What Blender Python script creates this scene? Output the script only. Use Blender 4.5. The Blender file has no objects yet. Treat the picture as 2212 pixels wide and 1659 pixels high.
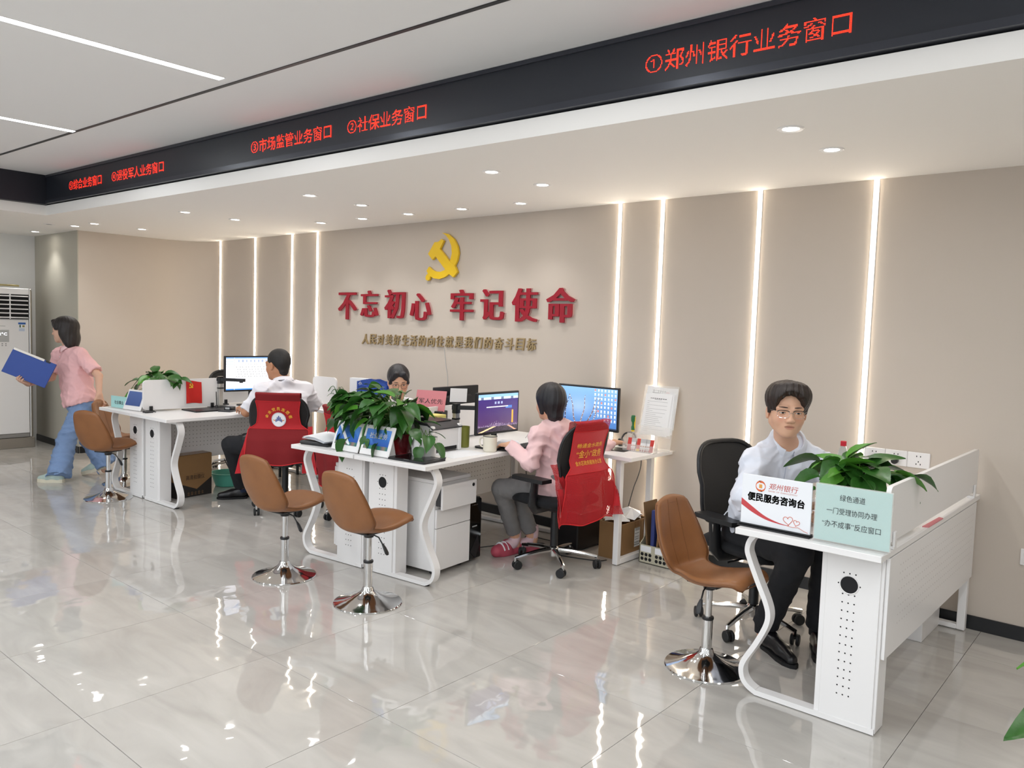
import bpy, math, random
import numpy as np
from mathutils import Vector, Matrix
random.seed(7); np.random.seed(7)
PI = math.pi
scene = bpy.context.scene
COL = scene.collection

# ------------------------------------------------------------------ camera
cam_d = bpy.data.cameras.new('camera')
cam_d.sensor_width = 36.0; cam_d.lens = 1711.1 / 2212.0 * 36.0; cam_d.clip_start = 0.05
cam = bpy.data.objects.new('camera', cam_d); COL.objects.link(cam)
cam.matrix_world = Matrix(((0.750905, -0.070409, 0.656646, 0.0),
                           (0.659656, 0.032483, -0.750865, 0.0),
                           (0.031537, 0.996989, 0.070837, 1.54738),
                           (0, 0, 0, 1)))
scene.camera = cam
# ------------------------------------------------------------------ world, lights, exposure
scene.view_settings.view_transform = 'Standard'; scene.view_settings.look = 'None'
scene.view_settings.gamma = 1.0; scene.view_settings.use_curve_mapping = False
scene.view_settings.exposure = 0.76
w = bpy.data.worlds.new('world'); scene.world = w; w.use_nodes = True
w.node_tree.nodes['Background'].inputs[0].default_value = (0.86, 0.93, 1.0, 1)
w.node_tree.nodes['Background'].inputs[1].default_value = 0.75
LIN_X = (-8.6, -6.06, -4.04, -2.02, 0.0, 2.02)      # linear ceiling lights of the hall
Z_LOW, Z_UP = 2.46, 2.82
LIN_POWER, DOWN_POWER = 38.0, 9.0
def soffit_y(x): return 2.745 + (x + 8.259) * 0.0352   # front edge of the lowered ceiling
def lamp(name, kind, loc, power, color, **kw):
    d = bpy.data.lights.new(name, kind); d.energy = power; d.color = color
    for k, v in kw.items(): setattr(d, k, v)
    o = bpy.data.objects.new(name, d); o.location = loc; COL.objects.link(o); return o
for x in LIN_X:
    y1 = 2.2 if x > -8.2 else -0.2
    lamp('linear_lamp', 'AREA', (x, (y1 - 5.6) / 2, Z_UP - 0.012), LIN_POWER, (0.93, 0.97, 1.0), shape='RECTANGLE', size=0.06, size_y=5.6 + y1)
DOWN = [(-1.448, 3.466), (-1.441, 3.954), (-3.244, 3.467), (-3.25, 3.951), (-3.861, 4.449), (-4.977, 3.399), (-5.014, 3.893),
        (-5.643, 4.394), (-5.05, 4.404), (-4.449, 4.425), (-6.757, 3.343), (-6.802, 3.84), (-6.242, 4.382), (-8.523, 3.749),
        (-8.508, 3.268), (-8.941, 3.242), (-10.025, 3.216),
        (.36, 3.50), (.36, 3.99), (2.15, 3.54), (2.15, 4.03)]  # unseen downlights continuing the rows, added to brighten the right side
for x, y in DOWN:
    lamp('downlight_lamp', 'SPOT', (x, y, Z_LOW - 0.014), DOWN_POWER, (1.0, 0.985, 0.965), spot_size=math.radians(105), spot_blend=0.8, shadow_soft_size=0.04)

# ------------------------------------------------------------------ helpers
def srgb(c):
    if isinstance(c, str):
        c = c.lstrip('#'); c = [int(c[i:i+2], 16) / 255 for i in (0, 2, 4)]
    return tuple(x / 12.92 if x <= 0.04045 else ((x + 0.055) / 1.055) ** 2.4 for x in c) + (1.0,)
MATS = {}
def mat(name, color, rough=0.5, metal=0.0, spec=None, noise=0.0, nscale=40, bump=0.0, bscale=200, trans=0.0, ior=None, alpha=1.0, emit=None, estr=0.0, coat=0.0, sheen=0.0, sub=0.0):
    if name in MATS: return MATS[name]
    m = bpy.data.materials.new(name); m.use_nodes = True; nt = m.node_tree; b = nt.nodes['Principled BSDF']
    col = srgb(color) if isinstance(color, str) else tuple(color) + (1,)
    b.inputs['Base Color'].default_value = col; b.inputs['Roughness'].default_value = rough; b.inputs['Metallic'].default_value = metal
    if spec is not None: b.inputs['Specular IOR Level'].default_value = spec
    if trans: b.inputs['Transmission Weight'].default_value = trans
    if ior: b.inputs['IOR'].default_value = ior
    if alpha < 1: b.inputs['Alpha'].default_value = alpha
    if coat: b.inputs['Coat Weight'].default_value = coat
    if sheen: b.inputs['Sheen Weight'].default_value = sheen
    if sub: b.inputs['Subsurface Weight'].default_value = sub; b.inputs['Subsurface Scale'].default_value = 0.01
    if emit:
        b.inputs['Emission Color'].default_value = srgb(emit); b.inputs['Emission Strength'].default_value = estr
    if noise or bump:
        tc = nt.nodes.new('ShaderNodeTexCoord')
    if noise:
        n = nt.nodes.new('ShaderNodeTexNoise'); n.inputs['Scale'].default_value = nscale; n.inputs['Detail'].default_value = 4
        nt.links.new(tc.outputs['Object'], n.inputs['Vector'])
        mr = nt.nodes.new('ShaderNodeMapRange'); mr.inputs['To Min'].default_value = 1 - noise; mr.inputs['To Max'].default_value = 1 + noise
        nt.links.new(n.outputs['Fac'], mr.inputs['Value'])
        mx = nt.nodes.new('ShaderNodeVectorMath'); mx.operation = 'SCALE'; mx.inputs[0].default_value = col[:3]
        nt.links.new(mr.outputs[0], mx.inputs['Scale']); nt.links.new(mx.outputs[0], b.inputs['Base Color'])
    if bump:
        n2 = nt.nodes.new('ShaderNodeTexNoise'); n2.inputs['Scale'].default_value = bscale; n2.inputs['Detail'].default_value = 3
        nt.links.new(tc.outputs['Object'], n2.inputs['Vector'])
        bp = nt.nodes.new('ShaderNodeBump'); bp.inputs['Strength'].default_value = bump; bp.inputs['Distance'].default_value = 0.01
        nt.links.new(n2.outputs['Fac'], bp.inputs['Height']); nt.links.new(bp.outputs[0], b.inputs['Normal'])
    MATS[name] = m; return m
def emat(name, color, strength):
    if name in MATS: return MATS[name]
    m = bpy.data.materials.new(name); m.use_nodes = True; nt = m.node_tree; nt.nodes.clear()
    e = nt.nodes.new('ShaderNodeEmission'); e.inputs[0].default_value = srgb(color); e.inputs[1].default_value = strength
    o = nt.nodes.new('ShaderNodeOutputMaterial'); nt.links.new(e.outputs[0], o.inputs[0]); MATS[name] = m; return m
def colmat(name, rough=0.6, emit=0.0, sub=0.0, spec=0.5, bump=0.0):
    """material that takes its colours from the mesh's own colour attribute 'Col'"""
    if name in MATS: return MATS[name]
    m = bpy.data.materials.new(name); m.use_nodes = True; nt = m.node_tree; b = nt.nodes['Principled BSDF']
    a = nt.nodes.new('ShaderNodeAttribute'); a.attribute_name = 'Col'
    b.inputs['Roughness'].default_value = rough; b.inputs['Specular IOR Level'].default_value = spec
    if emit:
        b.inputs['Base Color'].default_value = (0.01, 0.01, 0.01, 1)
        nt.links.new(a.outputs['Color'], b.inputs['Emission Color']); b.inputs['Emission Strength'].default_value = emit
    else:
        nt.links.new(a.outputs['Color'], b.inputs['Base Color'])
    if sub: b.inputs['Subsurface Weight'].default_value = sub; b.inputs['Subsurface Scale'].default_value = 0.008; b.inputs['Subsurface Radius'].default_value = (1.0, .35, .2)
    MATS[name] = m; return m

def link(o, parent=None):
    COL.objects.link(o)
    if parent is not None: o.parent = parent
    return o
def tag(o, label=None, cat=None, group=None, kind=None):
    if label: o['label'] = label
    if cat: o['category'] = cat
    if group: o['group'] = group
    if kind: o['kind'] = kind
    return o
def thing(name, label, cat, loc=(0, 0, 0), rz=0.0, group=None):
    o = bpy.data.objects.new(name, None); o.empty_display_size = 0.1
    o.location = loc; o.rotation_euler = (0, 0, rz); COL.objects.link(o)
    return tag(o, label, cat, group)
def copy_tree(o, parent=None):
    c = o.copy(); COL.objects.link(c)
    if parent is not None: c.parent = parent
    for ch in list(o.children): copy_tree(ch, c)
    return c
def mesh_obj(name, me, m, parent=None, loc=(0, 0, 0)):
    o = bpy.data.objects.new(name, me); o.location = loc
    for mm in (m if isinstance(m, (list, tuple)) else [m]): me.materials.append(mm)
    return link(o, parent)

class G:
    """collects polygons and links them as ONE mesh object"""
    def __init__(s): s.v = []; s.f = []; s.mi = []; s.m = 0
    def add(s, vs, fs):
        b = len(s.v); s.v += [tuple(float(t) for t in x) for x in vs]
        for f in fs: s.f.append(tuple(b + i for i in f)); s.mi.append(s.m)
        return s
    def box(s, x0, y0, z0, x1, y1, z1, bev=0.0):
        return s.obox(((x0+x1)/2, (y0+y1)/2, (z0+z1)/2), (abs(x1-x0)/2, abs(y1-y0)/2, abs(z1-z0)/2), None, bev)
    def obox(s, c, h, R=None, bev=0.0):
        c = np.array(c, float); hx, hy, hz = h
        bev = min(bev, hx * .95, hy * .95, hz * .95)
        vs = []; idx = {}
        if bev <= 0:
            vs = [(sx*hx, sy*hy, sz*hz) for sx in (-1, 1) for sy in (-1, 1) for sz in (-1, 1)]
            fs = [(0, 1, 3, 2), (4, 6, 7, 5), (0, 4, 5, 1), (2, 3, 7, 6), (0, 2, 6, 4), (1, 5, 7, 3)]
        else:
            h_ = (hx, hy, hz); fs = []
            def V(ax, sg):
                k = (ax, sg)
                if k not in idx:
                    idx[k] = len(vs); vs.append(tuple(sg[i] * (h_[i] - (0 if i == ax else bev)) for i in range(3)))
                return idx[k]
            S = (-1, 1)
            for ax in range(3):
                a, b = (ax + 1) % 3, (ax + 2) % 3
                for sg in S:
                    q = []
                    for (p, r) in ((-1, -1), (1, -1), (1, 1), (-1, 1)):
                        t = [0, 0, 0]; t[ax] = sg; t[a] = p; t[b] = r; q.append(V(ax, tuple(t)))
                    fs.append(tuple(q if sg > 0 else q[::-1]))
            for ax in range(3):          # edges along ax
                a, b = (ax + 1) % 3, (ax + 2) % 3
                for p in S:
                    for r in S:
                        t0 = [0, 0, 0]; t0[a] = p; t0[b] = r; t1 = list(t0); t0[ax] = -1; t1[ax] = 1
                        q = [V(a, tuple(t0)), V(b, tuple(t0)), V(b, tuple(t1)), V(a, tuple(t1))]
                        fs.append(tuple(q if p * r < 0 else q[::-1]))
            for sx in S:
                for sy in S:
                    for sz in S:
                        t = (sx, sy, sz); q = [V(0, t), V(1, t), V(2, t)]
                        fs.append(tuple(q if sx * sy * sz > 0 else q[::-1]))
        A = np.array(vs)
        if R is not None: A = A @ np.array(R, float).T
        return s.add(A + c, fs)
    def tube(s, pts, r, n=10, caps=True, closed=False, flat=None):
        P = [np.array(p, float) for p in pts]; N = len(P)
        rr = [r] * N if np.isscalar(r) else list(r)
        T = []
        for i in range(N):
            if closed: t = P[(i+1) % N] - P[i-1]
            else: t = P[min(i+1, N-1)] - P[max(i-1, 0)]
            T.append(t / (np.linalg.norm(t) + 1e-12))
        up = np.array((0, 0, 1.0)) if abs(T[0][2]) < .9 else np.array((1.0, 0, 0))
        u = np.cross(T[0], up); u /= np.linalg.norm(u)
        vs = []
        for i in range(N):
            u = u - T[i] * (u @ T[i]); u /= np.linalg.norm(u); w_ = np.cross(T[i], u)
            for k in range(n):
                a = 2 * PI * k / n
                vs.append(P[i] + rr[i] * (u * math.cos(a) + w_ * math.sin(a) * (flat or 1)))
        fs = []
        for i in range(N if closed else N - 1):
            j = (i + 1) % N
            for k in range(n):
                l = (k + 1) % n; fs.append((i*n+k, i*n+l, j*n+l, j*n+k))
        if caps and not closed:
            fs.append(tuple(range(n))[::-1]); fs.append(tuple((N-1)*n + k for k in range(n)))
        return s.add(vs, fs)
    def cyl(s, a, b, r0, r1=None, n=16): return s.tube([a, b], [r0, r0 if r1 is None else r1], n)
    def lathe(s, prof, n=24, c=(0, 0, 0), R=None, closed=False):
        vs = []; fs = []; M = len(prof)
        for i, (r, z) in enumerate(prof):
            for k in range(n):
                a = 2 * PI * k / n; vs.append((r * math.cos(a), r * math.sin(a), z))
        for i in range(M - 1):
            for k in range(n):
                l = (k + 1) % n; fs.append((i*n+k, i*n+l, (i+1)*n+l, (i+1)*n+k))
        if not closed:
            if prof[0][0] > 1e-6: fs.append(tuple(range(n))[::-1])
            if prof[-1][0] > 1e-6: fs.append(tuple((M-1)*n + k for k in range(n)))
        A = np.array(vs)
        if R is not None: A = A @ np.array(R, float).T
        return s.add(A + np.array(c), fs)
    def prism(s, poly, d0, d1, plane='xz'):
        """extrude a 2-D outline; plane 'xz' runs along y, 'xy' along z, 'yz' along x"""
        def m(p, d): return {'xz': (p[0], d, p[1]), 'xy': (p[0], p[1], d), 'yz': (d, p[0], p[1])}[plane]
        n = len(poly); vs = [m(p, d0) for p in poly] + [m(p, d1) for p in poly]
        fs = [tuple(range(n)), tuple(range(n, 2*n))[::-1]]
        for i in range(n):
            j = (i + 1) % n; fs.append((j, i, n+i, n+j))
        return s.add(vs, fs)
    def ring(s, outer, inner, d0, d1, plane='xz'):
        """flat bar bent along a closed outline"""
        def m(p, d): return {'xz': (p[0], d, p[1]), 'xy': (p[0], p[1], d), 'yz': (d, p[0], p[1])}[plane]
        n = len(outer); vs = [m(p, d0) for p in outer] + [m(p, d0) for p in inner] + [m(p, d1) for p in outer] + [m(p, d1) for p in inner]
        fs = []
        for i in range(n):
            j = (i + 1) % n
            fs += [(i, j, n+j, n+i), (2*n+j, 2*n+i, 3*n+i, 3*n+j), (i, 2*n+i, 2*n+j, j), (n+j, 3*n+j, 3*n+i, n+i)]
        return s.add(vs, fs)
    def sheet(s, fn, nu, nv, th=0.0):
        """surface fn(u,v) for u,v in 0..1; with th it becomes a closed shell of that thickness"""
        A = np.array([[fn(i / nu, j / nv) for j in range(nv + 1)] for i in range(nu + 1)], float)
        W = nv + 1
        if not th:
            return s.add(A.reshape(-1, 3), [(i*W+j, (i+1)*W+j, (i+1)*W+j+1, i*W+j+1) for i in range(nu) for j in range(nv)])
        du = np.gradient(A, axis=0); dv = np.gradient(A, axis=1); N = np.cross(du, dv); N /= (np.linalg.norm(N, axis=2, keepdims=True) + 1e-12)
        B = A - N * th; K = (nu + 1) * W
        fs = [(i*W+j, (i+1)*W+j, (i+1)*W+j+1, i*W+j+1) for i in range(nu) for j in range(nv)]
        fs += [tuple(K + t for t in f[::-1]) for f in fs]
        for i in range(nu):
            fs += [((i+1)*W, i*W, K+i*W, K+(i+1)*W), (i*W+nv, (i+1)*W+nv, K+(i+1)*W+nv, K+i*W+nv)]
        for j in range(nv):
            fs += [(j, j+1, K+j+1, K+j), (nu*W+j+1, nu*W+j, K+nu*W+j, K+nu*W+j+1)]
        return s.add(np.concatenate([A.reshape(-1, 3), B.reshape(-1, 3)]), fs)
    def mesh(s, name, smooth=35):
        me = bpy.data.meshes.new(name); me.from_pydata(s.v, [], s.f)
        me.polygons.foreach_set('material_index', s.mi)
        if smooth:
            me.polygons.foreach_set('use_smooth', [True] * len(s.f)); me.update()
            me.set_sharp_from_angle(angle=math.radians(smooth))
        me.update(); return me
    def build(s, name, m, parent=None, loc=(0, 0, 0), smooth=35):
        return mesh_obj(name, s.mesh(name, smooth), m, parent, loc)

def fast_mesh(name, V, F, smooth=True):
    me = bpy.data.meshes.new(name); F = np.asarray(F, np.int32); k = F.shape[1]
    me.vertices.add(len(V)); me.vertices.foreach_set('co', np.asarray(V, np.float32).ravel())
    me.loops.add(F.size); me.loops.foreach_set('vertex_index', F.ravel())
    me.polygons.add(len(F)); me.polygons.foreach_set('loop_start', np.arange(0, F.size, k, dtype=np.int32))
    me.update(calc_edges=True)
    if smooth: me.polygons.foreach_set('use_smooth', np.ones(len(F), bool))
    return me
def vert_col(me, C):
    a = me.color_attributes.new('Col', 'FLOAT_COLOR', 'POINT')
    C = np.asarray(C, np.float32)
    if C.shape[1] == 3: C = np.c_[C, np.ones(len(C), np.float32)]
    a.data.foreach_set('color', C.ravel())
def lin(c): return np.array(srgb(c)[:3])
def panel(name, w_, h_, nx, ny, fn, m, parent=None, th=0.0015, x_axis=(1, 0, 0), z_axis=(0, 0, 1), origin=(0, 0, 0)):
    """thin printed or lit sheet: fn(u,v)->sRGB colours, u right, v up; faces -cross(x,z)"""
    X = np.array(x_axis, float); Z = np.array(z_axis, float); O = np.array(origin, float); Nn = np.cross(X, Z)
    us = np.linspace(0, 1, nx + 1); vs = np.linspace(0, 1, ny + 1)
    U, V_ = np.meshgrid(us, vs, indexing='ij')
    # cells do not share vertices so that every cell keeps its own flat colour
    u0, v0 = np.meshgrid(us[:-1], vs[:-1], indexing='ij'); u1, v1 = np.meshgrid(us[1:], vs[1:], indexing='ij')
    cu = ((u0 + u1) / 2).ravel(); cv = ((v0 + v1) / 2).ravel()
    C = fn(cu, cv)
    C = np.where(C <= 0.04045, C / 12.92, ((np.clip(C, 0, 1) + 0.055) / 1.055) ** 2.4)
    q = np.stack([np.stack([u0, v0], -1), np.stack([u1, v0], -1), np.stack([u1, v1], -1), np.stack([u0, v1], -1)], 2).reshape(-1, 2)
    P = O + np.outer((q[:, 0] - .5) * w_, X) + np.outer(q[:, 1] * h_, Z) + Nn * th
    n = len(cu); F = np.arange(4 * n).reshape(n, 4)
    corner = np.array([O + (sx - .5) * w_ * X + sz * h_ * Z for sx, sz in ((0, 0), (1, 0), (1, 1), (0, 1))])
    P = np.concatenate([P, corner, corner + Nn * th]); b = 4 * n
    F = np.concatenate([F, np.array([[b+3, b+2, b+1, b], [b, b+1, b+5, b+4], [b+1, b+2, b+6, b+5], [b+2, b+3, b+7, b+6], [b+3, b, b+4, b+7]])])
    C = np.concatenate([np.repeat(C, 4, 0), np.repeat(C.mean(0)[None], 8, 0)])
    me = fast_mesh(name, P, F, False); vert_col(me, C)
    return mesh_obj(name, me, m, parent)

_txt = {}
def text_geo(s, size=1.0, extrude=0.0, offset=0.0, res=2, shear=0.0):
    """vertices and polygons of a line of writing, origin at the left end of the baseline"""
    k = (s, extrude, offset, res, shear)
    if k not in _txt:
        c = bpy.data.curves.new('writing', 'FONT'); c.body = s; c.size = 1.0; c.extrude = extrude; c.offset = offset; c.resolution_u = res; c.shear = shear
        o = bpy.data.objects.new('writing', c); me = bpy.data.meshes.new_from_object(o)
        V = np.array([v.co[:] for v in me.vertices]).reshape(-1, 3); F = [tuple(p.vertices) for p in me.polygons]
        bpy.data.objects.remove(o); bpy.data.curves.remove(c); bpy.data.meshes.remove(me)
        _txt[k] = (V, F)
    V, F = _txt[k]
    return V * np.array((size, size, 1.0)), F
def write(g, s, x0, x1, z0, z1, place, depth=0.0, offset=0.0, res=2, shear=0.0, fit=True):
    """put writing into G g so that it fills x0..x1, z0..z1 of a flat frame; place(x,z,d)->3-D point"""
    V, F = text_geo(s, 1.0, depth / 2 if depth else 0.0, offset, res, shear)
    a = V.min(0); b = V.max(0)
    sx = (x1 - x0) / (b[0] - a[0]); sz = (z1 - z0) / (b[1] - a[1]) if fit else sx
    pts = [place(x0 + (v[0] - a[0]) * sx, z0 + (v[1] - a[1]) * sz, v[2]) for v in V]
    return g.add(pts, F)
def write_bold(g, s, x0, x1, z0, z1, place, w_, **kw):
    """heavy lettering: the strokes widened by w_ on every side"""
    for i, (dx, dz) in enumerate(((0, 0), (w_, 0), (-w_, 0), (0, w_), (0, -w_), (w_ * .7, w_ * .7), (-w_ * .7, w_ * .7), (w_ * .7, -w_ * .7), (-w_ * .7, -w_ * .7))):
        write(g, s, x0 + w_ + dx, x1 - w_ + dx, z0 + w_ + dz, z1 - w_ + dz, place, **kw)
# ------------------------------------------------------------------ materials
WALL = mat('wall_paint', '#c9beb2', 0.75, noise=0.02, nscale=3, bump=0.03, bscale=300)
SHADEWALL = mat('shaded_wall_paint', '#b9b4a6', 0.75, bump=0.03, bscale=300)  # wall paint greyed to put the pillar's cooler, shaded light into its colour
WHITEWALL = mat('white_wall_paint', '#e8e8e6', 0.8)
CEIL = mat('ceiling_paint', '#ececec', 0.85)
LOWCEIL = mat('low_ceiling_paint', '#f5f2ee', 0.8)
LAM = mat('white_laminate', '#eeeceb', 0.35, bump=0.02, bscale=600)
WMETAL = mat('white_metal', '#edebea', 0.3)
CHROME = mat('chrome', '#d8d8d8', 0.08, 1.0)
STEEL = mat('brushed_steel', '#c4bfb8', 0.28, 1.0)
BLK = mat('black_plastic', '#17181b', 0.38)
BLKGLOSS = mat('black_gloss', '#0b0c0e', 0.12)
BLKCLOTH = mat('black_fabric', '#121317', 0.9, bump=0.15, bscale=700)
MESHBLK = mat('black_mesh', '#1b1a1a', 0.8, bump=0.2, bscale=500)
RUBBER = mat('rubber', '#1c1d1f', 0.6)
HOLE = mat('dark_hole', '#1a1a1c', 0.9)
GREYHOLE = mat('grey_hole', '#6e6e70', 0.8)
LEATHER = mat('brown_leather', '#8a5a34', 0.42, noise=0.22, nscale=9, bump=0.06, bscale=260)
SEAM = mat('brown_seam', '#714624', 0.6)
RED = mat('red_cloth', '#c4202a', 0.8, noise=0.08, nscale=14, bump=0.08, bscale=60, sheen=.2)
GOLD = mat('gold_print', '#f0b63a', 0.5)
CRED = mat('crimson_acrylic', '#9c1a2b', 0.25)
CREDSIDE = mat('crimson_side', '#c9a3a0', 0.3)
BRONZE = mat('bronze_letter', '#b39c74', 0.3, 0.45)
YEL = mat('yellow_acrylic', '#edc423', 0.28)
LEAF = mat('pothos_leaf', '#2f5f22', 0.35, noise=0.35, nscale=14, bump=0.05, bscale=40)
LEAF2 = mat('pothos_leaf_light', '#4f8a2c', 0.35, noise=0.3, nscale=14)
STEM = mat('plant_stem', '#5b7a35', 0.5)
SOIL = mat('soil', '#2c211a', 0.95)
PAPER = mat('white_paper', '#eef0f4', 0.7)
CARD = mat('cardboard', '#8f6c45', 0.8, noise=0.05, nscale=20)
CARDBLK = mat('cardboard_black_print', '#26221f', 0.7)
TEAL = mat('teal_plastic', '#5fb9a4', 0.4)
AQUA = mat('aqua_card', '#a9d9d6', 0.5)
BLUE = mat('blue_plastic', '#24489c', 0.4)
NAVY = mat('navy_folder', '#2f3c78', 0.5)
PINKC = mat('pink_card', '#d88389', 0.6)
CREAM = mat('cream_enamel', '#e9e3d2', 0.25, coat=.3)
ACRYL = mat('clear_acrylic', '#f4f2ee', 0.06, trans=1.0, ior=1.3)
INK = mat('black_ink', '#1a1a1d', 0.6)
INKRED = mat('red_ink', '#c2402f', 0.6)
REDPLAST = mat('red_plastic', '#c61f33', 0.35)
GREENPLAST = mat('green_plastic', '#1e6a3a', 0.35)
OLIVE = mat('olive_plastic', '#7d8032', 0.4)
YELPAPER = mat('yellow_paper', '#e0d27a', 0.6)
SILVER = mat('silver_paint', '#b9b6b0', 0.25, 0.6)
GREYPLAST = mat('grey_plastic', '#b6b7b6', 0.4)
BEIGEPLAST = mat('beige_plastic', '#bdb9a4', 0.5)
LIT = emat('linear_light_glow', '#f2f8ff', 7.0)
DOWNLIT = emat('downlight_glow', '#fffaf2', 18.0)
STRIPLIT = emat('warm_strip_glow', '#fff1dc', 11.0)
LEDRED = emat('led_red', '#ff2a18', 4.0)
PRINT = colmat('printed_sheet', 0.6)
SCREEN = colmat('lit_screen', 0.25, emit=1.0)
SKIN = colmat('skin', 0.5, sub=0.12, spec=0.35)
DYED = colmat('dyed_cloth', 0.85, spec=0.25)
# polished floor tile: marbled porcelain with a faint waviness in its polish
m = bpy.data.materials.new('polished_tile'); m.use_nodes = True; nt = m.node_tree; b = nt.nodes['Principled BSDF']; MATS['polished_tile'] = m; TILE = m
g_ = nt.nodes.new('ShaderNodeNewGeometry')
n1 = nt.nodes.new('ShaderNodeTexNoise'); n1.inputs['Scale'].default_value = 2.2; n1.inputs['Detail'].default_value = 6; n1.inputs['Distortion'].default_value = 1.2
mp = nt.nodes.new('ShaderNodeMapping'); mp.inputs['Rotation'].default_value = (0, 0, 0.6); mp.inputs['Scale'].default_value = (.7, 2.4, 1)
inf = nt.nodes.new('ShaderNodeObjectInfo'); vm = nt.nodes.new('ShaderNodeVectorMath'); vm.operation = 'MULTIPLY_ADD'; vm.inputs[1].default_value = (37, 37, 0)
cmb = nt.nodes.new('ShaderNodeCombineXYZ'); nt.links.new(inf.outputs['Random'], cmb.inputs[0]); nt.links.new(inf.outputs['Random'], cmb.inputs[1])
nt.links.new(cmb.outputs[0], vm.inputs[0]); nt.links.new(g_.outputs['Position'], vm.inputs[2])
nt.links.new(vm.outputs[0], mp.inputs['Vector']); nt.links.new(mp.outputs[0], n1.inputs['Vector'])
cr = nt.nodes.new('ShaderNodeValToRGB'); el = cr.color_ramp.elements
el[0].position = .3; el[0].color = srgb('#b3afa9'); el[1].position = .7; el[1].color = srgb('#c6c2bc')
e2 = el.new(.5); e2.color = srgb('#bdb9b3')
nt.links.new(n1.outputs['Fac'], cr.inputs[0]); nt.links.new(cr.outputs[0], b.inputs['Base Color'])
b.inputs['Roughness'].default_value = 0.03; b.inputs['IOR'].default_value = 2.0
n2 = nt.nodes.new('ShaderNodeTexNoise'); n2.inputs['Scale'].default_value = 7; n2.inputs['Detail'].default_value = 1
nt.links.new(g_.outputs['Position'], n2.inputs['Vector'])
bp = nt.nodes.new('ShaderNodeBump'); bp.inputs['Strength'].default_value = .15; bp.inputs['Distance'].default_value = .012
nt.links.new(n2.outputs['Fac'], bp.inputs['Height']); nt.links.new(bp.outputs[0], b.inputs['Normal'])
# red safety-vest netting: woven threads with real gaps
def netting(name, color, scale, gap):
    m = bpy.data.materials.new(name); m.use_nodes = True; nt = m.node_tree; b = nt.nodes['Principled BSDF']
    b.inputs['Base Color'].default_value = srgb(color); b.inputs['Roughness'].default_value = .8
    tc = nt.nodes.new('ShaderNodeTexCoord'); vo = nt.nodes.new('ShaderNodeTexVoronoi'); vo.inputs['Scale'].default_value = scale; vo.inputs['Randomness'].default_value = .12; vo.voronoi_dimensions = '2D'
    sx_ = nt.nodes.new('ShaderNodeSeparateXYZ'); cx_ = nt.nodes.new('ShaderNodeCombineXYZ'); nt.links.new(tc.outputs['Object'], sx_.inputs[0])
    nt.links.new(sx_.outputs[0], cx_.inputs[0]); nt.links.new(sx_.outputs[2], cx_.inputs[1]); nt.links.new(cx_.outputs[0], vo.inputs['Vector'])
    lt = nt.nodes.new('ShaderNodeMath'); lt.operation = 'GREATER_THAN'; lt.inputs[1].default_value = gap
    nt.links.new(vo.outputs['Distance'], lt.inputs[0]); nt.links.new(lt.outputs[0], b.inputs['Alpha'])
    MATS[name] = m; return m
REDNET = netting('red_net_cloth', '#c41f28', 200, 0.36)
# ------------------------------------------------------------------ the room
def struct(name, g, m, parent=None, smooth=30, **kw):
    o = g.build(name, m, parent, smooth=smooth, **kw)
    if parent is None: o['kind'] = 'structure'
    return o
# floor: grout bed with single polished tiles, turned one degree to the back wall like the tiling in the hall
g = G(); g.box(-11.5, -6.2, -0.14, 4.3, 5.0, -0.006)
floor = struct('floor', g, mat('grout', '#57524b', .9))
th = math.radians(91.0); ux, uy = math.cos(th), math.sin(th)
g = G(); g.box(-.3989, -.3989, -.012, .3989, .3989, 0, .0004); tile_me = g.mesh('floor_tile', 30); tile_me.materials.append(TILE)
def clip_tile(poly, X0, X1, Y0, Y1):
    def cl(P, ax, v, keep_less):
        out = []
        for i in range(len(P)):
            a, b = P[i], P[(i + 1) % len(P)]
            ia = (a[ax] <= v) == keep_less or a[ax] == v; ib = (b[ax] <= v) == keep_less or b[ax] == v
            if ia: out.append(a)
            if ia != ib:
                t = (v - a[ax]) / (b[ax] - a[ax]); out.append((a[0] + t * (b[0] - a[0]), a[1] + t * (b[1] - a[1])))
        return out
    for ax, v, k in ((0, X1, True), (0, X0, False), (1, Y1, True), (1, Y0, False)):
        poly = cl(poly, ax, v, k)
        if len(poly) < 3: return None
    return poly
nt_ = 0
for i in range(-12, 7):
    for j in range(-12, 12):
        cx_ = -3.1456 + .8 * ((i + .5) * ux + (j + .5) * uy); cy_ = 1.1524 + .8 * ((i + .5) * uy - (j + .5) * ux)
        if cx_ < -11.6 or cx_ > 4.0 or cy_ < -4.2 or cy_ > 5.3: continue
        R2 = [(cx_ + sx * .3988 * uy + sy * .3988 * ux, cy_ - sx * .3988 * ux + sy * .3988 * uy) for sx, sy in ((-1, -1), (1, -1), (1, 1), (-1, 1))]
        inside = all(-11.4 < p[0] < 4.2 and p[1] < 4.86 for p in R2)
        if inside:
            o = bpy.data.objects.new('floor_tile', tile_me); o.location = (cx_, cy_, 0); o.rotation_euler = (0, 0, th - PI / 2); link(o, floor)
        else:
            P = clip_tile(R2, -11.4, 4.2, -6, 4.86)
            if not P: continue
            g = G(); g.prism(P[::-1], -.012, 0, 'xy'); g.build('floor_tile', TILE, floor, smooth=0)
        nt_ += 1

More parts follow.
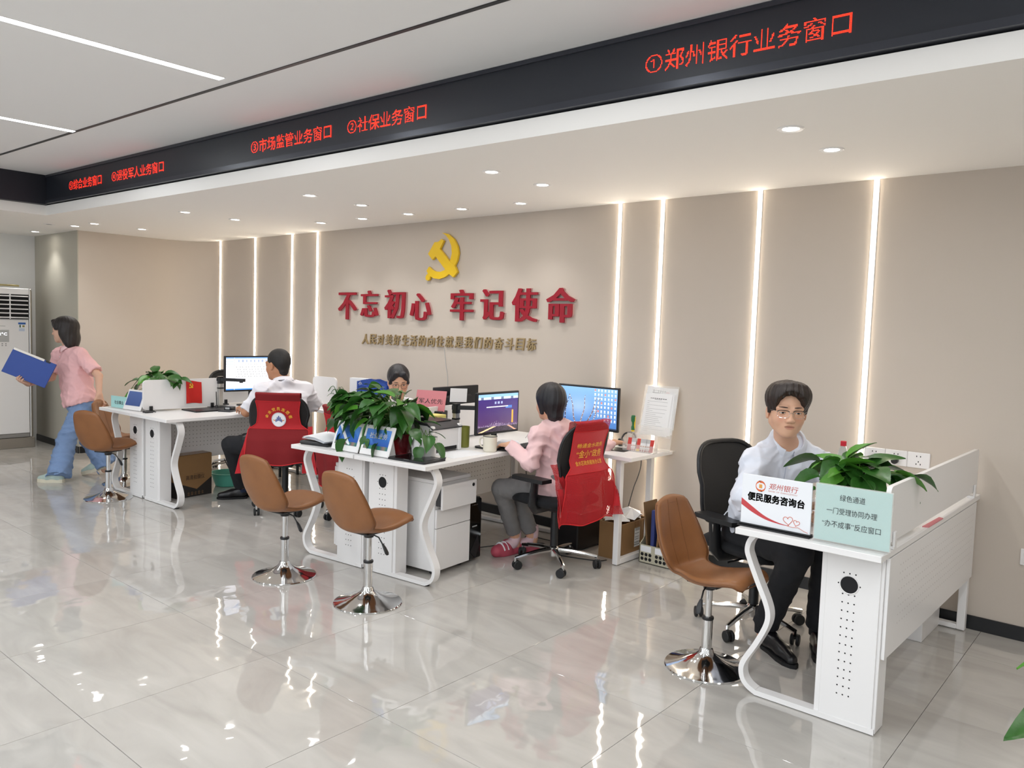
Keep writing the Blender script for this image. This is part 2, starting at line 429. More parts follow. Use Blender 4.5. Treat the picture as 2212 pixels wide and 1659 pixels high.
# walls
YB = 4.82
g = G(); g.box(-8.9, YB, 0, 4.2, YB + .12, Z_LOW + .02)
wall_back = struct('wall_back', g, WALL)
arc = [(-8.9, YB)] + [(-8.9 - .45 * math.sin(a), YB - .45 + .45 * math.cos(a)) for a in np.linspace(.08, PI / 2, 12)] + [(-9.37, 3.43)]
outl = arc + [(-9.6, 3.43), (-9.6, YB + .12), (-8.9, YB + .12)]
g = G(); g.prism(outl[::-1], 0, Z_LOW + .02, 'xy'); struct('wall_left', g, WALL, smooth=40)
g = G(); g.box(-10.68, 3.42, 0, -9.37, 3.43, Z_LOW + .02); struct('wall_pillar', g, SHADEWALL)
g = G(); g.box(-10.8, -6.2, 0, -10.68, 3.6, Z_LOW + .02); struct('wall_hall', g, WHITEWALL)
g = G(); g.box(4.2, -6.2, 0, 4.32, 5, 3.0); struct('wall_right', g, WALL)
# baseboards
g = G(); g.box(-8.9, YB - .012, 0, 4.2, YB, .075, .002); struct('baseboard_back', g, BLK)
ib = [(x + .012 * (1 if i > 6 else .7), y - (.012 if i < 8 else 0)) for i, (x, y) in enumerate(arc)]
g = G(); g.prism((arc + ib[::-1]), 0, .075, 'xy'); struct('baseboard_left', g, BLK)
g = G(); g.box(-10.66, 3.408, 0, -9.358, 3.42, .075, .002); struct('baseboard_pillar', g, BLK)
# low ceiling over the counters: L-shaped slab with a white front face
yl = lambda x: soffit_y(x)
L = [(4.2, yl(4.2)), (-8.26, yl(-8.26)), (-8.0, -6.2), (-10.8, -6.2), (-10.8, 5.0), (4.2, 5.0)]
g = G(); g.prism(L[::-1], Z_LOW, Z_LOW + .09, 'xy'); struct('ceiling_low', g, LOWCEIL, smooth=0)
g = G(); g.box(-11, -6.2, Z_UP, 4.3, 5.0, Z_UP + .1); struct('ceiling', g, CEIL)
# dark seam in the upper ceiling
g = G(); a, b = (-8.6, 2.15 - .037 * 1.1), (4.2, 2.34 + .037 * 6.37)
g.prism([(a[0], a[1] - .011), (b[0], b[1] - .011), (b[0], b[1] + .011), (a[0], a[1] + .011)], Z_UP - .004, Z_UP + .01, 'xy'); struct('trim_1', g, BLK, smooth=0)
# dark cornice carrying the running-text display (front) and its return on the left
def slab(x0, x1, d0, d1, z0, z1):
    return [(x0, yl(x0) + d0), (x1, yl(x1) + d0), (x1, yl(x1) + d1), (x0, yl(x0) + d1)], z0, z1
DARK = mat('dark_cornice', '#1f222b', 0.42, bump=.02, bscale=30)
LIP = mat('dark_lip', '#3a3c44', 0.3, .4)
g = G(); P, z0, z1 = slab(-8.2, 4.2, -.02, .12, Z_LOW + .1, Z_UP); g.prism(P, z0, z1, 'xy')
led = thing('led_display', 'long black text display under the hall ceiling with five red lines of writing', 'sign', (-3, yl(-3), Z_LOW + .1))
o = g.build('housing', DARK, led, smooth=0); o.location = (3, -yl(-3), -Z_LOW - .1)
g = G(); P, z0, z1 = slab(-8.2, 4.2, -.034, .1, Z_LOW + .098, Z_LOW + .128); g.prism(P, z0, z1, 'xy')
o = g.build('bottom_rail', LIP, led, smooth=0); o.location = (3, -yl(-3), -Z_LOW - .1)
g = G(); P, z0, z1 = slab(-8.2, 4.2, -.03, .1, Z_UP - .022, Z_UP - .002); g.prism(P, z0, z1, 'xy')
o = g.build('top_rail', LIP, led, smooth=0); o.location = (3, -yl(-3), -Z_LOW - .1)
g = G(); g.prism([(-8.205, yl(-8.2) + .1), (-7.98, -6.2), (-8.1, -6.2), (-8.33, yl(-8.2) + .1)], Z_LOW + .092, Z_UP, 'xy'); struct('trim_2', g, DARK, smooth=0)

# red dot-matrix writing: every lit diode is a small square lens on the display
def led_dots(s, x0, x1, z0, z1, n=19):
    V, F = text_geo(s, 1.0, 0, 0.0, 3)
    a = V.min(0); b = V.max(0)
    nx = int(round(n * (b[0] - a[0]) / (b[1] - a[1]))); nz = n
    hit = np.zeros((nx, nz), bool)
    gx = a[0] + (np.arange(nx) + .5) / nx * (b[0] - a[0]); gz = a[1] + (np.arange(nz) + .5) / nz * (b[1] - a[1])
    for f in F:
        q = V[list(f), :2]
        for k in range(1, len(q) - 1):
            A, B, C = q[0], q[k], q[k + 1]
            lo = np.minimum(np.minimum(A, B), C); hi = np.maximum(np.maximum(A, B), C)
            i0, i1 = np.searchsorted(gx, lo[0] - 1e-6), np.searchsorted(gx, hi[0] + 1e-6)
            j0, j1 = np.searchsorted(gz, lo[1] - 1e-6), np.searchsorted(gz, hi[1] + 1e-6)
            if i1 <= i0 or j1 <= j0: continue
            X, Y = np.meshgrid(gx[i0:i1], gz[j0:j1], indexing='ij')
            d = (B[0]-A[0])*(C[1]-A[1]) - (B[1]-A[1])*(C[0]-A[0])
            if abs(d) < 1e-12: continue
            u = ((X-A[0])*(C[1]-A[1]) - (Y-A[1])*(C[0]-A[0])) / d; v = ((B[0]-A[0])*(Y-A[1]) - (B[1]-A[1])*(X-A[0])) / d
            hit[i0:i1, j0:j1] |= (u >= -1e-6) & (v >= -1e-6) & (u + v <= 1 + 1e-6)
    g = G(); sx = (x1 - x0) / nx; sz = (z1 - z0) / nz
    for i, j in np.argwhere(hit):
        x = x0 + (i + .5) * sx; z = z0 + (j + .5) * sz; y = yl(x) - .0225; h = .32
        g.add([(x - sx*h, y, z - sz*h), (x + sx*h, y, z - sz*h), (x + sx*h, y, z + sz*h), (x - sx*h, y, z + sz*h)], [(0, 1, 2, 3)])
    o = g.build('lit_writing', LEDRED, led, smooth=0); o.location = (3, -yl(-3), -Z_LOW - .1); o['kind'] = 'stuff'
for s, x0, x1 in (('①郑州银行业务窗口', -1.88, -1.04), ('②社保业务窗口', -3.85, -3.20), ('③市场监管业务窗口', -4.84, -4.0), ('④退役军人业务窗口', -6.86, -6.004), ('⑤综合业务窗口', -7.69, -7.05)):
    led_dots(s, x0, x1, 2.637, 2.722)

# linear lights in the upper ceiling
LNAME = ['far left short', 'second from the left and further from the camera', 'long bright one near the top left corner', 'right of the long bright one', 'over the middle of the hall', 'over the right of the hall']
for i, x in enumerate(LIN_X):
    y1 = 2.2 if x > -8.2 else -0.2
    t = thing('linear_light', 'recessed white linear ceiling light, ' + LNAME[i], 'ceiling light', (x, y1, Z_UP), 0, 'linear lights of the upper ceiling')
    g = G(); g.box(-.027, -y1 - 5.6, -.004, .027, -.003, .004); g.build('diffuser', LIT, t, smooth=0)
    g = G(); g.box(-.033, -y1 - 5.6, -.003, -.027, 0, .005); g.box(.027, -y1 - 5.6, -.003, .033, 0, .005); g.build('trim_frame', WMETAL, t, smooth=0)
# downlights of the low ceiling
DROW = ['right of the pair nearest the camera, in front', 'right pair, the one nearer the wall', 'middle pair, the one nearer the display', 'middle pair, the one nearer the wall', 'right end of the row of five along the slogan wall',
        'third pair from the right, the one nearer the display', 'third pair from the right, nearer the wall', 'fourth of the row of five along the wall', 'middle of the row of five along the wall', 'second from the right in the row of five along the wall',
        'fourth pair from the right, nearer the display', 'fourth pair from the right, nearer the wall', 'left end of the row of five along the wall', 'left pair, nearer the curved corner', 'left pair, nearer the display', 'just before the pillar edge', 'above the air conditioner', 'added out of view on the right, nearer the display', 'added out of view on the right, nearer the wall', 'added out of view at the far right, nearer the display', 'added out of view at the far right, nearer the wall']
g = G(); g.lathe([(.036, .0), (.036, -.003), (.052, -.006), (.058, -.002), (.058, 0)], 28); dl_ring = g.mesh('ring', 40); dl_ring.materials.append(WMETAL)
g = G(); g.lathe([(0, -.002), (.037, -.002)], 28); dl_lens = g.mesh('lens', 0); dl_lens.materials.append(DOWNLIT)
for (x, y), nm in zip(DOWN, DROW):
    t = thing('downlight', 'round white recessed downlight, ' + nm, 'ceiling light', (x, y, Z_LOW), 0, 'downlights of the low ceiling')
    link(bpy.data.objects.new('ring', dl_ring), t); link(bpy.data.objects.new('lens', dl_lens), t)
t = thing('ceiling_sensor', 'small dim recessed spot without light near the display corner', 'ceiling fitting', (-9.04, 3.03, Z_LOW))
g = G(); g.lathe([(.03, 0), (.03, -.004), (.05, -.006), (.055, 0)], 24); g.build('ring', WMETAL, t)
g = G(); g.lathe([(0, -.002), (.032, -.002)], 24); g.build('lens', GREYHOLE, t)
g = G(); g.lathe([(0, -.03), (.06, -.028), (.085, -.012), (.09, 0)], 28)
tag(g.build('ceiling_fixture', WMETAL, loc=(-4.22, .92, Z_UP)), 'white round ceiling fixture in the top left corner beside the long linear light', 'ceiling fitting')

# warm light strips let into the back wall
SN = ['leftmost, beside the curved corner', 'second from the left, behind the far monitor', 'third from the left, behind the man in the white shirt', 'fourth from the left, bordering the slogan', 'first right of the slogan, behind the big monitor', 'second right of the slogan, behind the paper holder', 'behind the mesh back of the black chair', 'rightmost, behind the water bottle']
for x, nm in zip((-8.857, -8.09, -7.363, -6.908, -3.233, -2.884, -2.185, -1.489), SN):
    t = thing('light_strip', 'vertical warm wall light strip, ' + nm, 'wall light', (x, YB, 0), 0, 'vertical light strips of the back wall')
    g = G(); g.box(-.016, -.003, .08, .016, 0, Z_LOW - .002); g.build('channel', WMETAL, t, smooth=0)
    g = G(); g.prism([(-.011, -.0025), (-.008, -.010), (0, -.0125), (.008, -.010), (.011, -.0025)], .08, Z_LOW - .003, 'xy'); g.build('diffuser', STRIPLIT, t)

# ------------------------------------------------------------------ emblem and writing on the wall
E_ = [(-5.032, 2.349)]
ctr = (-5.04, 2.12)
emb = thing('wall_emblem', 'yellow hammer and sickle emblem mounted on the beige wall above the slogan', 'emblem', (ctr[0], YB, ctr[1]))
def epx(x, y):   # coordinates taken from the emblem's drawing, 62 px wide grid
    return (-5.252 + (x - 865) / 255 * .405, 2.349 - (y - 78) / 376 * .41)
ham = [(990, 128), (1008, 142), (978, 205), (1058, 308), (1098, 345), (1118, 393), (1088, 433), (1055, 405), (1010, 350), (945, 262), (922, 290), (885, 240), (935, 150), (965, 148)]
g = G(); g.prism([(epx(*q)[0] - ctr[0], epx(*q)[1] - ctr[1]) for q in ham], -.03, -.006); g.build('hammer', YEL, emb)
sick = [(990, 78), (1040, 92), (1085, 135), (1112, 190), (1122, 245), (1112, 305), (1092, 350), (1060, 400), (1020, 430), (975, 444), (935, 438), (905, 420), (900, 445), (885, 456), (868, 445), (866, 425), (875, 405), (885, 398), (873, 375), (892, 342), (915, 365), (945, 382), (985, 386), (1015, 375), (1040, 345), (1060, 300), (1071, 245), (1065, 185), (1045, 135), (1020, 100)]
g = G(); g.prism([(epx(*q)[0] - ctr[0], epx(*q)[1] - ctr[1]) for q in sick], -.026, -.006); g.build('sickle', YEL, emb)
g = G(); 
for q in ((1000, 300), (930, 230), (960, 425), (1100, 230)):
    p_ = epx(*q); g.cyl((p_[0] - ctr[0], -.007, p_[1] - ctr[1]), (p_[0] - ctr[0], 0, p_[1] - ctr[1]), .006, n=8)
g.build('stand_off', WMETAL, emb)
big = [('不', -6.519, -6.223, 1.578, 1.841), ('忘', -6.166, -5.895, 1.606, 1.857), ('初', -5.807, -5.513, 1.599, 1.863), ('心', -5.449, -5.167, 1.588, 1.827),
       ('牢', -4.929, -4.651, 1.597, 1.856), ('记', -4.571, -4.302, 1.607, 1.857), ('使', -4.222, -3.952, 1.598, 1.862), ('命', -3.869, -3.592, 1.598, 1.862)]
ORD = ['first', 'second', 'third', 'fourth', 'fifth', 'sixth', 'seventh', 'eighth']
for (c, x0, x1, z0, z1), od in zip(big, ORD):
    cx_ = (x0 + x1) / 2
    t = thing('wall_character', f'raised crimson wall character {c}, {od} of the eight in the red slogan', 'lettering', (cx_, YB, z0), 0, 'red slogan characters')
    g = G()
    for k, dx in enumerate((-.012, -.006, 0, .006, .012)):      # upright strokes thicker than the level ones, like the bold Song lettering
        write(g, c, x0 - cx_ + .012 + dx, x1 - cx_ - .012 + dx, .002 * (k % 2), z1 - z0 - .002 * (k % 2), lambda x, z, d, k=k: (x, -.022 - .0003 * k - d, z), .012, 0)
    g.build('face', CRED, t, smooth=0)
    g = G()
    for dx in (-.014, 0, .014): write(g, c, x0 - cx_ + .012 + dx, x1 - cx_ - .012 + dx, -.002, z1 - z0 + .002, lambda x, z, d: (x, -.008 - d, z), .015, 0)
    g.build('backing', CREDSIDE, t, smooth=0)
small = '人民对美好生活的向往就是我们的奋斗目标'
n_ = len(small)
for i, c in enumerate(small):
    f = (i + .5) / n_; x = -6.16 + 2.2 * f; z0 = 1.346 + .026 * f; h = .096; hw = .047
    g = G()
    for k in (-1, 0, 1): write(g, c, -hw + .003 * k, hw + .003 * k, .001 * k, h + .001 * k, lambda x_, z_, d, k=k: (x_, -.009 - .0002 * k - d, z_), .012, 0, shear=.12)
    nm = ['first', 'second', 'third', 'fourth', 'fifth', 'sixth', 'seventh', 'eighth', 'ninth', 'tenth', 'eleventh', 'twelfth', 'thirteenth', 'fourteenth', 'fifteenth', 'sixteenth', 'seventeenth', 'eighteenth', 'nineteenth'][i]
    tag(g.build('bronze_character', BRONZE, loc=(x, YB, z0), smooth=0), f'small bronze wall character {c}, {nm} in the line below the red slogan', 'lettering', 'bronze characters below the slogan')
g = G(); g.tube([(-5.013, YB - .003, 1.352), (-5.0, YB - .003, 1.28), (-4.985, YB - .003, 1.2), (-4.959, YB - .003, 1.1), (-4.95, YB - .003, .8)], .0025, 6)
tag(g.build('thin_wire', GREYPLAST), 'thin pale wire hanging down the wall below the bronze lettering', 'wire')
# sockets and switch
for k, (x, nm) in enumerate(((-1.408, 'left, half hidden by the leaves, with a black plug'), (-1.29, 'middle, with a black plug in its lower holes'), (-1.172, 'right, above the white desk screen'))):
    t = thing('wall_socket', 'white wall socket, ' + nm, 'socket', (x, YB, .835), 0, 'row of wall sockets')
    g = G(); g.box(-.0585, -.009, 0, .0585, 0, .088, .003); g.build('plate', LAM, t)
    g = G()
    for dx, dz in ((-.01, .066), (.01, .066), (0, .036), (-.011, .022), (.011, .022)): g.box(dx - .0022, -.0095, dz - .004, dx + .0022, -.0088, dz + .004)
    g.build('hole', HOLE, t, smooth=0)
    if k < 2: g = G(); g.lathe([(0, 0), (.016, 0), (.019, -.006), (.019, -.03), (.012, -.034), (0, -.034)], 14, (0, -.009, .03), [[1, 0, 0], [0, 0, 1], [0, 1, 0]]); tag(g.build('plug', BLK, loc=(x, YB, .835)), 'black plug pushed into the %s wall socket' % ('left' if k == 0 else 'middle'), 'plug')
t = thing('wall_switch', 'white wall switch low on the beige wall at the right edge', 'switch', (-.615, YB, .40))
g = G(); g.box(-.043, -.009, 0, .043, 0, .086, .003); g.build('plate', LAM, t)
g = G(); g.box(-.03, -.012, .012, .03, -.008, .074, .002); g.build('rocker', LAM, t)

# ------------------------------------------------------------------ floor-standing air conditioner
ac = thing('air_conditioner', 'white floor standing air conditioner with silver edges beside the pillar', 'air conditioner', (-10.1, 2.62, 0))
g = G(); g.box(-.42, 0, .12, -.03, .57, 1.80, .01); g.build('body', LAM, ac)
g = G(); g.box(-.03, .0, .17, 0, .545, 1.46, .006); g.build('front_panel', LAM, ac)
g = G(); g.box(-.40, .0, 0, -.005, .6, .12, .006); g.build('plinth', STEEL, ac)
g = G(); g.box(-.032, .0, .125, -.004, .545, .165, .003); g.build('kick_grille', mat('grille_grey', '#8d8a86', .5), ac)
g = G(); g.box(-.06, .55, .12, .004, .575, 1.815, .008); g.build('edge_trim', STEEL, ac)
g = G(); g.box(-.42, .572, .12, -.06, .60, 1.80, .008); g.build('side_panel', STEEL, ac)
g = G(); g.box(-.04, .0, 1.47, -.012, .545, 1.76); g.build('outlet_cavity', mat('outlet_black', '#0c0c0d', .8), ac)
g = G(); g.box(-.03, .0, 1.745, .002, .55, 1.815, .006); g.build('top_rail', LAM, ac)
for k in range(6):
    g = G(); z = 1.487 + k * .048; g.obox((-.006, .272, z), (.014, .27, .004), [[math.cos(.4), 0, math.sin(.4)], [0, 1, 0], [-math.sin(.4), 0, math.cos(.4)]], .002); g.build('louver', LAM, ac)
for yy in (.18, .36):
    g = G(); g.cyl((-.004, yy, 1.47), (-.004, yy, 1.75), .007, n=8)
    for k in range(6): g.cyl((-.004, yy, 1.48 + k * .048), (-.004, yy, 1.496 + k * .048), .013, n=8)
    g.build('vane_rod', LAM, ac)
g = G(); g.box(-.002, .18, 1.21, .002, .345, 1.345, .001); dp = g.build('display', GREYPLAST, ac)
dm = emat('display_glow', '#f4f7ff', 2.0)
g = G(); write(g, '22°C', .215, .325, 1.285, 1.315, lambda x, z, d: (.0026, x, z)); g.build('lit_digits', dm, dp, smooth=0)
g = G()
for k in range(6): g.box(.0, .235 + (k % 3) * .035, 1.165 + (k // 3) * .02, .0015, .25 + (k % 3) * .035, 1.175 + (k // 3) * .02)
g.build('button', mat('button_grey', '#9a9a9a', .5), ac)
g = G(); g.box(0, .235, 1.385, .0012, .31, 1.391); g.build('badge', GREYPLAST, ac)
def label_fn(u, v):
    C = np.full((len(u), 3), .93); C[(v > .72) & (v < .9)] = (.2, .4, .7); C[(v > .38) & (v < .66) & (u > .15) & (u < .35)] = (.25, .4, .35); C[(v > .42) & (v < .64) & (u > .55) & (u < .85)] = (.6, .55, .3)
    C[(v < .32) & (np.floor(v * 24) % 2 == 0) & (u > .1) & (u < .85)] = (.6, .7, .85); return C
panel('energy_label', .075, .105, 20, 24, label_fn, PRINT, ac, .001, (0, 1, 0), (0, 0, 1), (.0, .475, 1.335))
tag(panel('folded_cloth', .34, .05, 12, 3, lambda u, v: np.stack([.8 - .3 * (np.sin(u * 14) > 0), .74 - .28 * (np.sin(u * 14) > 0), .55 - .3 * (np.sin(u * 14) > 0)], 1), PRINT, None, .018, (0, 1, 0), (-1, 0, .1), (-10.16, 2.92, 1.834)), 'thin tan cloth lying on top of the white air conditioner', 'cloth')
# ------------------------------------------------------------------ desks
ZT = .74
CURVE = [(.545, .712), (.575, .672), (.585, .625), (.57, .579), (.534, .5), (.492, .414), (.478, .362), (.488, .311), (.527, .228), (.572, .149), (.585, .103), (.576, .056), (.548, .024), (.507, .004)]
def smooth_path(P, n=4):
    out = []; N = len(P)
    for i in range(N - 1):
        p0, p1, p2, p3 = P[max(i-1, 0)], P[i], P[i+1], P[min(i+2, N-1)]
        for k in range(n):
            t = k / n
            out.append(tuple(.5 * (2*b + (c-a)*t + (2*a-5*b+4*c-d)*t*t + (3*b-a-3*c+d)*t**3) for a, b, c, d in zip(p0, p1, p2, p3)))
    return out + [P[-1]]
def disc_holes(g, pts, r, n=8):
    for c, X, Z in pts:
        X = np.array(X, float); Z = np.array(Z, float); c = np.array(c, float)
        g.add([c + r * (math.cos(2*PI*k/n) * X + math.sin(2*PI*k/n) * Z) for k in range(n)], [tuple(range(n))])
def desk(label, loc, rz, s, length, hole=True, modesty_dots=True, depth=.585):
    """s=+1: the sitter is on the +x side of the inner edge, -1: on the -x side"""
    d = thing('office_desk', label, 'desk', loc, rz, 'white office desks')
    X = lambda u: s * u
    g = G(); g.box(X(.002), 0, ZT - .026, X(depth), length, ZT, .002); g.build('tabletop', LAM, d)
    out = smooth_path(CURVE, 4); path = [(.02, .712)] + out + [(.30, .004), (.02, .004)]
    cen = np.array(path); inn = []
    for i in range(len(cen)):
        t = cen[min(i+1, len(cen)-1)] - cen[max(i-1, 0)]; t /= np.linalg.norm(t); inn.append(cen[i] + np.array((-t[1], t[0])) * -.022 * 1)
    O = [(X(a), b) for a, b in path]; I = [(X(a), b) for a, b in inn]
    g = G(); vs = []; n = len(O)
    y0, y1 = .105, .155
    for P in (O, I):
        for y in (y0, y1): vs += [(p[0], y, p[1]) for p in P]
    fs = []
    for i in range(n - 1):
        j = i + 1; fs += [(i, j, n+j, n+i), (2*n+i, 3*n+i, 3*n+j, 2*n+j), (i, 2*n+i, 2*n+j, j), (n+i, n+j, 3*n+j, 3*n+i)]
    g.add(vs, fs); lf = g.build('leg_frame', WMETAL, d, smooth=40)
    g = G(); g.lathe([(.02, 0), (.02, .006)], 12, (X(.5), .13, -.0)); g.lathe([(.02, 0), (.02, .006)], 12, (X(.06), .13, -.0)); g.build('foot_pad', RUBBER, lf)
    # perforated cable-duct cover on the inner leg
    a, b = (.018, .258); xa, xb = X(a), X(b)
    g = G(); g.box(xa, .115, .006, xb, .215, .713, .002); cov = g.build('leg_cover', WMETAL, d)
    g = G(); g.box(X(.03), .108, .02, X(.235), .116, .705, .001); fp = g.build('cover_plate', WMETAL, cov)
    cx_ = X(.145); sy = -1
    if hole:
        g = G(); R_ = [[1, 0, 0], [0, 0, 1], [0, 1, 0]]
        g.lathe([(.041, -.002), (.037, .0015), (.034, .0), (.034, -.05)], 24, (cx_, .1065, .575), [[1, 0, 0], [0, 0, -1], [0, 1, 0]], closed=True); g.build('cable_ring', WMETAL, cov)
        g = G(); disc_holes(g, [((cx_, .1068, .575), (1, 0, 0), (0, 0, 1))], .035, 24); g.build('cable_hole', HOLE, cov, smooth=0)
    g = G(); pts = []
    for r in range(14):
        z = .62 - r * .038 if r == 0 else .535 - (r - 1) * .034
        for k in (-1, 0, 1): pts.append(((cx_ + k * .023, .1072, z), (1, 0, 0), (0, 0, 1)))
    for z in (.575,):
        for k in (-1, 1): pts.append(((cx_ + k * .0415, .1072, z), (1, 0, 0), (0, 0, 1)))
    disc_holes(g, pts, .0032); o = g.build('perforation', HOLE, cov, smooth=0); o['kind'] = 'stuff'
    # modesty panel between the legs
    y_mp = .125 if not modesty_dots else .215
    g = G(); g.box(X(.004), y_mp, .305, X(.0175), length - .06, .708, .001); mp_ = g.build('modesty_panel', WMETAL, d)
    g = G(); pts = []
    for k in range(int((length - .36) / .034)):   # rows of small punched holes
        for r in range(8):
            y = .27 + k * .034; z = .655 - r * .034
            if modesty_dots: pts.append(((X(.018), y, z), (0, 1, 0), (0, 0, 1)))
            pts.append(((X(.0035), y, z), (0, 1, 0), (0, 0, 1)))
    disc_holes(g, pts, .0036, 6); o = g.build('perforation', mat('faint_dimple', '#cfcbc8', .5) if s < 0 and not modesty_dots else mat('hole_grey', '#57534d', .9), mp_, smooth=0); o['kind'] = 'stuff'
    # rear leg frame
    g = G(); y0 = length - .06; y1 = length - .015
    g.box(X(.02), y0, 0.004, X(.06), y1, .712, .003); g.box(X(.53), y0, .004, X(.57), y1, .712, .003); g.box(X(.06), y0, .004, X(.53), y1, .03, .003); g.box(X(.06), y0, .68, X(.53), y1, .712, .003)
    g.build('rear_leg_frame', WMETAL, d)
    return d
deskA = desk('white office desk on the right carrying two signs, seat of the bespectacled man', (-.855, 3.10, 0), 0, -1, 1.70, modesty_dots=False)
RZ2 = math.radians(5.8); RZ3 = math.radians(2.2)
D2 = (-3.885, 2.99, 0); D3 = (-6.685, 2.845, 0)
deskB = desk('white office desk of the woman in pink with printer and mug on it', D2, RZ2, 1, 1.70)
deskC = desk('white office desk behind the big pothos plant, carrying two blue display frames', (D2[0] - .004, D2[1], 0), RZ2, -1, 1.70, hole=False)
deskD = desk('white office desk of the man in the white shirt with the document camera', D3, RZ3, 1, 1.80)
deskE = desk('leftmost white office desk with the small aqua sign, beside the walking woman', (D3[0] - .004, D3[1], 0), RZ3, -1, 1.80)
def L2(u, v, z=0):  # point of the middle desk pair's own frame
    c, s = math.cos(RZ2), math.sin(RZ2); return (D2[0] + u*c - v*s, D2[1] + u*s + v*c, z)
def L3(u, v, z=0):
    c, s = math.cos(RZ3), math.sin(RZ3); return (D3[0] + u*c - v*s, D3[1] + u*s + v*c, z)
# side table along the wall
t = thing('side_table', 'small white side table against the wall, holding the paper holder and big monitor', 'table', (-2.715, 4.285, 0))
g = G(); g.box(-.76, 0, ZT - .026, 0, .52, ZT, .002); g.build('tabletop', LAM, t)
g = G(); g.box(-.155, .06, .004, -.115, .10, .712, .003); g.box(-.155, .44, .004, -.115, .48, .712, .003); g.box(-.155, .10, .004, -.115, .44, .04, .003); g.box(-.155, .10, .68, -.115, .44, .712, .003)
g.build('leg_frame', WMETAL, t)
g = G(); g.box(-.76, .44, .66, -.155, .475, .70, .003); g.build('beam', WMETAL, t)

# ------------------------------------------------------------------ brown bar stools
def stool_surface(u, v):
    """u 0 = top of the back, 1 = front of the seat; v -1..1 across"""
    prof = [(-.245, .800), (-.232, .73), (-.216, .655), (-.200, .585), (-.174, .512), (-.154, .464), (-.105, .445), (-.03, .437), (.05, .452), (.115, .476), (.17, .494), (.205, .494), (.226, .474)]
    hw = [.120, .146, .166, .176, .172, .146, .128, .140, .160, .168, .160, .142, .112]
    wrap = [.012, .020, .032, .045, .055, .050, .030, .012, 0, 0, 0, 0, 0]
    lift = [-.02, -.012, -.004, 0, .004, .016, .024, .020, .008, -.006, -.016, -.022, -.026]
    t = u * (len(prof) - 1); i = min(int(t), len(prof) - 2); f = t - i
    def cr(A, k): 
        p0, p1, p2, p3 = A[max(i-1, 0)], A[i], A[i+1], A[min(i+2, len(A)-1)]
        return .5 * (2*p1 + (p2-p0)*f + (2*p0-5*p1+4*p2-p3)*f*f + (3*p1-p0-3*p2+p3)*f**3)
    y = cr([p[0] for p in prof], 0); z = cr([p[1] for p in prof], 0); h = cr(hw, 0); wr = cr(wrap, 0); lf = cr(lift, 0)
    # round the corners of both ends
    e = min(u, 1 - u) / .05
    if e < 1: h *= (1 - .10 * (1 - e) ** 2)
    return (v * h, y + wr * v * v, z + lf * v * v)
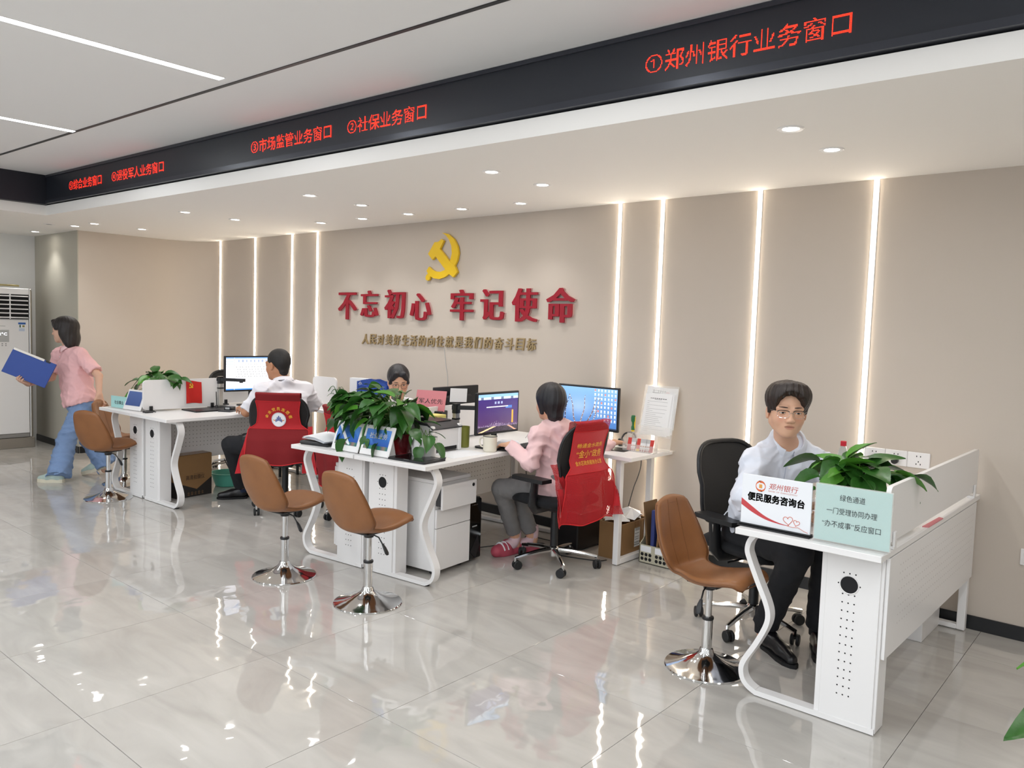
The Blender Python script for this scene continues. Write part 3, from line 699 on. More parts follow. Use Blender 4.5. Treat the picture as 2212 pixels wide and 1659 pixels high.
def bar_stool():
    t = thing('bar_stool', 'x', 'stool', (0, 0, 0), 0, 'brown leather visitor stools')
    g = G(); g.sheet(lambda a, b: stool_surface(a, 2 * b - 1), 36, 14, .0)
    # closed cushion: upper face and thicker underside meeting in a rounded rim
    g = G(); nu, nv = 40, 16
    A = np.array([[stool_surface(i / nu, 2 * j / nv - 1) for j in range(nv + 1)] for i in range(nu + 1)])
    du = np.gradient(A, axis=0); dv = np.gradient(A, axis=1); N = np.cross(du, dv); N /= np.linalg.norm(N, axis=2, keepdims=True)
    uu = np.linspace(0, 1, nu + 1)[:, None]; vv = np.abs(np.linspace(-1, 1, nv + 1))[None]
    edge = np.minimum(np.minimum(uu, 1 - uu) / .035, (1 - vv) / .14); edge = np.clip(edge, 0, 1)
    prof = np.sqrt(1 - (1 - edge) ** 2)
    thick = .013 + .004 * np.clip((uu - .4) * 3, 0, 1)
    sgn = -1 if N[20, 8, 2] < 0 else 1
    T = A + sgn * N * (prof * thick)[..., None]; B = A - sgn * N * (prof * thick)[..., None]
    W = nv + 1; K = (nu + 1) * W; fs = []
    for i in range(nu):
        for j in range(nv):
            q = (i*W+j, (i+1)*W+j, (i+1)*W+j+1, i*W+j+1)
            fs.append(q if sgn > 0 else q[::-1]); fs.append(tuple(K + k for k in (q[::-1] if sgn > 0 else q)))
    g.add(np.concatenate([T.reshape(-1, 3), B.reshape(-1, 3)]), fs)
    me = g.mesh('seat_shell', 70)
    import bmesh
    bm = bmesh.new(); bm.from_mesh(me); bmesh.ops.remove_doubles(bm, verts=bm.verts, dist=.0004); bmesh.ops.recalc_face_normals(bm, faces=bm.faces); bm.to_mesh(me); bm.free()
    sh = mesh_obj('seat_shell', me, LEATHER, t)
    for x in (-.28, .28):
        g = G(); pts = [np.array(stool_surface(u, x)) + sgn * np.array(N[int(u * nu), 8]) * .0128 for u in np.linspace(.03, .42, 18)]
        g.tube(pts, .0018, 5); g.build('seam', SEAM, sh)
    rim = [stool_surface(u, -.985) for u in np.linspace(.03, .97, 50)] + [stool_surface(u, .985) for u in np.linspace(.97, .03, 50)]
    g = G(); g.tube(rim, .0035, 5, closed=True); g.build('piping', SEAM, sh)
    g = G(); g.box(-.07, -.08, .415, .07, .08, .428, .003); g.cyl((0, 0, .385), (0, 0, .42), .026, .034, 16); g.build('seat_plate', BLK, t)
    g = G(); g.cyl((0, 0, .24), (0, 0, .40), .0165, n=18); g.build('upper_pole', CHROME, t)
    g = G(); g.lathe([(.0165, .250), (.026, .250), (.028, .243), (.026, .236), (.0165, .236)], 20, closed=True); g.build('collar', BLK, t)
    g = G(); g.cyl((0, 0, .06), (0, 0, .238), .0245, n=20); g.build('lower_pole', CHROME, t)
    g = G(); g.lathe([(.188, 0), (.190, .004), (.187, .009), (.165, .015), (.13, .024), (.095, .037), (.065, .052), (.045, .066), (.034, .079), (.031, .092), (.026, .098), (.0245, .098)], 48); g.build('base', CHROME, t)
    g = G(); g.tube([(.02, .0, .405), (.065, .01, .392), (.09, .016, .355)], .004, 8); lv = g.build('lever', BLK, t)
    g = G(); g.tube([(.089, .016, .358), (.103, .019, .336), (.118, .022, .308), (.124, .023, .298)], [.007, .013, .015, .008], 10, flat=.55); g.build('lever_handle', BLK, lv)
    return t
st0 = bar_stool()
SL = [((-1.655, 3.325), -1.66, 'brown leather stool in front of the right desk, nearest the bank sign'),
      ((-3.405, 2.735), .10, 'brown leather stool in front of the drawer cabinet, right of the middle two'),
      ((-4.12, 2.665), .12, 'brown leather stool in front of the red vest chair, left of the middle two'),
      ((-6.90, 2.75), .42, 'brown leather stool at the left desk with the walking woman behind it'),
      ((-7.42, 3.10), -.85, 'brown leather stool mostly hidden behind the far left desk leg, held by the walking woman')]
for i, ((x, y), rz, lb) in enumerate(SL):
    o = st0 if i == 0 else copy_tree(st0)
    o.location = (x, y, 0); o.rotation_euler = (0, 0, rz); o['label'] = lb
    if i == 0: o.scale = (1, 1, .965)        # its gas lift is set a little lower

# ------------------------------------------------------------------ black office chairs (forward = +y)
def office_chair(label, loc, rz, back_mat=None, arms=True, zo=0.0):
    t = thing('office_chair', label, 'chair', loc, rz, 'black swivel office chairs')
    for k in range(5):
        a = 2 * PI * k / 5 + .3; c, s = math.cos(a), math.sin(a); R = np.array([[c, -s, 0], [s, c, 0], [0, 0, 1]])
        P = [(.03, 0, .105), (.12, 0, .1), (.22, 0, .086), (.285, 0, .074)]
        g = G(); g.tube([R @ np.array(p) for p in P], [.019, .016, .0135, .012], 8); g.cyl(R @ np.array((.282, 0, .08)), R @ np.array((.282, 0, .05)), .009, n=8)
        lg = g.build('base_leg', CHROME, t)
        b = a + 1.1 + k; d = np.array((math.cos(b), math.sin(b), 0)); n_ = np.array((-math.sin(b), math.cos(b), 0)); c0 = R @ np.array((.282, 0, .029)) + d * .012
        g = G()
        for sd in (-1, 1): g.tube([c0 + n_ * sd * .006, c0 + n_ * sd * .009, c0 + n_ * sd * .019, c0 + n_ * sd * .022], [.026, .029, .029, .025], 18)
        g.obox(c0 + np.array((0, 0, .016)), (.014, .014, .012), [[d[0], n_[0], 0], [d[1], n_[1], 0], [0, 0, 1]], .004)
        g.build('castor', RUBBER, lg)
    g = G(); g.lathe([(.0, .06), (.026, .06), (.03, .075), (.034, .12), (.026, .128), (0, .128)], 20); g.build('hub', CHROME, t)
    g = G(); g.cyl((0, 0, .12), (0, 0, .36), .026, n=16); g.cyl((0, 0, .34), (0, 0, .40), .02, n=12); g.build('gas_lift', BLK, t)
    g = G(); g.box(-.09, -.13, .37, .09, .12, .415, .015); g.cyl((.09, .02, .39), (.24, .03, .385), .006, n=8); g.build('mechanism', BLK, t)
    # seat cushion
    def seat(u, v):
        a = 2 * PI * u; r = math.sin(PI * v); x = .235 * math.copysign(abs(math.cos(a)) ** .45, math.cos(a)) * r ** .35 if r > 1e-6 else 0; y = .235 * math.copysign(abs(math.sin(a)) ** .45, math.sin(a)) * r ** .35 if r > 1e-6 else 0
        z = .452 + .042 * -math.cos(PI * v) - (.03 * max(0, (y - .12) / .115) ** 2)
        return (x, y, z)
    g = G(); g.sheet(seat, 40, 14); g.build('seat', BLKCLOTH, t, smooth=60)
    # back: frame loop with stretched mesh
    def bk(x, z):
        h = (z - .52) / .50; return (x, -.235 - .075 * h - .035 * math.sin(PI * min(max(h, 0), 1)) * -1 - .0 + .55 * x * x, z)
    out = []
    for k in range(44):
        a = 2 * PI * k / 44; cx_, cz = math.cos(a), math.sin(a)
        wd = .225 if cz > 0 else .205
        out.append(bk(wd * math.copysign(abs(cx_) ** .55, cx_), .742 + zo + (.218 + zo * .6) * math.copysign(abs(cz) ** .6, cz)))
    g = G(); g.tube(out, .011, 8, closed=True, flat=1.2); g.build('back_frame', back_mat or BLK, t, smooth=60)
    def msh(u, v):
        a = 2 * PI * u; r = v; cx_, cz = math.cos(a) , math.sin(a); wd = .222 if cz > 0 else .202
        return bk(r * wd * math.copysign(abs(cx_) ** .55, cx_), .742 + zo + r * (.215 + zo * .6) * math.copysign(abs(cz) ** .6, cz))
    g = G(); g.sheet(msh, 44, 8, .008); g.build('backrest', back_mat or MESHBLK, t, smooth=60)
    g = G(); g.tube([(0, -.10, .40), (0, -.21, .41), (0, -.255, .46), (0, -.262, .60)], [.026, .026, .022, .016], 10); g.box(-.10, -.272, .585, .10, -.250, .63, .008); g.build('back_support', BLK, t)
    if arms:
        for sd in (-1, 1):
            g = G(); g.tube([(sd * .10, -.02, .405), (sd * .235, -.03, .41), (sd * .262, -.035, .44), (sd * .262, -.05, .595)], [.02, .022, .024, .022], 10, flat=1.5); ap = g.build('arm_post', BLK, t)
            g = G(); g.box(sd * .287 - .001, -.058, .53, sd * .287 + .001, -.032, .575, .0005); g.build('height_button', SILVER, ap)
            g = G(); g.prism([(sd * .262 - .045, -.15), (sd * .262 + .045, -.15), (sd * .262 + .05, -.02), (sd * .262 + .042, .11), (sd * .262, .125), (sd * .262 - .042, .11), (sd * .262 - .05, -.02)][::1], .592, .616, 'xy')
            g.build('armrest', BLK, t, smooth=50)
    return t
def face_rz(fx, fy): return math.atan2(-fx, fy)   # local +y turned to (fx, fy)
CH1, CH2, CH3, CH4 = (-1.72, 3.97), (-3.14, 4.06), (-5.60, 3.62), (-4.86, 3.84)
office_chair('black mesh back swivel chair of the bespectacled man at the right desk', (CH1[0], CH1[1], 0), face_rz(.95, -.32))
office_chair('black swivel chair of the woman in pink, red vest over its back', (CH2[0], CH2[1], 0), face_rz(-1, .05))
office_chair('black swivel chair of the man in the white shirt, badge vest over its back', (CH3[0], CH3[1], 0), face_rz(-.70, .71))
office_chair('black swivel chair of the woman with glasses behind the pothos plant', (CH4[0], CH4[1], 0), face_rz(.2, .97), zo=-.05)
office_chair('black swivel chair at the left picture edge under a red vest', (-8.035, 1.94, 0), face_rz(-.9, .3), zo=-.06)
office_chair('black swivel chair standing empty behind the far left monitor', (-7.40, 4.20, 0), face_rz(.95, -.3), zo=.03)
# ------------------------------------------------------------------ red volunteer vests hung over chair backs
def vest(label, loc, rz, net_lower=True, badge=False, lines=None, zt=.972, zb=.42, ph=0.0):
    t = thing('red_vest', label, 'vest', loc, rz, 'red vests hung over chairs')
    def yb(x, z):
        h = (z - .52) / .50; hh = min(max(h, 0), 1)
        y = -.235 - .075 * h + .035 * math.sin(PI * hh) + .55 * min(abs(x), .24) ** 2 - .024
        drop = max(0, .72 - z)
        return y - .055 * min(1, max(0, .74 - z) / .12) - .04 * drop + .010 * math.sin(x * 28 + ph + z * 3) * min(1, drop * 5) + .004 * math.sin(x * 17 + z * 11 + ph)
    def half(z):
        f = (zt - z) / (zt - zb)
        if f < .10: return .172 + .003 * f
        if f < .44: return .172 - .012 * math.sin(PI * (f - .10) / .34)
        if f < .52: return .172 + (f - .44) / .08 * .062
        return .234 + (f - .52) * .05
    def P(x, z, off=0.0): return (x, yb(x, z) - off, z)
    def part_(name, z0, z1, m, xa=-1, xb=1, nu=36, nv=14, parent=t, off=0.0, th=.0022, edge=None):
        def f(u, v):
            z = z0 + (z1 - z0) * v; hw = half(z); x = (xa + (xb - xa) * u) * hw
            zz = z + (edge(u) if edge and v < .01 else 0)
            return P(x, zz, off)
        g = G(); g.sheet(f, nu, nv, th); return g.build(name, m, parent, smooth=60)
    zs = zb + (zt - zb) * .50; zy = zt - .055
    part_('yoke', zs, zy, RED if net_lower else mat('deep_red_cloth', '#b01a22', .8, bump=.08, bscale=60)); low = REDNET if net_lower else mat('dark_red_cloth', '#7d1016', .85, bump=.08, bscale=60)
    part_('lower_back', zb, zs, low, edge=lambda u: .012 * math.sin(u * 9 + ph), off=.0005)
    # shoulder fold over the top of the chair back
    def fold(u, v):
        x = (2 * u - 1) * .172; a = PI * v; y0 = yb(x, zy)
        if v < .25: return P(x, zy + (zt - zy) * v / .25)
        if v < .5: k = (v - .25) / .25; return (x, yb(x, zt) + .022 + .030 * -math.cos(PI * k) + .008, zt + .012 * math.sin(PI * k))
        k = (v - .5) / .5; return (x, yb(x, zt) + .062 + .03 * k, zt - .30 * k)
    g = G(); g.sheet(fold, 20, 24, .002); g.build('shoulder', REDNET if net_lower else mat('dark_red_cloth', '#7d1016', .85), t, smooth=60)
    # front halves falling past the sides of the chair back
    for sd in (-1, 1):
        def fl(u, v):
            z = .71 - .36 * v; x = sd * (.185 + u * (.06 + .07 * v)); y = yb(x, z) + .035 + .05 * (1 - v) - .07 * u * v + .006 * math.sin(v * 12 + u * 9 + ph)
            return (x, y, z)
        g = G(); g.sheet(fl, 12, 16, .0022); fp = g.build('front_half', REDNET if net_lower else RED, t, smooth=60)
        def pk(u, v):
            a = fl(.18 + .7 * u, .42 + .42 * v); return (a[0], a[1] - .008, a[2])
        g = G(); g.sheet(pk, 8, 8, .002); g.build('pocket', RED, fp, smooth=60)
        def pf(u, v):
            a = fl(.14 + .78 * u, .38 + .12 * v); return (a[0], a[1] - .012, a[2])
        g = G(); g.sheet(pf, 8, 4, .002); g.build('pocket_flap', RED, fp, smooth=60)
    # piping along hem and armholes
    rimz = np.linspace(zb, zy, 40)
    g = G()
    g.tube([P(half(zb) * u, zb + .012 * math.sin((u + 1) / 2 * 9 + ph), .002) for u in np.linspace(-1, 1, 40)], .0035, 6)
    for sd in (-1, 1): g.tube([P(sd * half(z), z, .001) for z in rimz], .0033, 6)
    g.tube([P(half(zs) * u, zs, .0025) for u in np.linspace(-1, 1, 30)], .0022, 5); g.tube([P(half(zy) * u, zy, .0025) for u in np.linspace(-1, 1, 30)], .0018, 5)
    g.build('piping', mat('bright_red_piping', '#cf2026', .7), t, smooth=60)
    if lines:
        g = G()
        for s, x0, x1, z0, z1 in lines: write(g, s, x0, x1, z0, z1, lambda x, z, d: P(x, z, .0045), 0, .008)
        g.build('yellow_writing', GOLD, t, smooth=0)
    if badge:
        c = (0.005, .775); r = .056
        g = G(); vs = [P(c[0], c[1], .006)] + [P(c[0] + r * math.cos(a), c[1] + r * math.sin(a), .006) for a in np.linspace(0, 2*PI, 40, endpoint=False)]
        g.add(vs, [(0, 1 + k, 1 + (k + 1) % 40) for k in range(40)]); bd = g.build('badge', PAPER, t)
        g = G(); g.tube([P(c[0] + (r - .004) * math.cos(a), c[1] + (r - .004) * math.sin(a), .0068) for a in np.linspace(0, 2*PI, 40, endpoint=False)], .0009, 4, closed=True)
        g.build('badge_ring', mat('badge_grey', '#8a8fa5', .6), bd)
        BB = mat('badge_blue', '#2b3f91', .5); g = G()
        for dx, h0, h1, w_ in ((0, -.028, .032, .0042), (-.011, -.026, .022, .0038), (.011, -.026, .022, .0038), (-.021, -.022, .006, .0034), (.021, -.022, .006, .0034)):
            q = [(dx - w_, h0), (dx + w_, h0), (dx + w_, h1 - .006), (dx, h1), (dx - w_, h1 - .006)]
            g.add([P(c[0] + a, c[1] + b, .0075) for a, b in q], [(0, 1, 2, 3, 4)])
        g.build('badge_towers', BB, bd, smooth=0)
        g = G()
        for sd in (-1, 1):
            q = [(sd * .026, -.014), (sd * .042, -.006), (sd * .044, .000), (sd * .036, -.002), (sd * .026, -.006)]
            g.add([P(c[0] + a, c[1] + b, .0078) for a, b in q], [(0, 1, 2, 3, 4)])
        g.build('badge_bands', mat('badge_orange', '#dd9a52', .5), bd, smooth=0)
        g = G()
        for k, ch in enumerate('金水党员志愿者'):
            a = math.radians(158 - k * 136 / 6); R_ = .098; cx_, cz = c[0] + R_ * math.cos(a), c[1] - .012 + R_ * math.sin(a); ro = a - PI / 2
            V, F = text_geo(ch, 1, 0, .012); mn, mx = V.min(0), V.max(0); mid = (mn + mx) / 2
            pts = []
            for v in V:
                lx, lz = (v[0] - mid[0]) * .030, (v[1] - mid[1]) * .030
                pts.append(P(cx_ + lx * math.cos(ro) - lz * math.sin(ro), cz + lx * math.sin(ro) + lz * math.cos(ro), .005))
            g.add(pts, F)
        g.build('yellow_writing', GOLD, t, smooth=0)
    return t
def chair_frame(ch, rz): return (ch[0], ch[1], 0), rz
vest('red vest with round white badge and arched yellow writing on the white-shirted man\'s chair', *chair_frame(CH3, face_rz(-.70, .71)), net_lower=False, badge=True, zt=.975, zb=.43)
vest('red net vest with three lines of yellow writing on the pink woman\'s chair', *chair_frame(CH2, face_rz(-1, .05)), net_lower=True, ph=1.2, zt=.975, zb=.345,
     lines=[('畅通金水政务', -.12, .12, .815, .845), ('“金小”政务', -.115, .12, .75, .80), ('金水区政务服务办公室', -.125, .125, .705, .733)])
vest('plain red vest behind the big pothos plant, over the glasses woman\'s chair', *chair_frame(CH4, face_rz(.2, .97)), net_lower=False, ph=2.1, zt=.905, zb=.30)
vest('red vest at the left picture edge, only its tip in view', (-8.035, 1.94, 0), face_rz(-.9, .3), net_lower=False, ph=.6, zt=.90, zb=.38)
# ------------------------------------------------------------------ potted plants
def leaf_mesh(name, w_, fold, droop, curl, m):
    """heart-shaped pothos blade, base at the origin, tip towards +y"""
    prof = [(0, .0), (-.03, .30), (.02, .62), (.14, .86), (.30, .98), (.48, .92), (.66, .68), (.82, .36), (.93, .14), (1.0, 0.0)]
    vs = []; fs = []
    for i, (y, h) in enumerate(prof):
        t = i / (len(prof) - 1)
        for k in (-1, -.5, 0, .5, 1):
            x = k * h * w_; yy = y if abs(k) > .1 else (y if i else .06)
            z = fold * abs(x) - droop * yy * yy + curl * math.sin(yy * 7 + k * 2) * abs(k) * .03
            vs.append((x, yy, z))
    n = 5
    for i in range(len(prof) - 1):
        for k in range(4): fs.append((i*n+k, i*n+k+1, (i+1)*n+k+1, (i+1)*n+k))
    g = G(); g.add(vs, fs); me = g.mesh(name, 80); me.materials.append(m); return me
LEAVES = [leaf_mesh('leaf', .36, .35, .25, 1, LEAF), leaf_mesh('leaf', .40, .25, .45, -1, LEAF), leaf_mesh('leaf', .33, .45, .15, .6, LEAF2), leaf_mesh('leaf', .38, .15, .6, 1.4, LEAF), leaf_mesh('leaf', .36, .5, .35, -.5, LEAF)]
def add_leaf(t, p, direction, size, roll=0.0, k=None, rnd=random):
    d = Vector(direction).normalized(); up = Vector((0, 0, 1))
    x = d.cross(up); x = x.normalized() if x.length > 1e-3 else Vector((1, 0, 0)); z = x.cross(d)
    M = Matrix((x, d, z)).transposed().to_4x4() @ Matrix.Rotation(roll, 4, 'Y')
    o = bpy.data.objects.new('leaf', LEAVES[rnd.randrange(5) if k is None else k]); o.matrix_local = Matrix.Translation(p) @ M @ Matrix.Diagonal((size, size, size, 1)); link(o, t)
def pothos(name, label, loc, pot, leaves, rnd):
    """pot: function building the pot under t; leaves: list of (target point, size, pitch) relative to loc"""
    t = thing(name, label, 'plant', loc); top = pot(t)
    g = G()
    for (p, size, pitch) in leaves:
        p = Vector(p); base = Vector((rnd.uniform(-.04, .04), rnd.uniform(-.04, .04), top)); out = Vector((p.x - base.x, p.y - base.y, 0)); L_ = out.length; out = out / L_ if L_ > .01 else Vector((1, 0, 0))
        a = rnd.uniform(-.5, .5); d = Vector((out.x * math.cos(a) - out.y * math.sin(a), out.x * math.sin(a) + out.y * math.cos(a), math.tan(pitch))).normalized()
        s = p - d * size * .45
        mid = base.lerp(s, .55) + Vector((0, 0, .04 + .03 * L_ * 3))
        g.tube([base, mid, s], .0022, 5)
        add_leaf(t, s, d, size, rnd.uniform(-.5, .5), None, rnd)
    g.build('stem', STEM, t, smooth=60)
    return t
def round_pot(r0, r1, h, m, soil=True, wall=.004):
    def f(t):
        g = G(); g.lathe([(0, 0), (r0, 0), (r0 + .002, .004), (r1, h - .004), (r1, h), (r1 - wall, h), (r0 - wall, .01), (0, .01)], 32); g.build('pot', m, t)
        g = G(); g.lathe([(0, h - .018), (r1 - wall - .002, h - .022)], 24); g.build('soil', SOIL, t); return h - .02
    return f
rnd = random.Random(3)
def cloud(n, c, r, size, rnd, pit=(-.9, .5), inner=.45):
    out = []
    while len(out) < n:
        q = Vector((rnd.uniform(-1, 1), rnd.uniform(-1, 1), rnd.uniform(-1, 1)))
        if not inner < q.length < 1: continue
        p = Vector((c[0] + q.x * r[0], c[1] + q.y * r[1], c[2] + q.z * r[2]))
        pitch = pit[0] + (pit[1] - pit[0]) * (q.z * .5 + .5) + rnd.uniform(-.3, .3)
        out.append((p, rnd.uniform(*size), max(-1.3, min(1.2, pitch))))
    return out
TINT = mat('tinted_red_glass', '#a03038', .08, trans=.75, ior=1.45)
big_loc = L2(.165, .235, ZT)
c, s = math.cos(RZ2), math.sin(RZ2)
lv = cloud(105, (-.19, -.03, .25), (.40, .25, .17), (.10, .155), rnd, (-1.15, .25), .5)
lv += cloud(50, (-.17, -.09, .24), (.34, .17, .14), (.10, .14), rnd, (-1.2, .1), .1)
lv += [((-.38, -.2, .05), .125, -1.1), ((-.30, -.22, .02), .13, -1.2), ((-.12, -.20, .06), .12, -1.0), ((-.02, -.2, .03), .11, -1.1), ((-.5, -.05, .22), .12, -.1), ((-.58, -.08, .16), .13, -.2), ((.20, -.05, .16), .11, -.3), ((.23, .05, .22), .10, .1), ((-.25, -.02, .42), .11, .6), ((-.1, .05, .38), .1, .5), ((-.36, .0, .38), .1, .4)]
pothos('potted_pothos', 'large bushy pothos plant in a red tinted pot on the middle desk', big_loc, round_pot(.058, .072, .13, TINT), lv, rnd)
# trailing vine in the white planter
wl = L2(.345, .255, ZT)
t = pothos('trailing_pothos', 'white round planter with a trailing pothos vine before the printer', wl, round_pot(.07, .082, .125, LAM), [((.10, -.06, .11), .12, -.5), ((.06, -.10, .04), .09, -.9), ((.13, .02, .06), .11, -.6), ((-.02, -.08, .12), .09, -.8), ((.05, .05, .16), .09, .2)], rnd)
# right desk plant
rl = (-1.10, 3.47, ZT)
r2 = random.Random(11)
lv = cloud(44, (.02, .05, .225), (.21, .17, .085), (.115, .165), r2, (-.85, .3), .45)
lv += [((-.22, .05, .27), .15, .1), ((-.20, -.02, .18), .15, -.3), ((.26, .08, .25), .12, -.1), ((.02, .02, .34), .13, .7), ((.10, .1, .31), .13, .6), ((-.05, -.12, .2), .13, -.5), ((.08, -.12, .19), .14, -.5), ((-.16, -.1, .13), .12, -.6), ((.12, -.05, .26), .15, .0)]
pothos('potted_pothos', 'pothos plant with broad leaves behind the aqua sign on the right desk', rl, round_pot(.06, .075, .13, BLK), lv, r2)
# left desk plant
ll = L3(-.22, .34, ZT); r3 = random.Random(5)
lv = cloud(44, (.0, .02, .25), (.27, .16, .08), (.10, .16), r3, (-.8, .4), .4)
lv += [((-.28, -.14, .13), .13, -.7), ((-.34, -.08, .23), .13, .0), ((.30, .1, .27), .11, .1), ((-.05, 0, .36), .11, .8), ((-.2, -.18, .08), .11, -.9), ((-.12, -.12, .2), .12, -.4)]
pothos('potted_pothos', 'pothos plant behind the white desk screen on the far left desk', ll, round_pot(.06, .075, .13, LAM), lv, r3)
# little grass-like plant and the leaf at the right edge
t = thing('spider_plant', 'small thin-leaved plant beside the sanitiser bottle on the wall table', 'plant', (-5.96, 4.40, ZT))
round_pot(.035, .045, .08, LAM)(t); r4 = random.Random(8); g = G()
for k in range(16):
    a = 2 * PI * k / 16; L_ = r4.uniform(.07, .12); h = r4.uniform(.08, .15)
    P = [(0, 0, .06), (L_ * .4 * math.cos(a), L_ * .4 * math.sin(a), .06 + h), (L_ * .8 * math.cos(a), L_ * .8 * math.sin(a), .06 + h * 1.05), (L_ * 1.15 * math.cos(a), L_ * 1.15 * math.sin(a), .06 + h * .75)]
    g.tube(smooth_path(P, 4), [.003] * 12 + [.0008], 4, flat=.3)
g.build('blades', LEAF, t, smooth=60)
t = thing('floor_plant', 'broad green leaf of a floor plant reaching in at the right edge', 'plant', (-.08, 2.98, 0))
round_pot(.10, .13, .22, LAM)(t); r5 = random.Random(2); g = G()
for k, (a, L_, h, sz) in enumerate(((3.1, .22, .60, .23), (3.9, .2, .42, .3), (2.2, .22, .5, .3), (1.2, .2, .55, .32), (.2, .2, .48, .3), (5.2, .22, .40, .3))):
    p = Vector((L_ * .5 * math.cos(a), L_ * .5 * math.sin(a), h)); g.tube([(0, 0, .2), p * .6 + Vector((0, 0, .1)), p], .005, 6)
    add_leaf(t, p, (math.cos(a), math.sin(a), .1 if k else -.35), sz, 0, 2 if k == 0 else None, r5)
g.build('stem', STEM, t)
# ------------------------------------------------------------------ things on and under the desks
def rotz(a): c, s = math.cos(a), math.sin(a); return [[c, -s, 0], [s, c, 0], [0, 0, 1]]
def prism_obj(name, poly, d0, d1, plane, m, parent, smooth=30):
    g = G(); g.prism(poly, d0, d1, plane); return g.build(name, m, parent, smooth=smooth)
def rrect(x0, z0, x1, z1, r, n=5, corners=(1, 1, 1, 1)):
    P = []
    for (cx_, cz, a0, on) in ((x1 - r, z0 + r, -PI/2, corners[0]), (x1 - r, z1 - r, 0, corners[1]), (x0 + r, z1 - r, PI/2, corners[2]), (x0 + r, z0 + r, PI, corners[3])):
        if not on: P.append((cx_ + (r if cx_ > (x0+x1)/2 else -r), cz + (r if cz > (z0+z1)/2 else -r))); continue
        for k in range(n + 1): a = a0 + PI/2 * k / n; P.append((cx_ + r * math.cos(a), cz + r * math.sin(a)))
    return P
# ---- right desk
t = thing('bank_sign', 'white bank sign with orange logo and black lettering on the right desk', 'sign', (-1.30, 3.17, ZT))
g = G(); g.box(-.155, -.025, 0, .155, .045, .006, .002); g.box(-.155, -.012, .006, .155, .004, .013, .002); g.build('base', BLK, t)
g = G(); g.box(-.1485, -.0035, .010, .1485, .0035, .222, .001); g.build('board', PAPER, t)
def bs(x, z, d=0): return (x, -.0042, z)
g = G(); write_bold(g, '便民服务咨询台', -.122, .122, .112, .149, bs, .0014); g.build('black_lettering', INK, t, smooth=0)
g = G(); write(g, '郑州银行', -.032, .092, .171, .197, bs, 0, .0, shear=.15); g.build('red_lettering', INKRED, t, smooth=0)
g = G(); write(g, 'BANK OF ZHENGZHOU', -.032, .088, .1605, .1665, bs); g.build('small_lettering', mat('pale_red_ink', '#cf8a7c', .6), t, smooth=0)
ORANGE = mat('logo_orange', '#de6a3a', .5); g = G()
for sgn in (1, -1):      # two interlocked swooshes of the round logo
    o_ = [(.024 * math.cos(a), .026 * math.sin(a)) for a in np.linspace(-.5 * PI, .62 * PI, 22)]; i_ = [(.004 + .017 * math.cos(a), .016 * math.sin(a)) for a in np.linspace(.62 * PI, -.42 * PI, 20)]
    g.add([bs(-.067 + sgn * x * .9, .178 + sgn * z * .9) for x, z in o_ + i_], [tuple(range(len(o_) + len(i_)))])
g.build('logo', ORANGE, t, smooth=0)
g = G(); g.add([(-.067 + sx * .0065, -.0046, .178 + sz * .008) for sx, sz in ((-1, -1), (1, -1), (1, 1), (-1, 1))], [(0, 1, 2, 3)]); g.build('logo_core', mat('logo_amber', '#e8a24a', .5), t, smooth=0)
RIB = mat('ribbon_red', '#c8444a', .5); g = G()
top_ = smooth_path([(-.148, .118), (-.10, .088), (-.04, .055), (.02, .038), (.06, .034)], 6); bot_ = smooth_path([(-.148, .090), (-.10, .064), (-.04, .042), (.02, .033), (.06, .032)], 6)
g.add([bs(*p) for p in top_ + bot_[::-1]], [tuple(range(len(top_) + len(bot_)))]); g.build('ribbon', RIB, t, smooth=0)
HEART = mat('heart_orange', '#d8694c', .5)
def heart(cx_, cz, s, tilt): 
    P = []
    for a in np.linspace(0, 2*PI, 40, endpoint=False):
        x = 16 * math.sin(a) ** 3; z = 13 * math.cos(a) - 5 * math.cos(2*a) - 2 * math.cos(3*a) - math.cos(4*a); x *= s / 17; z *= s / 17
        P.append((cx_ + x * math.cos(tilt) - z * math.sin(tilt), -.0044, cz + x * math.sin(tilt) + z * math.cos(tilt)))
    return P
for h in ((.057, .055, .021, .15), (.092, .050, .014, -.2)):
    g = G(); g.tube(heart(*h), .0011, 5, closed=True); g.build('heart', HEART, t)
g = G(); g.tube([(.05, -.0044, .033), (.075, -.0044, .03), (.10, -.0044, .033), (.125, -.0044, .022), (.14, -.0044, .018)], .0009, 5); g.build('ribbon_tail', HEART, t)
t = thing('aqua_sign', 'pale aqua sign with three lines of black writing on the right desk corner', 'sign', (-.992, 3.165, ZT), .03)
g = G(); g.box(-.144, -.03, 0, .144, .03, .004, .001); g.box(-.144, -.0045, .004, .144, -.0025, .232); g.box(-.144, .0035, .004, .144, .0055, .232); g.build('stand', mat('sign_acrylic', '#f6f4f0', .12, alpha=.22), t)
g = G(); g.box(-.141, -.0022, .006, .141, .0032, .228); g.build('card', AQUA, t)
def as_(x, z, d=0): return (x, -.0052, z)
for s, x0, x1, z0, z1 in (('绿色通道', -.048, .046, .172, .197), ('一门受理协同办理', -.096, .092, .118, .143), ('“办不成事”反应窗口', -.111, .108, .064, .090)):
    g = G(); write(g, s, x0, x1, z0, z1, as_, 0, -.004); g.build('writing', INK, t, smooth=0)
t = thing('desk_screen', 'white desk screen with rounded corners along the edge of the right desk', 'partition', (-.872, 0, ZT))
prism_obj('board', rrect(3.19, .03, 4.73, .25, .025), -.009, .009, 'yz', LAM, t)
for y in (3.24, 4.64):
    g = G(); g.box(-.018, y, .0, .018, y + .035, .012, .002); g.box(.010, y + .004, .01, .019, y + .031, .07, .002); g.box(-.019, y + .004, .01, -.010, y + .031, .07, .002); g.build('clamp', WMETAL, t)
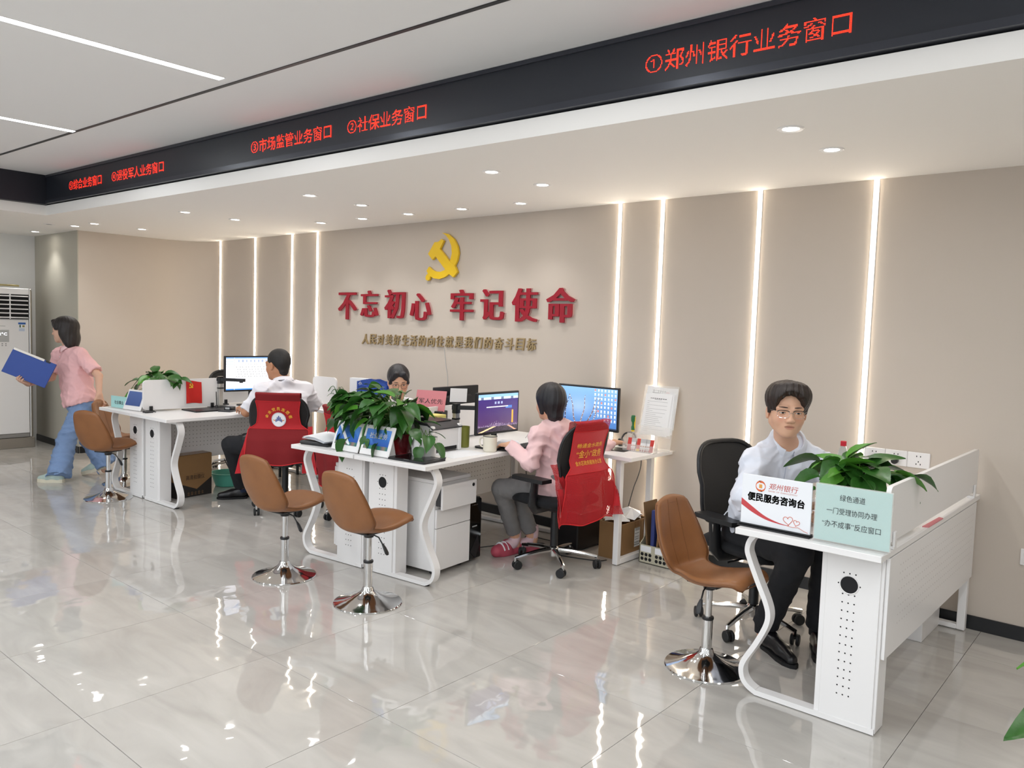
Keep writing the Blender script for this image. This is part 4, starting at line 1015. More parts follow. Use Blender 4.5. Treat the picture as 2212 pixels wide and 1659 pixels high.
g = G(); g.prism([(-.012, -.13), (.012, -.12), (.014, .12), (-.006, .13)], 0, .004, 'xy'); tag(g.build('pink_card', PINKC, loc=(-.866, 3.87, ZT)), 'pink paper slip wedged under the white desk screen', 'paper')
def bottle(name, label, loc, h, r, water, cap, labelband=None):
    t = thing(name, label, 'bottle', loc); k = h / .22
    prof = [(0, .004), (r * .85, 0), (r, .006), (r * .94, .03 * k), (r, .05 * k), (r, .11 * k), (r * .93, .145 * k), (r * .7, .175 * k), (.014, .198 * k), (.0125, .205 * k)]
    g = G(); g.lathe(prof + [(.0115, .205 * k)] + [(max(a - .0012, 0), b + .001) for a, b in prof[::-1][1:]], 24, closed=True); g.build('body', water, t)
    g = G(); g.lathe([(0, .198 * k), (.0155, .198 * k), (.0155, .218 * k), (.013, .22 * k), (0, .22 * k)], 20); g.build('cap', cap, t)
    if labelband: g = G(); g.lathe([(r + .0008, labelband[0] * k), (r + .0008, labelband[1] * k)], 24, closed=True); g.build('label', labelband[2], t)
    return t
WATER = mat('bottle_plastic', '#eef4f6', .05, trans=.96, ior=1.2)
t = bottle('water_bottle', 'clear water bottle with red cap behind the plant on the right desk', (-1.415, 4.3, ZT), .265, .032, WATER, REDPLAST, (.055, .085, REDPLAST))
g = G(); g.lathe([(0, .006), (.029, .008), (.029, .16), (0, .16)], 20); g.build('water', mat('water', '#f2f7fa', .02, trans=1, ior=1.33), t)
t = thing('white_carton', 'white carton with black printed mark under the back of the right desk', 'box', (-1.20, 4.56, 0))
g = G(); g.box(-.2, -.16, 0, .2, .19, .32, .003); g.build('carton', LAM, t)
g = G(); g.tube([(.201, -.06, .16), (.201, -.06, .21), (.201, -.02, .21), (.201, -.02, .225), (.201, .04, .225), (.201, .04, .16)], .004, 4, closed=True); g.build('printed_mark', INK, t)
g = G(); g.tube([(-.4, -.161, .16), (-.02, -.161, .21)], .001, 4)

# ---- middle desk pair
def at2(name, label, cat, u, v, z=ZT, rz=0.0, group=None): return thing(name, label, cat, L2(u, v, z), RZ2 + rz, group)
def photo_fn(u, v):
    C = np.stack([.12 + .25 * v ** 2, .27 + .3 * v, .62 + .25 * v], 1)
    k = np.abs(u + v * .9 - 1.05); C[(v > .25) & (k > .35)] += .06
    low = v < .2; C[low] = np.stack([.35 + .2 * np.sin(u[low] * 17), .45 + .05 * np.sin(u[low] * 23), .42 + 0 * u[low]], 1); return np.clip(C, 0, 1)
def display_frame(u, v, rz, label, stripe):
    t = at2('display_frame', label, 'display', u, v, ZT, rz, 'blue picture display frames'); ti = math.radians(20); X = (1, 0, 0); Zd = (0, math.sin(ti), math.cos(ti))
    R_ = [[1, 0, 0], [0, math.cos(ti), math.sin(ti)], [0, -math.sin(ti), math.cos(ti)]]
    g = G(); g.obox((0, .034, .092), (.125, .006, .094), R_, .004); g.build('frame', LAM, t)
    pic = panel('picture', .205, .125, 24, 16, photo_fn, PRINT, t, .0012, X, Zd, (0, .0088, .042))
    if stripe:
        g = G(); pts = [(-.10, .163), (-.075, .163), (.04, .05), (.03, .045), (.0, .058)]
        g.add([(x, z * math.tan(ti) - .0085, z) for x, z in pts], [tuple(range(5))]); g.build('paper_band', PAPER, pic, smooth=0)
    else:
        g = G(); write_bold(g, '社保业务', -.07, .08, .105, .14, lambda x, z, d: (x, z * math.tan(ti) - .0085, z), .001); g.build('lettering', PAPER, pic, smooth=0)
    g = G(); g.prism([(.02, 0), (.10, 0), (.062, .17)], -.09, .09, 'yz'); g.build('easel', LAM, t)
display_frame(-.135, .045, -.04, 'white display frame with blue picture and white band, left of the two under the pothos', True)
display_frame(.125, .045, .0, 'white display frame with blue picture, right of the two under the pothos leaves', False)
t = at2('black_folder', 'black folder with loose white sheets at the left front corner of the middle desks', 'folder', -.46, .16, rz=.15)
g = G(); g.box(-.12, -.10, 0, .12, .12, .026, .01); g.build('folder', BLK, t)
def curl(u, v): return (-.11 + .24 * u, -.09 + .19 * v, .034 + .03 * (1 - u) * (0.4 + .6 * v) + .012 * math.sin(u * 3))
for k in range(3):
    g = G(); g.sheet(lambda a, b, k=k: (curl(a, b)[0] + .006 * k, curl(a, b)[1], curl(a, b)[2] * (.75 + .14 * k)), 10, 6, .001); tag(g.build('paper_sheet', PAPER, loc=L2(-.46, .16, ZT)), ('loose white sheet on the black folder, ' + ('lowest', 'middle', 'topmost')[k]), 'paper', 'sheets on the black folder')
t = at2('signature_tablet', 'black signature tablet at the front corner of the middle desk', 'tablet', .385, .145)
prism_obj('tablet', rrect(-.15, -.10, .15, .10, .015), 0, .012, 'xy', BLK, t)
g = G(); g.box(-.115, -.075, .0121, .115, .08, .0128); g.build('glass', BLKGLOSS, t)
g = G(); g.box(-.02, -.092, .0121, .02, -.088, .0125); g.build('badge', GREYPLAST, t)
g = G(); g.tube([(*L2(.52, .19), ZT + .008), (*L2(.545, .22)[:2], ZT + .02), (*L2(.50, .26)[:2], ZT + .004), (*L2(.30, .19)[:2], ZT + .004), (*L2(.22, .22)[:2], ZT + .012), (*L2(.17, .36)[:2], ZT + .02)] if False else [L2(.52, .19, ZT + .008), L2(.545, .225, ZT + .022), L2(.50, .27, ZT + .004), L2(.44, .3, ZT + .004)], .0032, 6)
tag(g.build('tablet_cable', BLK), 'black cable curling from the signature tablet', 'cable')
t = at2('printer', 'white laser printer with black top beside the trailing vine on the middle desk', 'printer', .18, .50)
g = G(); g.prism([(-.14, .03), (.13, .03), (.14, .05), (.14, .15), (.10, .175), (-.14, .185)], -.145, .145, 'xz'); g.build('body', LAM, t)
g = G(); g.box(-.13, -.14, 0, .10, .14, .03, .003); g.box(.04, .115, 0, .145, .147, .175, .006); g.box(.04, -.147, 0, .145, -.115, .175, .006); g.build('side_wall', LAM, t)
g = G(); g.box(.09, -.11, .012, .132, .11, .05); g.build('tray_slot', HOLE, t)
g = G(); g.prism([(-.145, .186), (.10, .176), (.145, .150), (.147, .158), (.10, .190), (-.145, .20)], -.147, .147, 'xz'); pt = g.build('top_cover', mat('dark_grey_plastic', '#35363a', .4), t)
g = G(); g.obox((.02, 0, .188), (.075, .09, .012), [[math.cos(.05), 0, math.sin(.05)], [0, 1, 0], [-math.sin(.05), 0, math.cos(.05)]]); g.build('output_tray', BLK, pt)
t = at2('stapler', 'black stapler lying on top of the white printer', 'stapler', .12, .42, ZT + .20, .5)
for z, l in ((.008, .075), (.03, .07)): g = G(); g.obox((0, 0, z), (l, .017, .007 + .004 * (z > .02)), [[math.cos(.12 * (z > .02)), 0, -math.sin(.12 * (z > .02))], [0, 1, 0], [math.sin(.12 * (z > .02)), 0, math.cos(.12 * (z > .02))]], .004); g.build('jaw', BLK, t)
g = G(); g.cyl((-.06, -.012, .018), (-.06, .012, .018), .008); g.build('hinge', SILVER, t)
def doc_camera(label, u, v, fr, rz, h, arm, dark=True):
    t = thing('document_camera', label, 'document camera', fr(u, v, ZT), rz)
    g = G(); g.box(-.06, -.05, 0, .06, .05, .02, .006); g.build('base', BLK, t)
    g = G(); g.prism(rrect(-.017, -.022, .017, .022, .008), .02, h - .05, 'xy'); g.build('column', SILVER, t)
    g = G(); g.prism(rrect(-.020, -.025, .020, .025, .008), h - .06, h + .005, 'xy'); g.prism(rrect(-.02, -.025, .02, .025, .008), h * .62, h * .62 + .012, 'xy'); g.build('collar', BLK, t)
    g = G(); a = np.array(arm, float); R_ = rotz(math.atan2(a[1], a[0])); L_ = np.linalg.norm(a)
    P = [(-.03, -.022), (.6 * L_, -.016), (L_ * .8, -.026), (L_, -.018), (L_ + .006, 0), (L_, .018), (L_ * .8, .026), (.6 * L_, .016), (-.03, .022)]
    g2 = G(); g2.prism(P, h - .035, h - .008, 'xy'); V = (np.array(g2.v) @ np.array(R_).T); g.add(V, g2.f); g.build('arm', BLK, t)
    g = G(); e = np.array((math.cos(math.atan2(a[1], a[0])), math.sin(math.atan2(a[1], a[0])), 0)) * L_ * .86; g.cyl(e + np.array((0, 0, h - .045)), e + np.array((0, 0, h - .03)), .016); g.build('lens', BLKGLOSS, t)
    return t
doc_camera('silver document camera with black arm behind the printer on the middle desk', .145, .80, L2, RZ2, .275, (.17, .13))
def desk_divider(name, label, fr, rz, v0, v1, h, flag=None):
    t = thing(name, label, 'partition', fr(-.004, 0, ZT), rz); prism_obj('board', rrect(v0, .016, v1, h, .03), -.009, .009, 'yz', LAM, t)
    for v in (v0 + .08, v1 - .12):
        g = G(); g.box(-.02, v, 0, .02, v + .035, .014, .002); g.box(.0092, v + .003, .01, .017, v + .032, .06, .002); g.box(-.017, v + .003, .01, -.0092, v + .032, .06, .002); g.build('clamp', mat('clamp_grey', '#4a4b4e', .5), t)
    return t
desk_divider('desk_divider', 'white divider between the two middle desks behind the printer and monitors', L2, RZ2, .50, 1.64, .25)
def monitor(label, loc, rz, w_, h_, zc, fn, nx, ny, stand=True, back_only=False):
    """screen faces local -y; zc = height of the screen's lower edge above the table"""
    t = thing('monitor', label, 'monitor', loc, rz)
    g = G(); g.box(-w_/2 - .014, 0, zc - .016, w_/2 + .014, .022, zc + h_ + .014, .004); g.box(-w_*.32, .02, zc + h_*.15, w_*.32, .05, zc + h_*.8, .012); g.build('housing', BLK, t)
    if not back_only: panel('screen', w_, h_, nx, ny, fn, SCREEN, t, .001, (1, 0, 0), (0, 0, 1), (0, 0, zc))
    g = G(); g.box(-.022, .024, .01, .022, .044, zc + h_ * .3, .004); g.box(-.022, .02, 0, .022, .05, .02, .004); g.build('stand_neck', BLK, t)
    g = G(); g.prism(rrect(-.11, -.07, .11, .12, .03), 0, .011, 'xy'); g.build('stand_foot', BLK, t)
    return t
def city_fn(u, v):
    C = np.stack([.20 + .12 * (1 - v), .14 + .06 * (1 - v), .34 + .1 * v], 1); rr = np.random.RandomState(4)
    C[v > .93] = (.55, .72, .9); C[(v > .86) & (v <= .93)] = (.8, .87, .95)
    m_ = (v > .865) & (v < .925) & ((np.floor(u * 16) % 4) == 1); C[m_] = (.4, .45, .55)
    m_ = (np.abs(v - .66) < .015) & (u > .2) & (u < .8); C[m_] = (.95, .96, 1); C[(np.abs(v - .66) < .015) & (u > .74) & (u < .84)] = (.25, .5, .9); C[(np.abs(v - .62) < .012) & (u > .68) & (u < .84)] = (.3, .55, .95)
    for cx_ in (.42, .5, .58): C[(np.abs(u - cx_) < .022) & (np.abs(v - .77) < .035)] = (.62, .66, .85)
    hgt = .15 + .13 * np.exp(-((u - .45) / .16) ** 2) * rr.rand(70)[(u * 69).astype(int)] + .05 * rr.rand(70)[(u * 69).astype(int)]; b = v < hgt; q_ = rr.rand(b.sum()) ** 2; C[b] = np.stack([.26 + .5 * q_, .22 + .42 * q_, .36 + .38 * q_], 1)
    C[(u > .84) & (u < .885) & (v < .55) & (v > .2)] = (.85, .62, .2)
    r_ = (v < .14); C[r_] = C[r_] * .45; C[r_ & (np.abs(u - .05 - v * 2.6) < .05)] = (.95, .8, .6); C[r_ & (np.abs(u - .95 + v * 1.4) < .03)] = (.8, .6, .5); return np.clip(C, 0, 1)
monitor('black monitor with a night city picture on its screen on the middle desk', (-3.528, 3.905, ZT), PI / 2 + .02, .40, .25, .115, city_fn, 120, 80)
t = monitor('black monitor seen from behind with white paper taped to its back', (-4.17, 4.13, ZT), -PI / 2 + .08, .47, .25, .10, None, 1, 1, back_only=True)
g = G(); g.obox((.02, .0525, .30), (.095, .0008, .05), [[math.cos(.06), 0, -math.sin(.06)], [0, 1, 0], [math.sin(.06), 0, math.cos(.06)]]); g.build('taped_paper', PAPER, t)
t = thing('pink_sign', 'pink card sign with black writing behind the pothos', 'sign', (-4.02, 3.74, ZT), RZ2 + .25)
g = G(); g.box(-.11, -.04, 0, .11, .06, .22, .004); g.build('base', BLK, t)
g = G(); g.obox((0, 0.01, .285), (.115, .0015, .072), [[1, 0, 0], [0, math.cos(.25), math.sin(.25)], [0, -math.sin(.25), math.cos(.25)]]); g.build('card', PINKC, t)
g = G(); write(g, '军人优先', -.09, .095, .265, .30, lambda x, z, d: (x, .01 - .0025 + (z - .285) * math.tan(.25), z), 0, 0); g.build('writing', INK, t, smooth=0)
t = at2('memo_box', 'clear box of yellow memo slips behind the printer', 'stationery', .085, .66)
g = G(); g.box(-.05, -.05, 0, .05, .05, .21, .003); g.build('slips', YELPAPER, t)
g = G(); g.box(-.053, -.053, .0, .053, .053, .004); g.box(-.053, -.054, .004, .053, -.052, .19); g.box(.052, -.053, .004, .054, .053, .19); g.build('holder', mat('sign_acrylic', '#f6f4f0', .12, alpha=.22), t)
t = thing('enamel_mug', 'cream enamel mug with dark rim in front of the city monitor', 'mug', (-3.465, 3.764, ZT))
g = G(); g.lathe([(0, .002), (.04, 0), (.045, .006), (.046, .10), (.044, .10), (.043, .01), (0, .008)], 32); g.build('body', CREAM, t)
g = G(); g.lathe([(.0445, .1), (.046, .103), (.0475, .1), (.046, .098)], 32, closed=True); g.build('rim', BLK, t)
g = G(); g.tube(smooth_path([(-.044, -.01, .085), (-.066, -.018, .08), (-.074, -.02, .055), (-.064, -.017, .03), (-.044, -.011, .025)], 4), .005, 8); g.build('handle', CREAM, t)
t = thing('olive_cup', 'olive green cup left of the city monitor', 'cup', (-3.70, 3.76, ZT))
g = G(); g.lathe([(0, 0), (.032, 0), (.036, .005), (.038, .14), (.036, .14), (.034, .01), (0, .01)], 24); g.build('cup', OLIVE, t)
def keyboard(label, loc, rz, w_=.44):
    t = thing('keyboard', label, 'keyboard', loc, rz); g = G(); g.box(-w_/2, -.068, 0, w_/2, .068, .016, .005); g.build('case', BLK, t); g = G()
    for r in range(5):
        for k in range(16): x = -w_/2 + .016 + k * (w_ - .03) / 16; g.box(x, -.056 + r * .023, .0155, x + (w_ - .03) / 16 - .004, -.056 + r * .023 + .018, .021, .001)
    o = g.build('keys', mat('key_black', '#24262a', .5), t, smooth=0); o['kind'] = 'stuff'; return t
keyboard('black keyboard beyond the enamel mug under the city monitor', (-3.42, 4.06, ZT), PI / 2 + .1)
t = thing('tissue_pack', 'white tissue pack below the city monitor', 'tissues', (-3.48, 3.95, ZT), .5)
prof = [(-.08, 0), (.08, 0), (.085, .02), (.06, .05), (-.05, .052), (-.085, .022)]
g = G(); g.prism(prof, -.045, .045, 'xz'); g.build('pack', PAPER, t, smooth=60)
g = G(); g.tube(smooth_path([(-3.50, 4.16, ZT + .05), (-3.46, 4.2, ZT + .12), (-3.43, 4.22, ZT + .05), (-3.40, 4.24, ZT + .01)], 4), .003, 6); tag(g.build('white_cable', LAM), 'white cable looping beside the city monitor', 'cable')
t = thing('headphones', 'black headphones lying behind the keyboard', 'headphones', (-3.46, 4.34, ZT), .3)
g = G(); g.tube(smooth_path([(-.07, 0, .03), (-.06, .06, .035), (0, .085, .04), (.06, .06, .035), (.07, 0, .03)], 5), .007, 8); g.build('band', BLK, t)
for sd in (-1, 1): g = G(); g.tube([(sd * .055, -.01, .03), (sd * .06, -.01, .03), (sd * .08, -.01, .03), (sd * .085, -.01, .03)], [.02, .03, .03, .022], 14); g.build('ear_cup', BLK, t)
g = G(); g.box(-.105, -.15, 0, .105, .15, .0012); tag(g.build('paper_sheet', PAPER, loc=L2(.42, .50, ZT)), 'white sheet of paper lying in front of the printer', 'paper')
g = G(); g.obox((0, 0, .13), (.09, .002, .125), [[1, 0, 0], [0, math.cos(.1), -math.sin(.1)], [0, math.sin(.1), math.cos(.1)]]); g.box(-.09, -.05, 0, .09, .05, .006); tag(g.build('white_notice', PAPER, loc=(-4.28, 3.90, ZT + .0)), 'white notice sheet standing behind the pink sign', 'paper')
# pedestals, computer and other things under the middle desks
def pedestal(label, u0, u1, v0, v1, h, front, open_top):
    t = at2('drawer_cabinet', label, 'cabinet', 0, 0, 0, 0, 'white drawer cabinets under the middle desks'); fx = u1 if front > 0 else u0; s = front
    g = G(); g.box(u0, v0, .03, u1, v1, h - .024, .001); g.build('carcass', LAM, t)
    g = G(); g.box(u0 - .004, v0 - .004, h - .022, u1 + .006, v1 + .004, h, .002); g.build('top_board', LAM, t)
    zs = [.032, .30, .42, h - .026]
    for k in range(3):
        o = open_top if k == 2 else 0; g = G(); a, b = fx + s * (.002 + o), fx + s * (.018 + o)
        g.box(min(a, b), v0 + .002, zs[k] + .002, max(a, b), v1 - .002, zs[k + 1] - .002, .0015); dr = g.build('drawer', LAM, t)
        if o:
            g = G(); g.box(min(fx, fx + s * o), v0 + .012, zs[k] + .02, max(fx, fx + s * o), v1 - .012, zs[k + 1] - .03); g.build('drawer_box', mat('drawer_steel', '#3a3a3c', .5), dr)
        if k == 2: g = G(); g.cyl((b, v1 - .035, zs[k + 1] - .03), (b + s * .003, v1 - .035, zs[k + 1] - .03), .011, n=16); g.build('lock', BLK, dr)
    g = G()
    for u in (u0 + .04, u1 - .04):
        for v in (v0 + .04, v1 - .04): g.tube([(u - .012, v, .017), (u + .012, v, .017)], .016, 12); g.cyl((u, v, .025), (u, v, .035), .01, n=8)
    g.build('castor', RUBBER, t)
pedestal('white drawer cabinet with top drawer ajar under the pink woman\'s desk', .03, .425, .275, .61, .60, 1, .045)
pedestal('white drawer cabinet under the left middle desk, beside the curved leg', -.47, -.12, .29, .62, .60, -1, 0)
t = at2('computer_tower', 'black computer tower standing right of the drawer cabinet', 'computer', .20, .705, 0)
g = G(); g.box(-.20, -.075, .01, .195, .075, .42, .006); g.build('case', BLK, t)
g = G(); g.box(.195, -.07, .015, .21, .07, .415, .008); fp = g.build('front_panel', BLKGLOSS, t)
g = G(); g.box(.2095, -.03, .232, .2105, .02, .240); g.build('badge', GREYPLAST, fp)
g = G()
for k in range(4): g.cyl((.2095, -.03 + k * .016, .378), (.2112, -.03 + k * .016, .378), .003, n=8)
g.build('button', SILVER, fp)
g = G(); g.prism([(-.05, .07), (.03, .17), (.045, .10), (.01, .02)], .2095, .2125, 'yz'); g.build('front_groove', BLK, fp)
t = at2('plastic_bag', 'bluish clear plastic bag on the left cabinet under the desk', 'bag', -.30, .45, .604)
g = G(); g.sheet(lambda u, v: ((.07 * math.sin(PI * v) * math.cos(2*PI*u) * (1 + .15 * math.sin(5*2*PI*u))), .06 * math.sin(PI * v) * math.sin(2*PI*u), .05 - .05 * math.cos(PI * v) + .006 * math.sin(12 * u)), 24, 10); g.build('bag', mat('bag_film', '#b9c3d8', .25, alpha=.6), t)
# under the side table
t = thing('carton_box', 'open cardboard carton with shipping label under the side table', 'box', (-2.965, 4.62, 0), .03)
for a in ((-.095, -.165, 0, .095, -.160, .25), (-.095, .16, 0, .095, .165, .25), (-.095, -.16, 0, -.09, .16, .25), (.09, -.16, 0, .095, .16, .25)): g = G(); g.box(*a); g.build('side', CARD, t)
g = G(); g.box(-.09, -.16, 0, .09, .16, .005); g.build('bottom', CARD, t)
def ship_fn(u, v):
    C = np.full((len(u), 3), .93); C[(v > .84) & (np.floor(u * 14) % 2 == 0) & (u > .1) & (u < .9)] = .15; C[(v < .78) & (v > .4) & (np.floor(v * 30) % 3 == 0) & (u > .1) & (u < .85)] = .6
    C[(v < .28) & (v > .08) & (np.abs(np.sin(u * 22 + v * 9)) > .8)] = .15; return C
lb = panel('shipping_label', .07, .13, 14, 26, ship_fn, PRINT, t, .0008, (0, 1, 0), (0, 0, 1), (.0952, .02, .07))
g = G(); g.box(.0951, -.01, .21, .0958, .04, .25); g.build('tape', mat('brown_tape', '#8a5f32', .25), t)
for k, (dx, dy, dz) in enumerate(((-.02, -.05, .23), (.02, .06, .25), (-.03, .10, .245))):
    g = G(); r6 = random.Random(k); vs = [(dx + .07 * math.cos(a) * (1 + .5 * r6.random()), dy + .07 * math.sin(a) * (1 + .5 * r6.random()), dz + .05 * r6.random()) for a in np.linspace(0, 2*PI, 9, endpoint=False)] + [(dx, dy, dz + .07)]
    g.add(vs, [(i, (i+1) % 9, 9) for i in range(9)]); tag(g.build('crumpled_paper', PAPER, loc=(-2.965, 4.62, 0), smooth=0), 'crumpled white paper in the open carton, ' + ('front', 'middle', 'back')[k], 'paper', 'waste paper in the carton')
t = thing('black_case', 'black box standing on the floor behind the red net vest', 'box', (-3.32, 4.56, 0)); g = G(); g.box(-.12, -.16, .01, .12, .16, .27, .008); g.build('case', BLK, t); g = G()
for a in (-.09, .09):
    for b in (-.13, .13): g.cyl((a, b, 0), (a, b, .012), .012, n=8)
g.build('foot', RUBBER, t)
t = thing('file_basket', 'beige file basket with round holes on the floor by the side table', 'basket', (-2.62, 4.63, 0), .0)
BX, BY = .165, .09
for a in ((-BX, -BY, 0, BX, -BY + .006, .125), (-BX, BY - .006, 0, BX, BY, .27), (-BX, -BY, 0, BX, BY, .006)): g = G(); g.box(*a, .001); g.build('wall', BEIGEPLAST, t)
for x in (-BX, BX - .006): prism_obj('side_wall', [(-BY, 0), (BY, 0), (BY, .27), (.03, .26), (-.05, .15), (-BY, .125)], x, x + .006, 'yz', BEIGEPLAST, t)
g = G()
for c in range(3):
    for r in range(2):
        for k in range(3): g.add([(-BX + .055 + c * .11 + (k - 1) * .03 + .012 * math.cos(a), -BY - .0006, .03 + r * .03 + .012 * math.sin(a)) for a in np.linspace(0, 2*PI, 14, endpoint=False)], [tuple(range(14))])
o = g.build('vent_hole', HOLE, t, smooth=0)
for c in range(3): g = G(); g.box(-BX + .012 + c * .11, -BY - .0012, .078, -BX + .092 + c * .11, -BY, .118); g.build('label_card', PAPER, t)
for k, (x, h, w_, m_, lb, ti) in enumerate(((-.125, .40, .012, mat('brown_folder', '#6f5436', .7), 'brown paper folder', -.12), (-.075, .355, .026, NAVY, 'thick navy binder', 0), (-.035, .34, .010, CARD, 'tan folder', .05), (0, .30, .008, PAPER, 'white papers', .14), (.025, .29, .006, PAPER, 'second white papers', .2), (.09, .33, .02, BLK, 'black folder', .05))):
    g = G(); g.obox((0, 0, h / 2), (w_ / 2, .08, h / 2), [[math.cos(ti), 0, math.sin(ti)], [0, 1, 0], [-math.sin(ti), 0, math.cos(ti)]], .002); tag(g.build('file_folder', m_, loc=(-2.62 + x, 4.63, .009)), lb + ' standing in the beige file basket', 'folder', 'folders in the file basket')
def flor(name, pts, label, r=.0035): g = G(); g.tube(smooth_path(pts, 5), r, 6); tag(g.build(name, BLK, smooth=60), label, 'cable')
flor('power_cable', [(-2.96, 4.80, .70), (-2.955, 4.79, .6), (-2.97, 4.78, .52), (-3.0, 4.78, .44), (-3.02, 4.75, .3)], 'black cable hanging down behind the side table')
flor('power_cable', [(-3.62, 4.2, .004), (-3.5, 4.4, .004), (-3.3, 4.25, .004), (-3.0, 4.33, .004), (-2.95, 4.4, .004)], 'black cable on the floor under the pink woman\'s chair')
flor('power_cable', [(-3.75, 3.95, .004), (-3.65, 4.1, .02), (-3.7, 4.25, .004), (-3.55, 4.3, .004), (-3.7, 4.45, .01), (-3.4, 4.5, .004)], 'tangle of black cable behind the pink slippers')
flor('power_cable', [(-3.76, 4.4, .7), (-3.70, 4.42, .5), (-3.72, 4.44, .3), (-3.7, 4.45, .05)], 'black cable hanging beside the perforated panel')

# ---- side table things
def twig_fn(u, v):
    C = np.stack([.25 + .25 * v, .42 + .25 * v, .66 + .18 * v], 1); d = np.exp(-((u - .35) ** 2 + (v - .5) ** 2) / .06)[:, None]; C = C * (1 - .5 * d) + np.array([.75, .8, .88]) * .5 * d
    for a, b, w_, col in ((.10, .1, .010, (.25, .2, .25)), (.30, -.16, .009, (.50, .38, .32)), (.40, .10, .010, (.55, .46, .44)), (.50, .26, .009, (.48, .33, .26)), (.58, .22, .008, (.55, .4, .32))):
        x = a + b * (v - .1) + .012 * np.sin(v * 9 + a * 9); m_ = (np.abs(u - x) < w_ * (1.2 - v)) & (v < .80); C[m_] = col; C[m_ & (np.sin(v * 60) > .9)] = (.85, .9, .98)
    C[v < .035] = (.15, .2, .3)
    gx = (u - .60) / .40 * 7; gy = (1 - v) * 9.5; ic = (u > .60) & (gy < 8 - np.maximum(0, 3 - gx)) & (np.abs(gx % 1 - .5) < .2) & (np.abs(gy % 1 - .4) < .22); C[ic] = (.93, .94, .97)
    rd = ic & ((np.floor(gx) * 3 + np.floor(gy) * 5) % 7 == 0); C[rd] = (.85, .5, .45); tx = (u > .60) & (gy < 8) & (np.abs(gx % 1 - .5) < .3) & (np.abs(gy % 1 - .75) < .04); C[tx] = (.8, .86, .95); return np.clip(C, 0, 1)
monitor('large black monitor with blue twig wallpaper and desktop icons against the wall', (-3.33, 4.64, ZT), .03, .50, .285, .11, twig_fn, 170, 96)
t = thing('paper_holder', 'clear acrylic holder full of white form sheets on the side table', 'holder', (-2.815, 4.72, ZT), -.02)
g = G(); ti = math.radians(12); g.obox((0, .03, .22), (.135, .0015, .225), [[1, 0, 0], [0, math.cos(ti), math.sin(ti)], [0, -math.sin(ti), math.cos(ti)]]); g.box(-.135, -.06, .0, .135, .06, .003); g.obox((.01, -.028, .13), (.135, .0015, .035), [[1, 0, 0], [0, math.cos(ti), math.sin(ti)], [0, -math.sin(ti), math.cos(ti)]]); g.build('holder', mat('sign_acrylic', '#f6f4f0', .12, alpha=.22), t)
def form_fn(u, v):
    C = np.full((len(u), 3), .93); C[(np.abs(v - .9) < .008) & (u > .2) & (u < .8) & (np.floor(u * 50) % 4 > 0)] = .35; C[(np.abs(v - .875) < .006) & (u > .35) & (u < .62)] = .4
    row = np.floor(v * 110); C[(v < .83) & (v > .06) & (row % 5 == 0) & (u > .1) & (u < .12 + .75 * np.abs(np.sin(row * 12.9)))] = .74; C[(v < .83) & (v > .3) & (np.abs(u - .1) < .006)] = .72; return C
def table_fn(u, v):
    C = np.full((len(u), 3), .92); m_ = (v > .78) & (v < .93) & (u > .2) & (u < .75) & ((np.floor(u * 60) % 5 == 0) | (np.floor(v * 80) % 4 == 0)); C[m_] = .62; C[(np.abs(np.hypot(u - .78, (v - .84) * 1.4) - .07) < .012)] = (.85, .6, .6); return C
for k, (dx, dz, ro, fn, lb) in enumerate(((.03, .145, .03, table_fn, 'rearmost'), (-.02, .15, -.05, table_fn, 'second from the back, with a red stamp'), (.025, .11, .05, form_fn, 'middle'), (.012, .105, .02, form_fn, 'second from the front'), (-.01, .10, -.01, form_fn, 'front, with a printed form'))):
    zz = .0035 * k; X = (math.cos(ro), 0, math.sin(ro)); Zd = (-math.sin(ro) * math.cos(ti), math.sin(ti), math.cos(ti) * math.cos(ro))
    tag(panel('form_sheet', .21, .285, 50, 110, fn, PRINT, None, .0006, X, Zd, (-2.815 + dx, 4.715 - zz - .004 + dz * .2 - .0, ZT + dz)), 'white form sheet in the acrylic holder, ' + lb, 'paper', 'form sheets in the acrylic holder')
t = thing('card_box', 'clear acrylic box of red and white cards in front of the paper holder', 'holder', (-2.83, 4.565, ZT), .08)
AC2 = mat('sign_acrylic', '#f6f4f0', .12, alpha=.22)
g = G(); g.box(-.115, -.03, 0, .115, .03, .003); g.box(-.115, .028, 0, .115, .031, .12); g.box(-.115, -.031, 0, .115, -.028, .05); g.box(-.116, -.03, 0, -.113, .03, .09); g.box(.113, -.03, 0, .116, .03, .06); g.build('box', AC2, t)
for k, (x, w_, lb) in enumerate(((-.075, .028, 'leftmost, red'), (-.045, .032, 'second, white'), (-.008, .024, 'third, red with yellow'), (.03, .045, 'fourth, white'), (.062, .03, 'fifth, white'), (.09, .026, 'rightmost, red'))):
    def cf(u, v, k=k):
        C = np.full((len(u), 3), .92)
        if k in (0, 2, 5): C[:] = (.8, .25, .22); C[(v < .2) & (k == 2)] = (.9, .75, .2)
        else:
            C[(v > .68) & (np.floor(u * 8 + v * 20) % 2 == 0)] = .5; C[(v < .55) & (np.floor(v * 16) % 3 == 0) & (np.floor(u * 5) % 2 == 0)] = (.7, .45, .3); C[(v < .14) & (np.floor(u * 5) % 2 == 0)] = (.6, .15, .15)
        return C
    tag(panel('info_card', w_, .085, 8, 22, cf, PRINT, None, .003, (1, .08, 0), (.06, .12, 1), (-2.83 + x, 4.552 + x * .08, ZT + .005)), 'upright card in the clear card box, ' + lb, 'card', 'cards in the clear box')
t = thing('screwdriver', 'green and yellow handled screwdriver standing in the card box', 'tool', (-2.90, 4.58, ZT + .09))
g = G(); g.lathe([(0, .05), (.012, .05), (.013, .07), (.008, .082), (.009, .1), (.015, .112), (.016, .135), (.012, .15), (0, .152)], 14); g.build('handle', GREENPLAST, t)
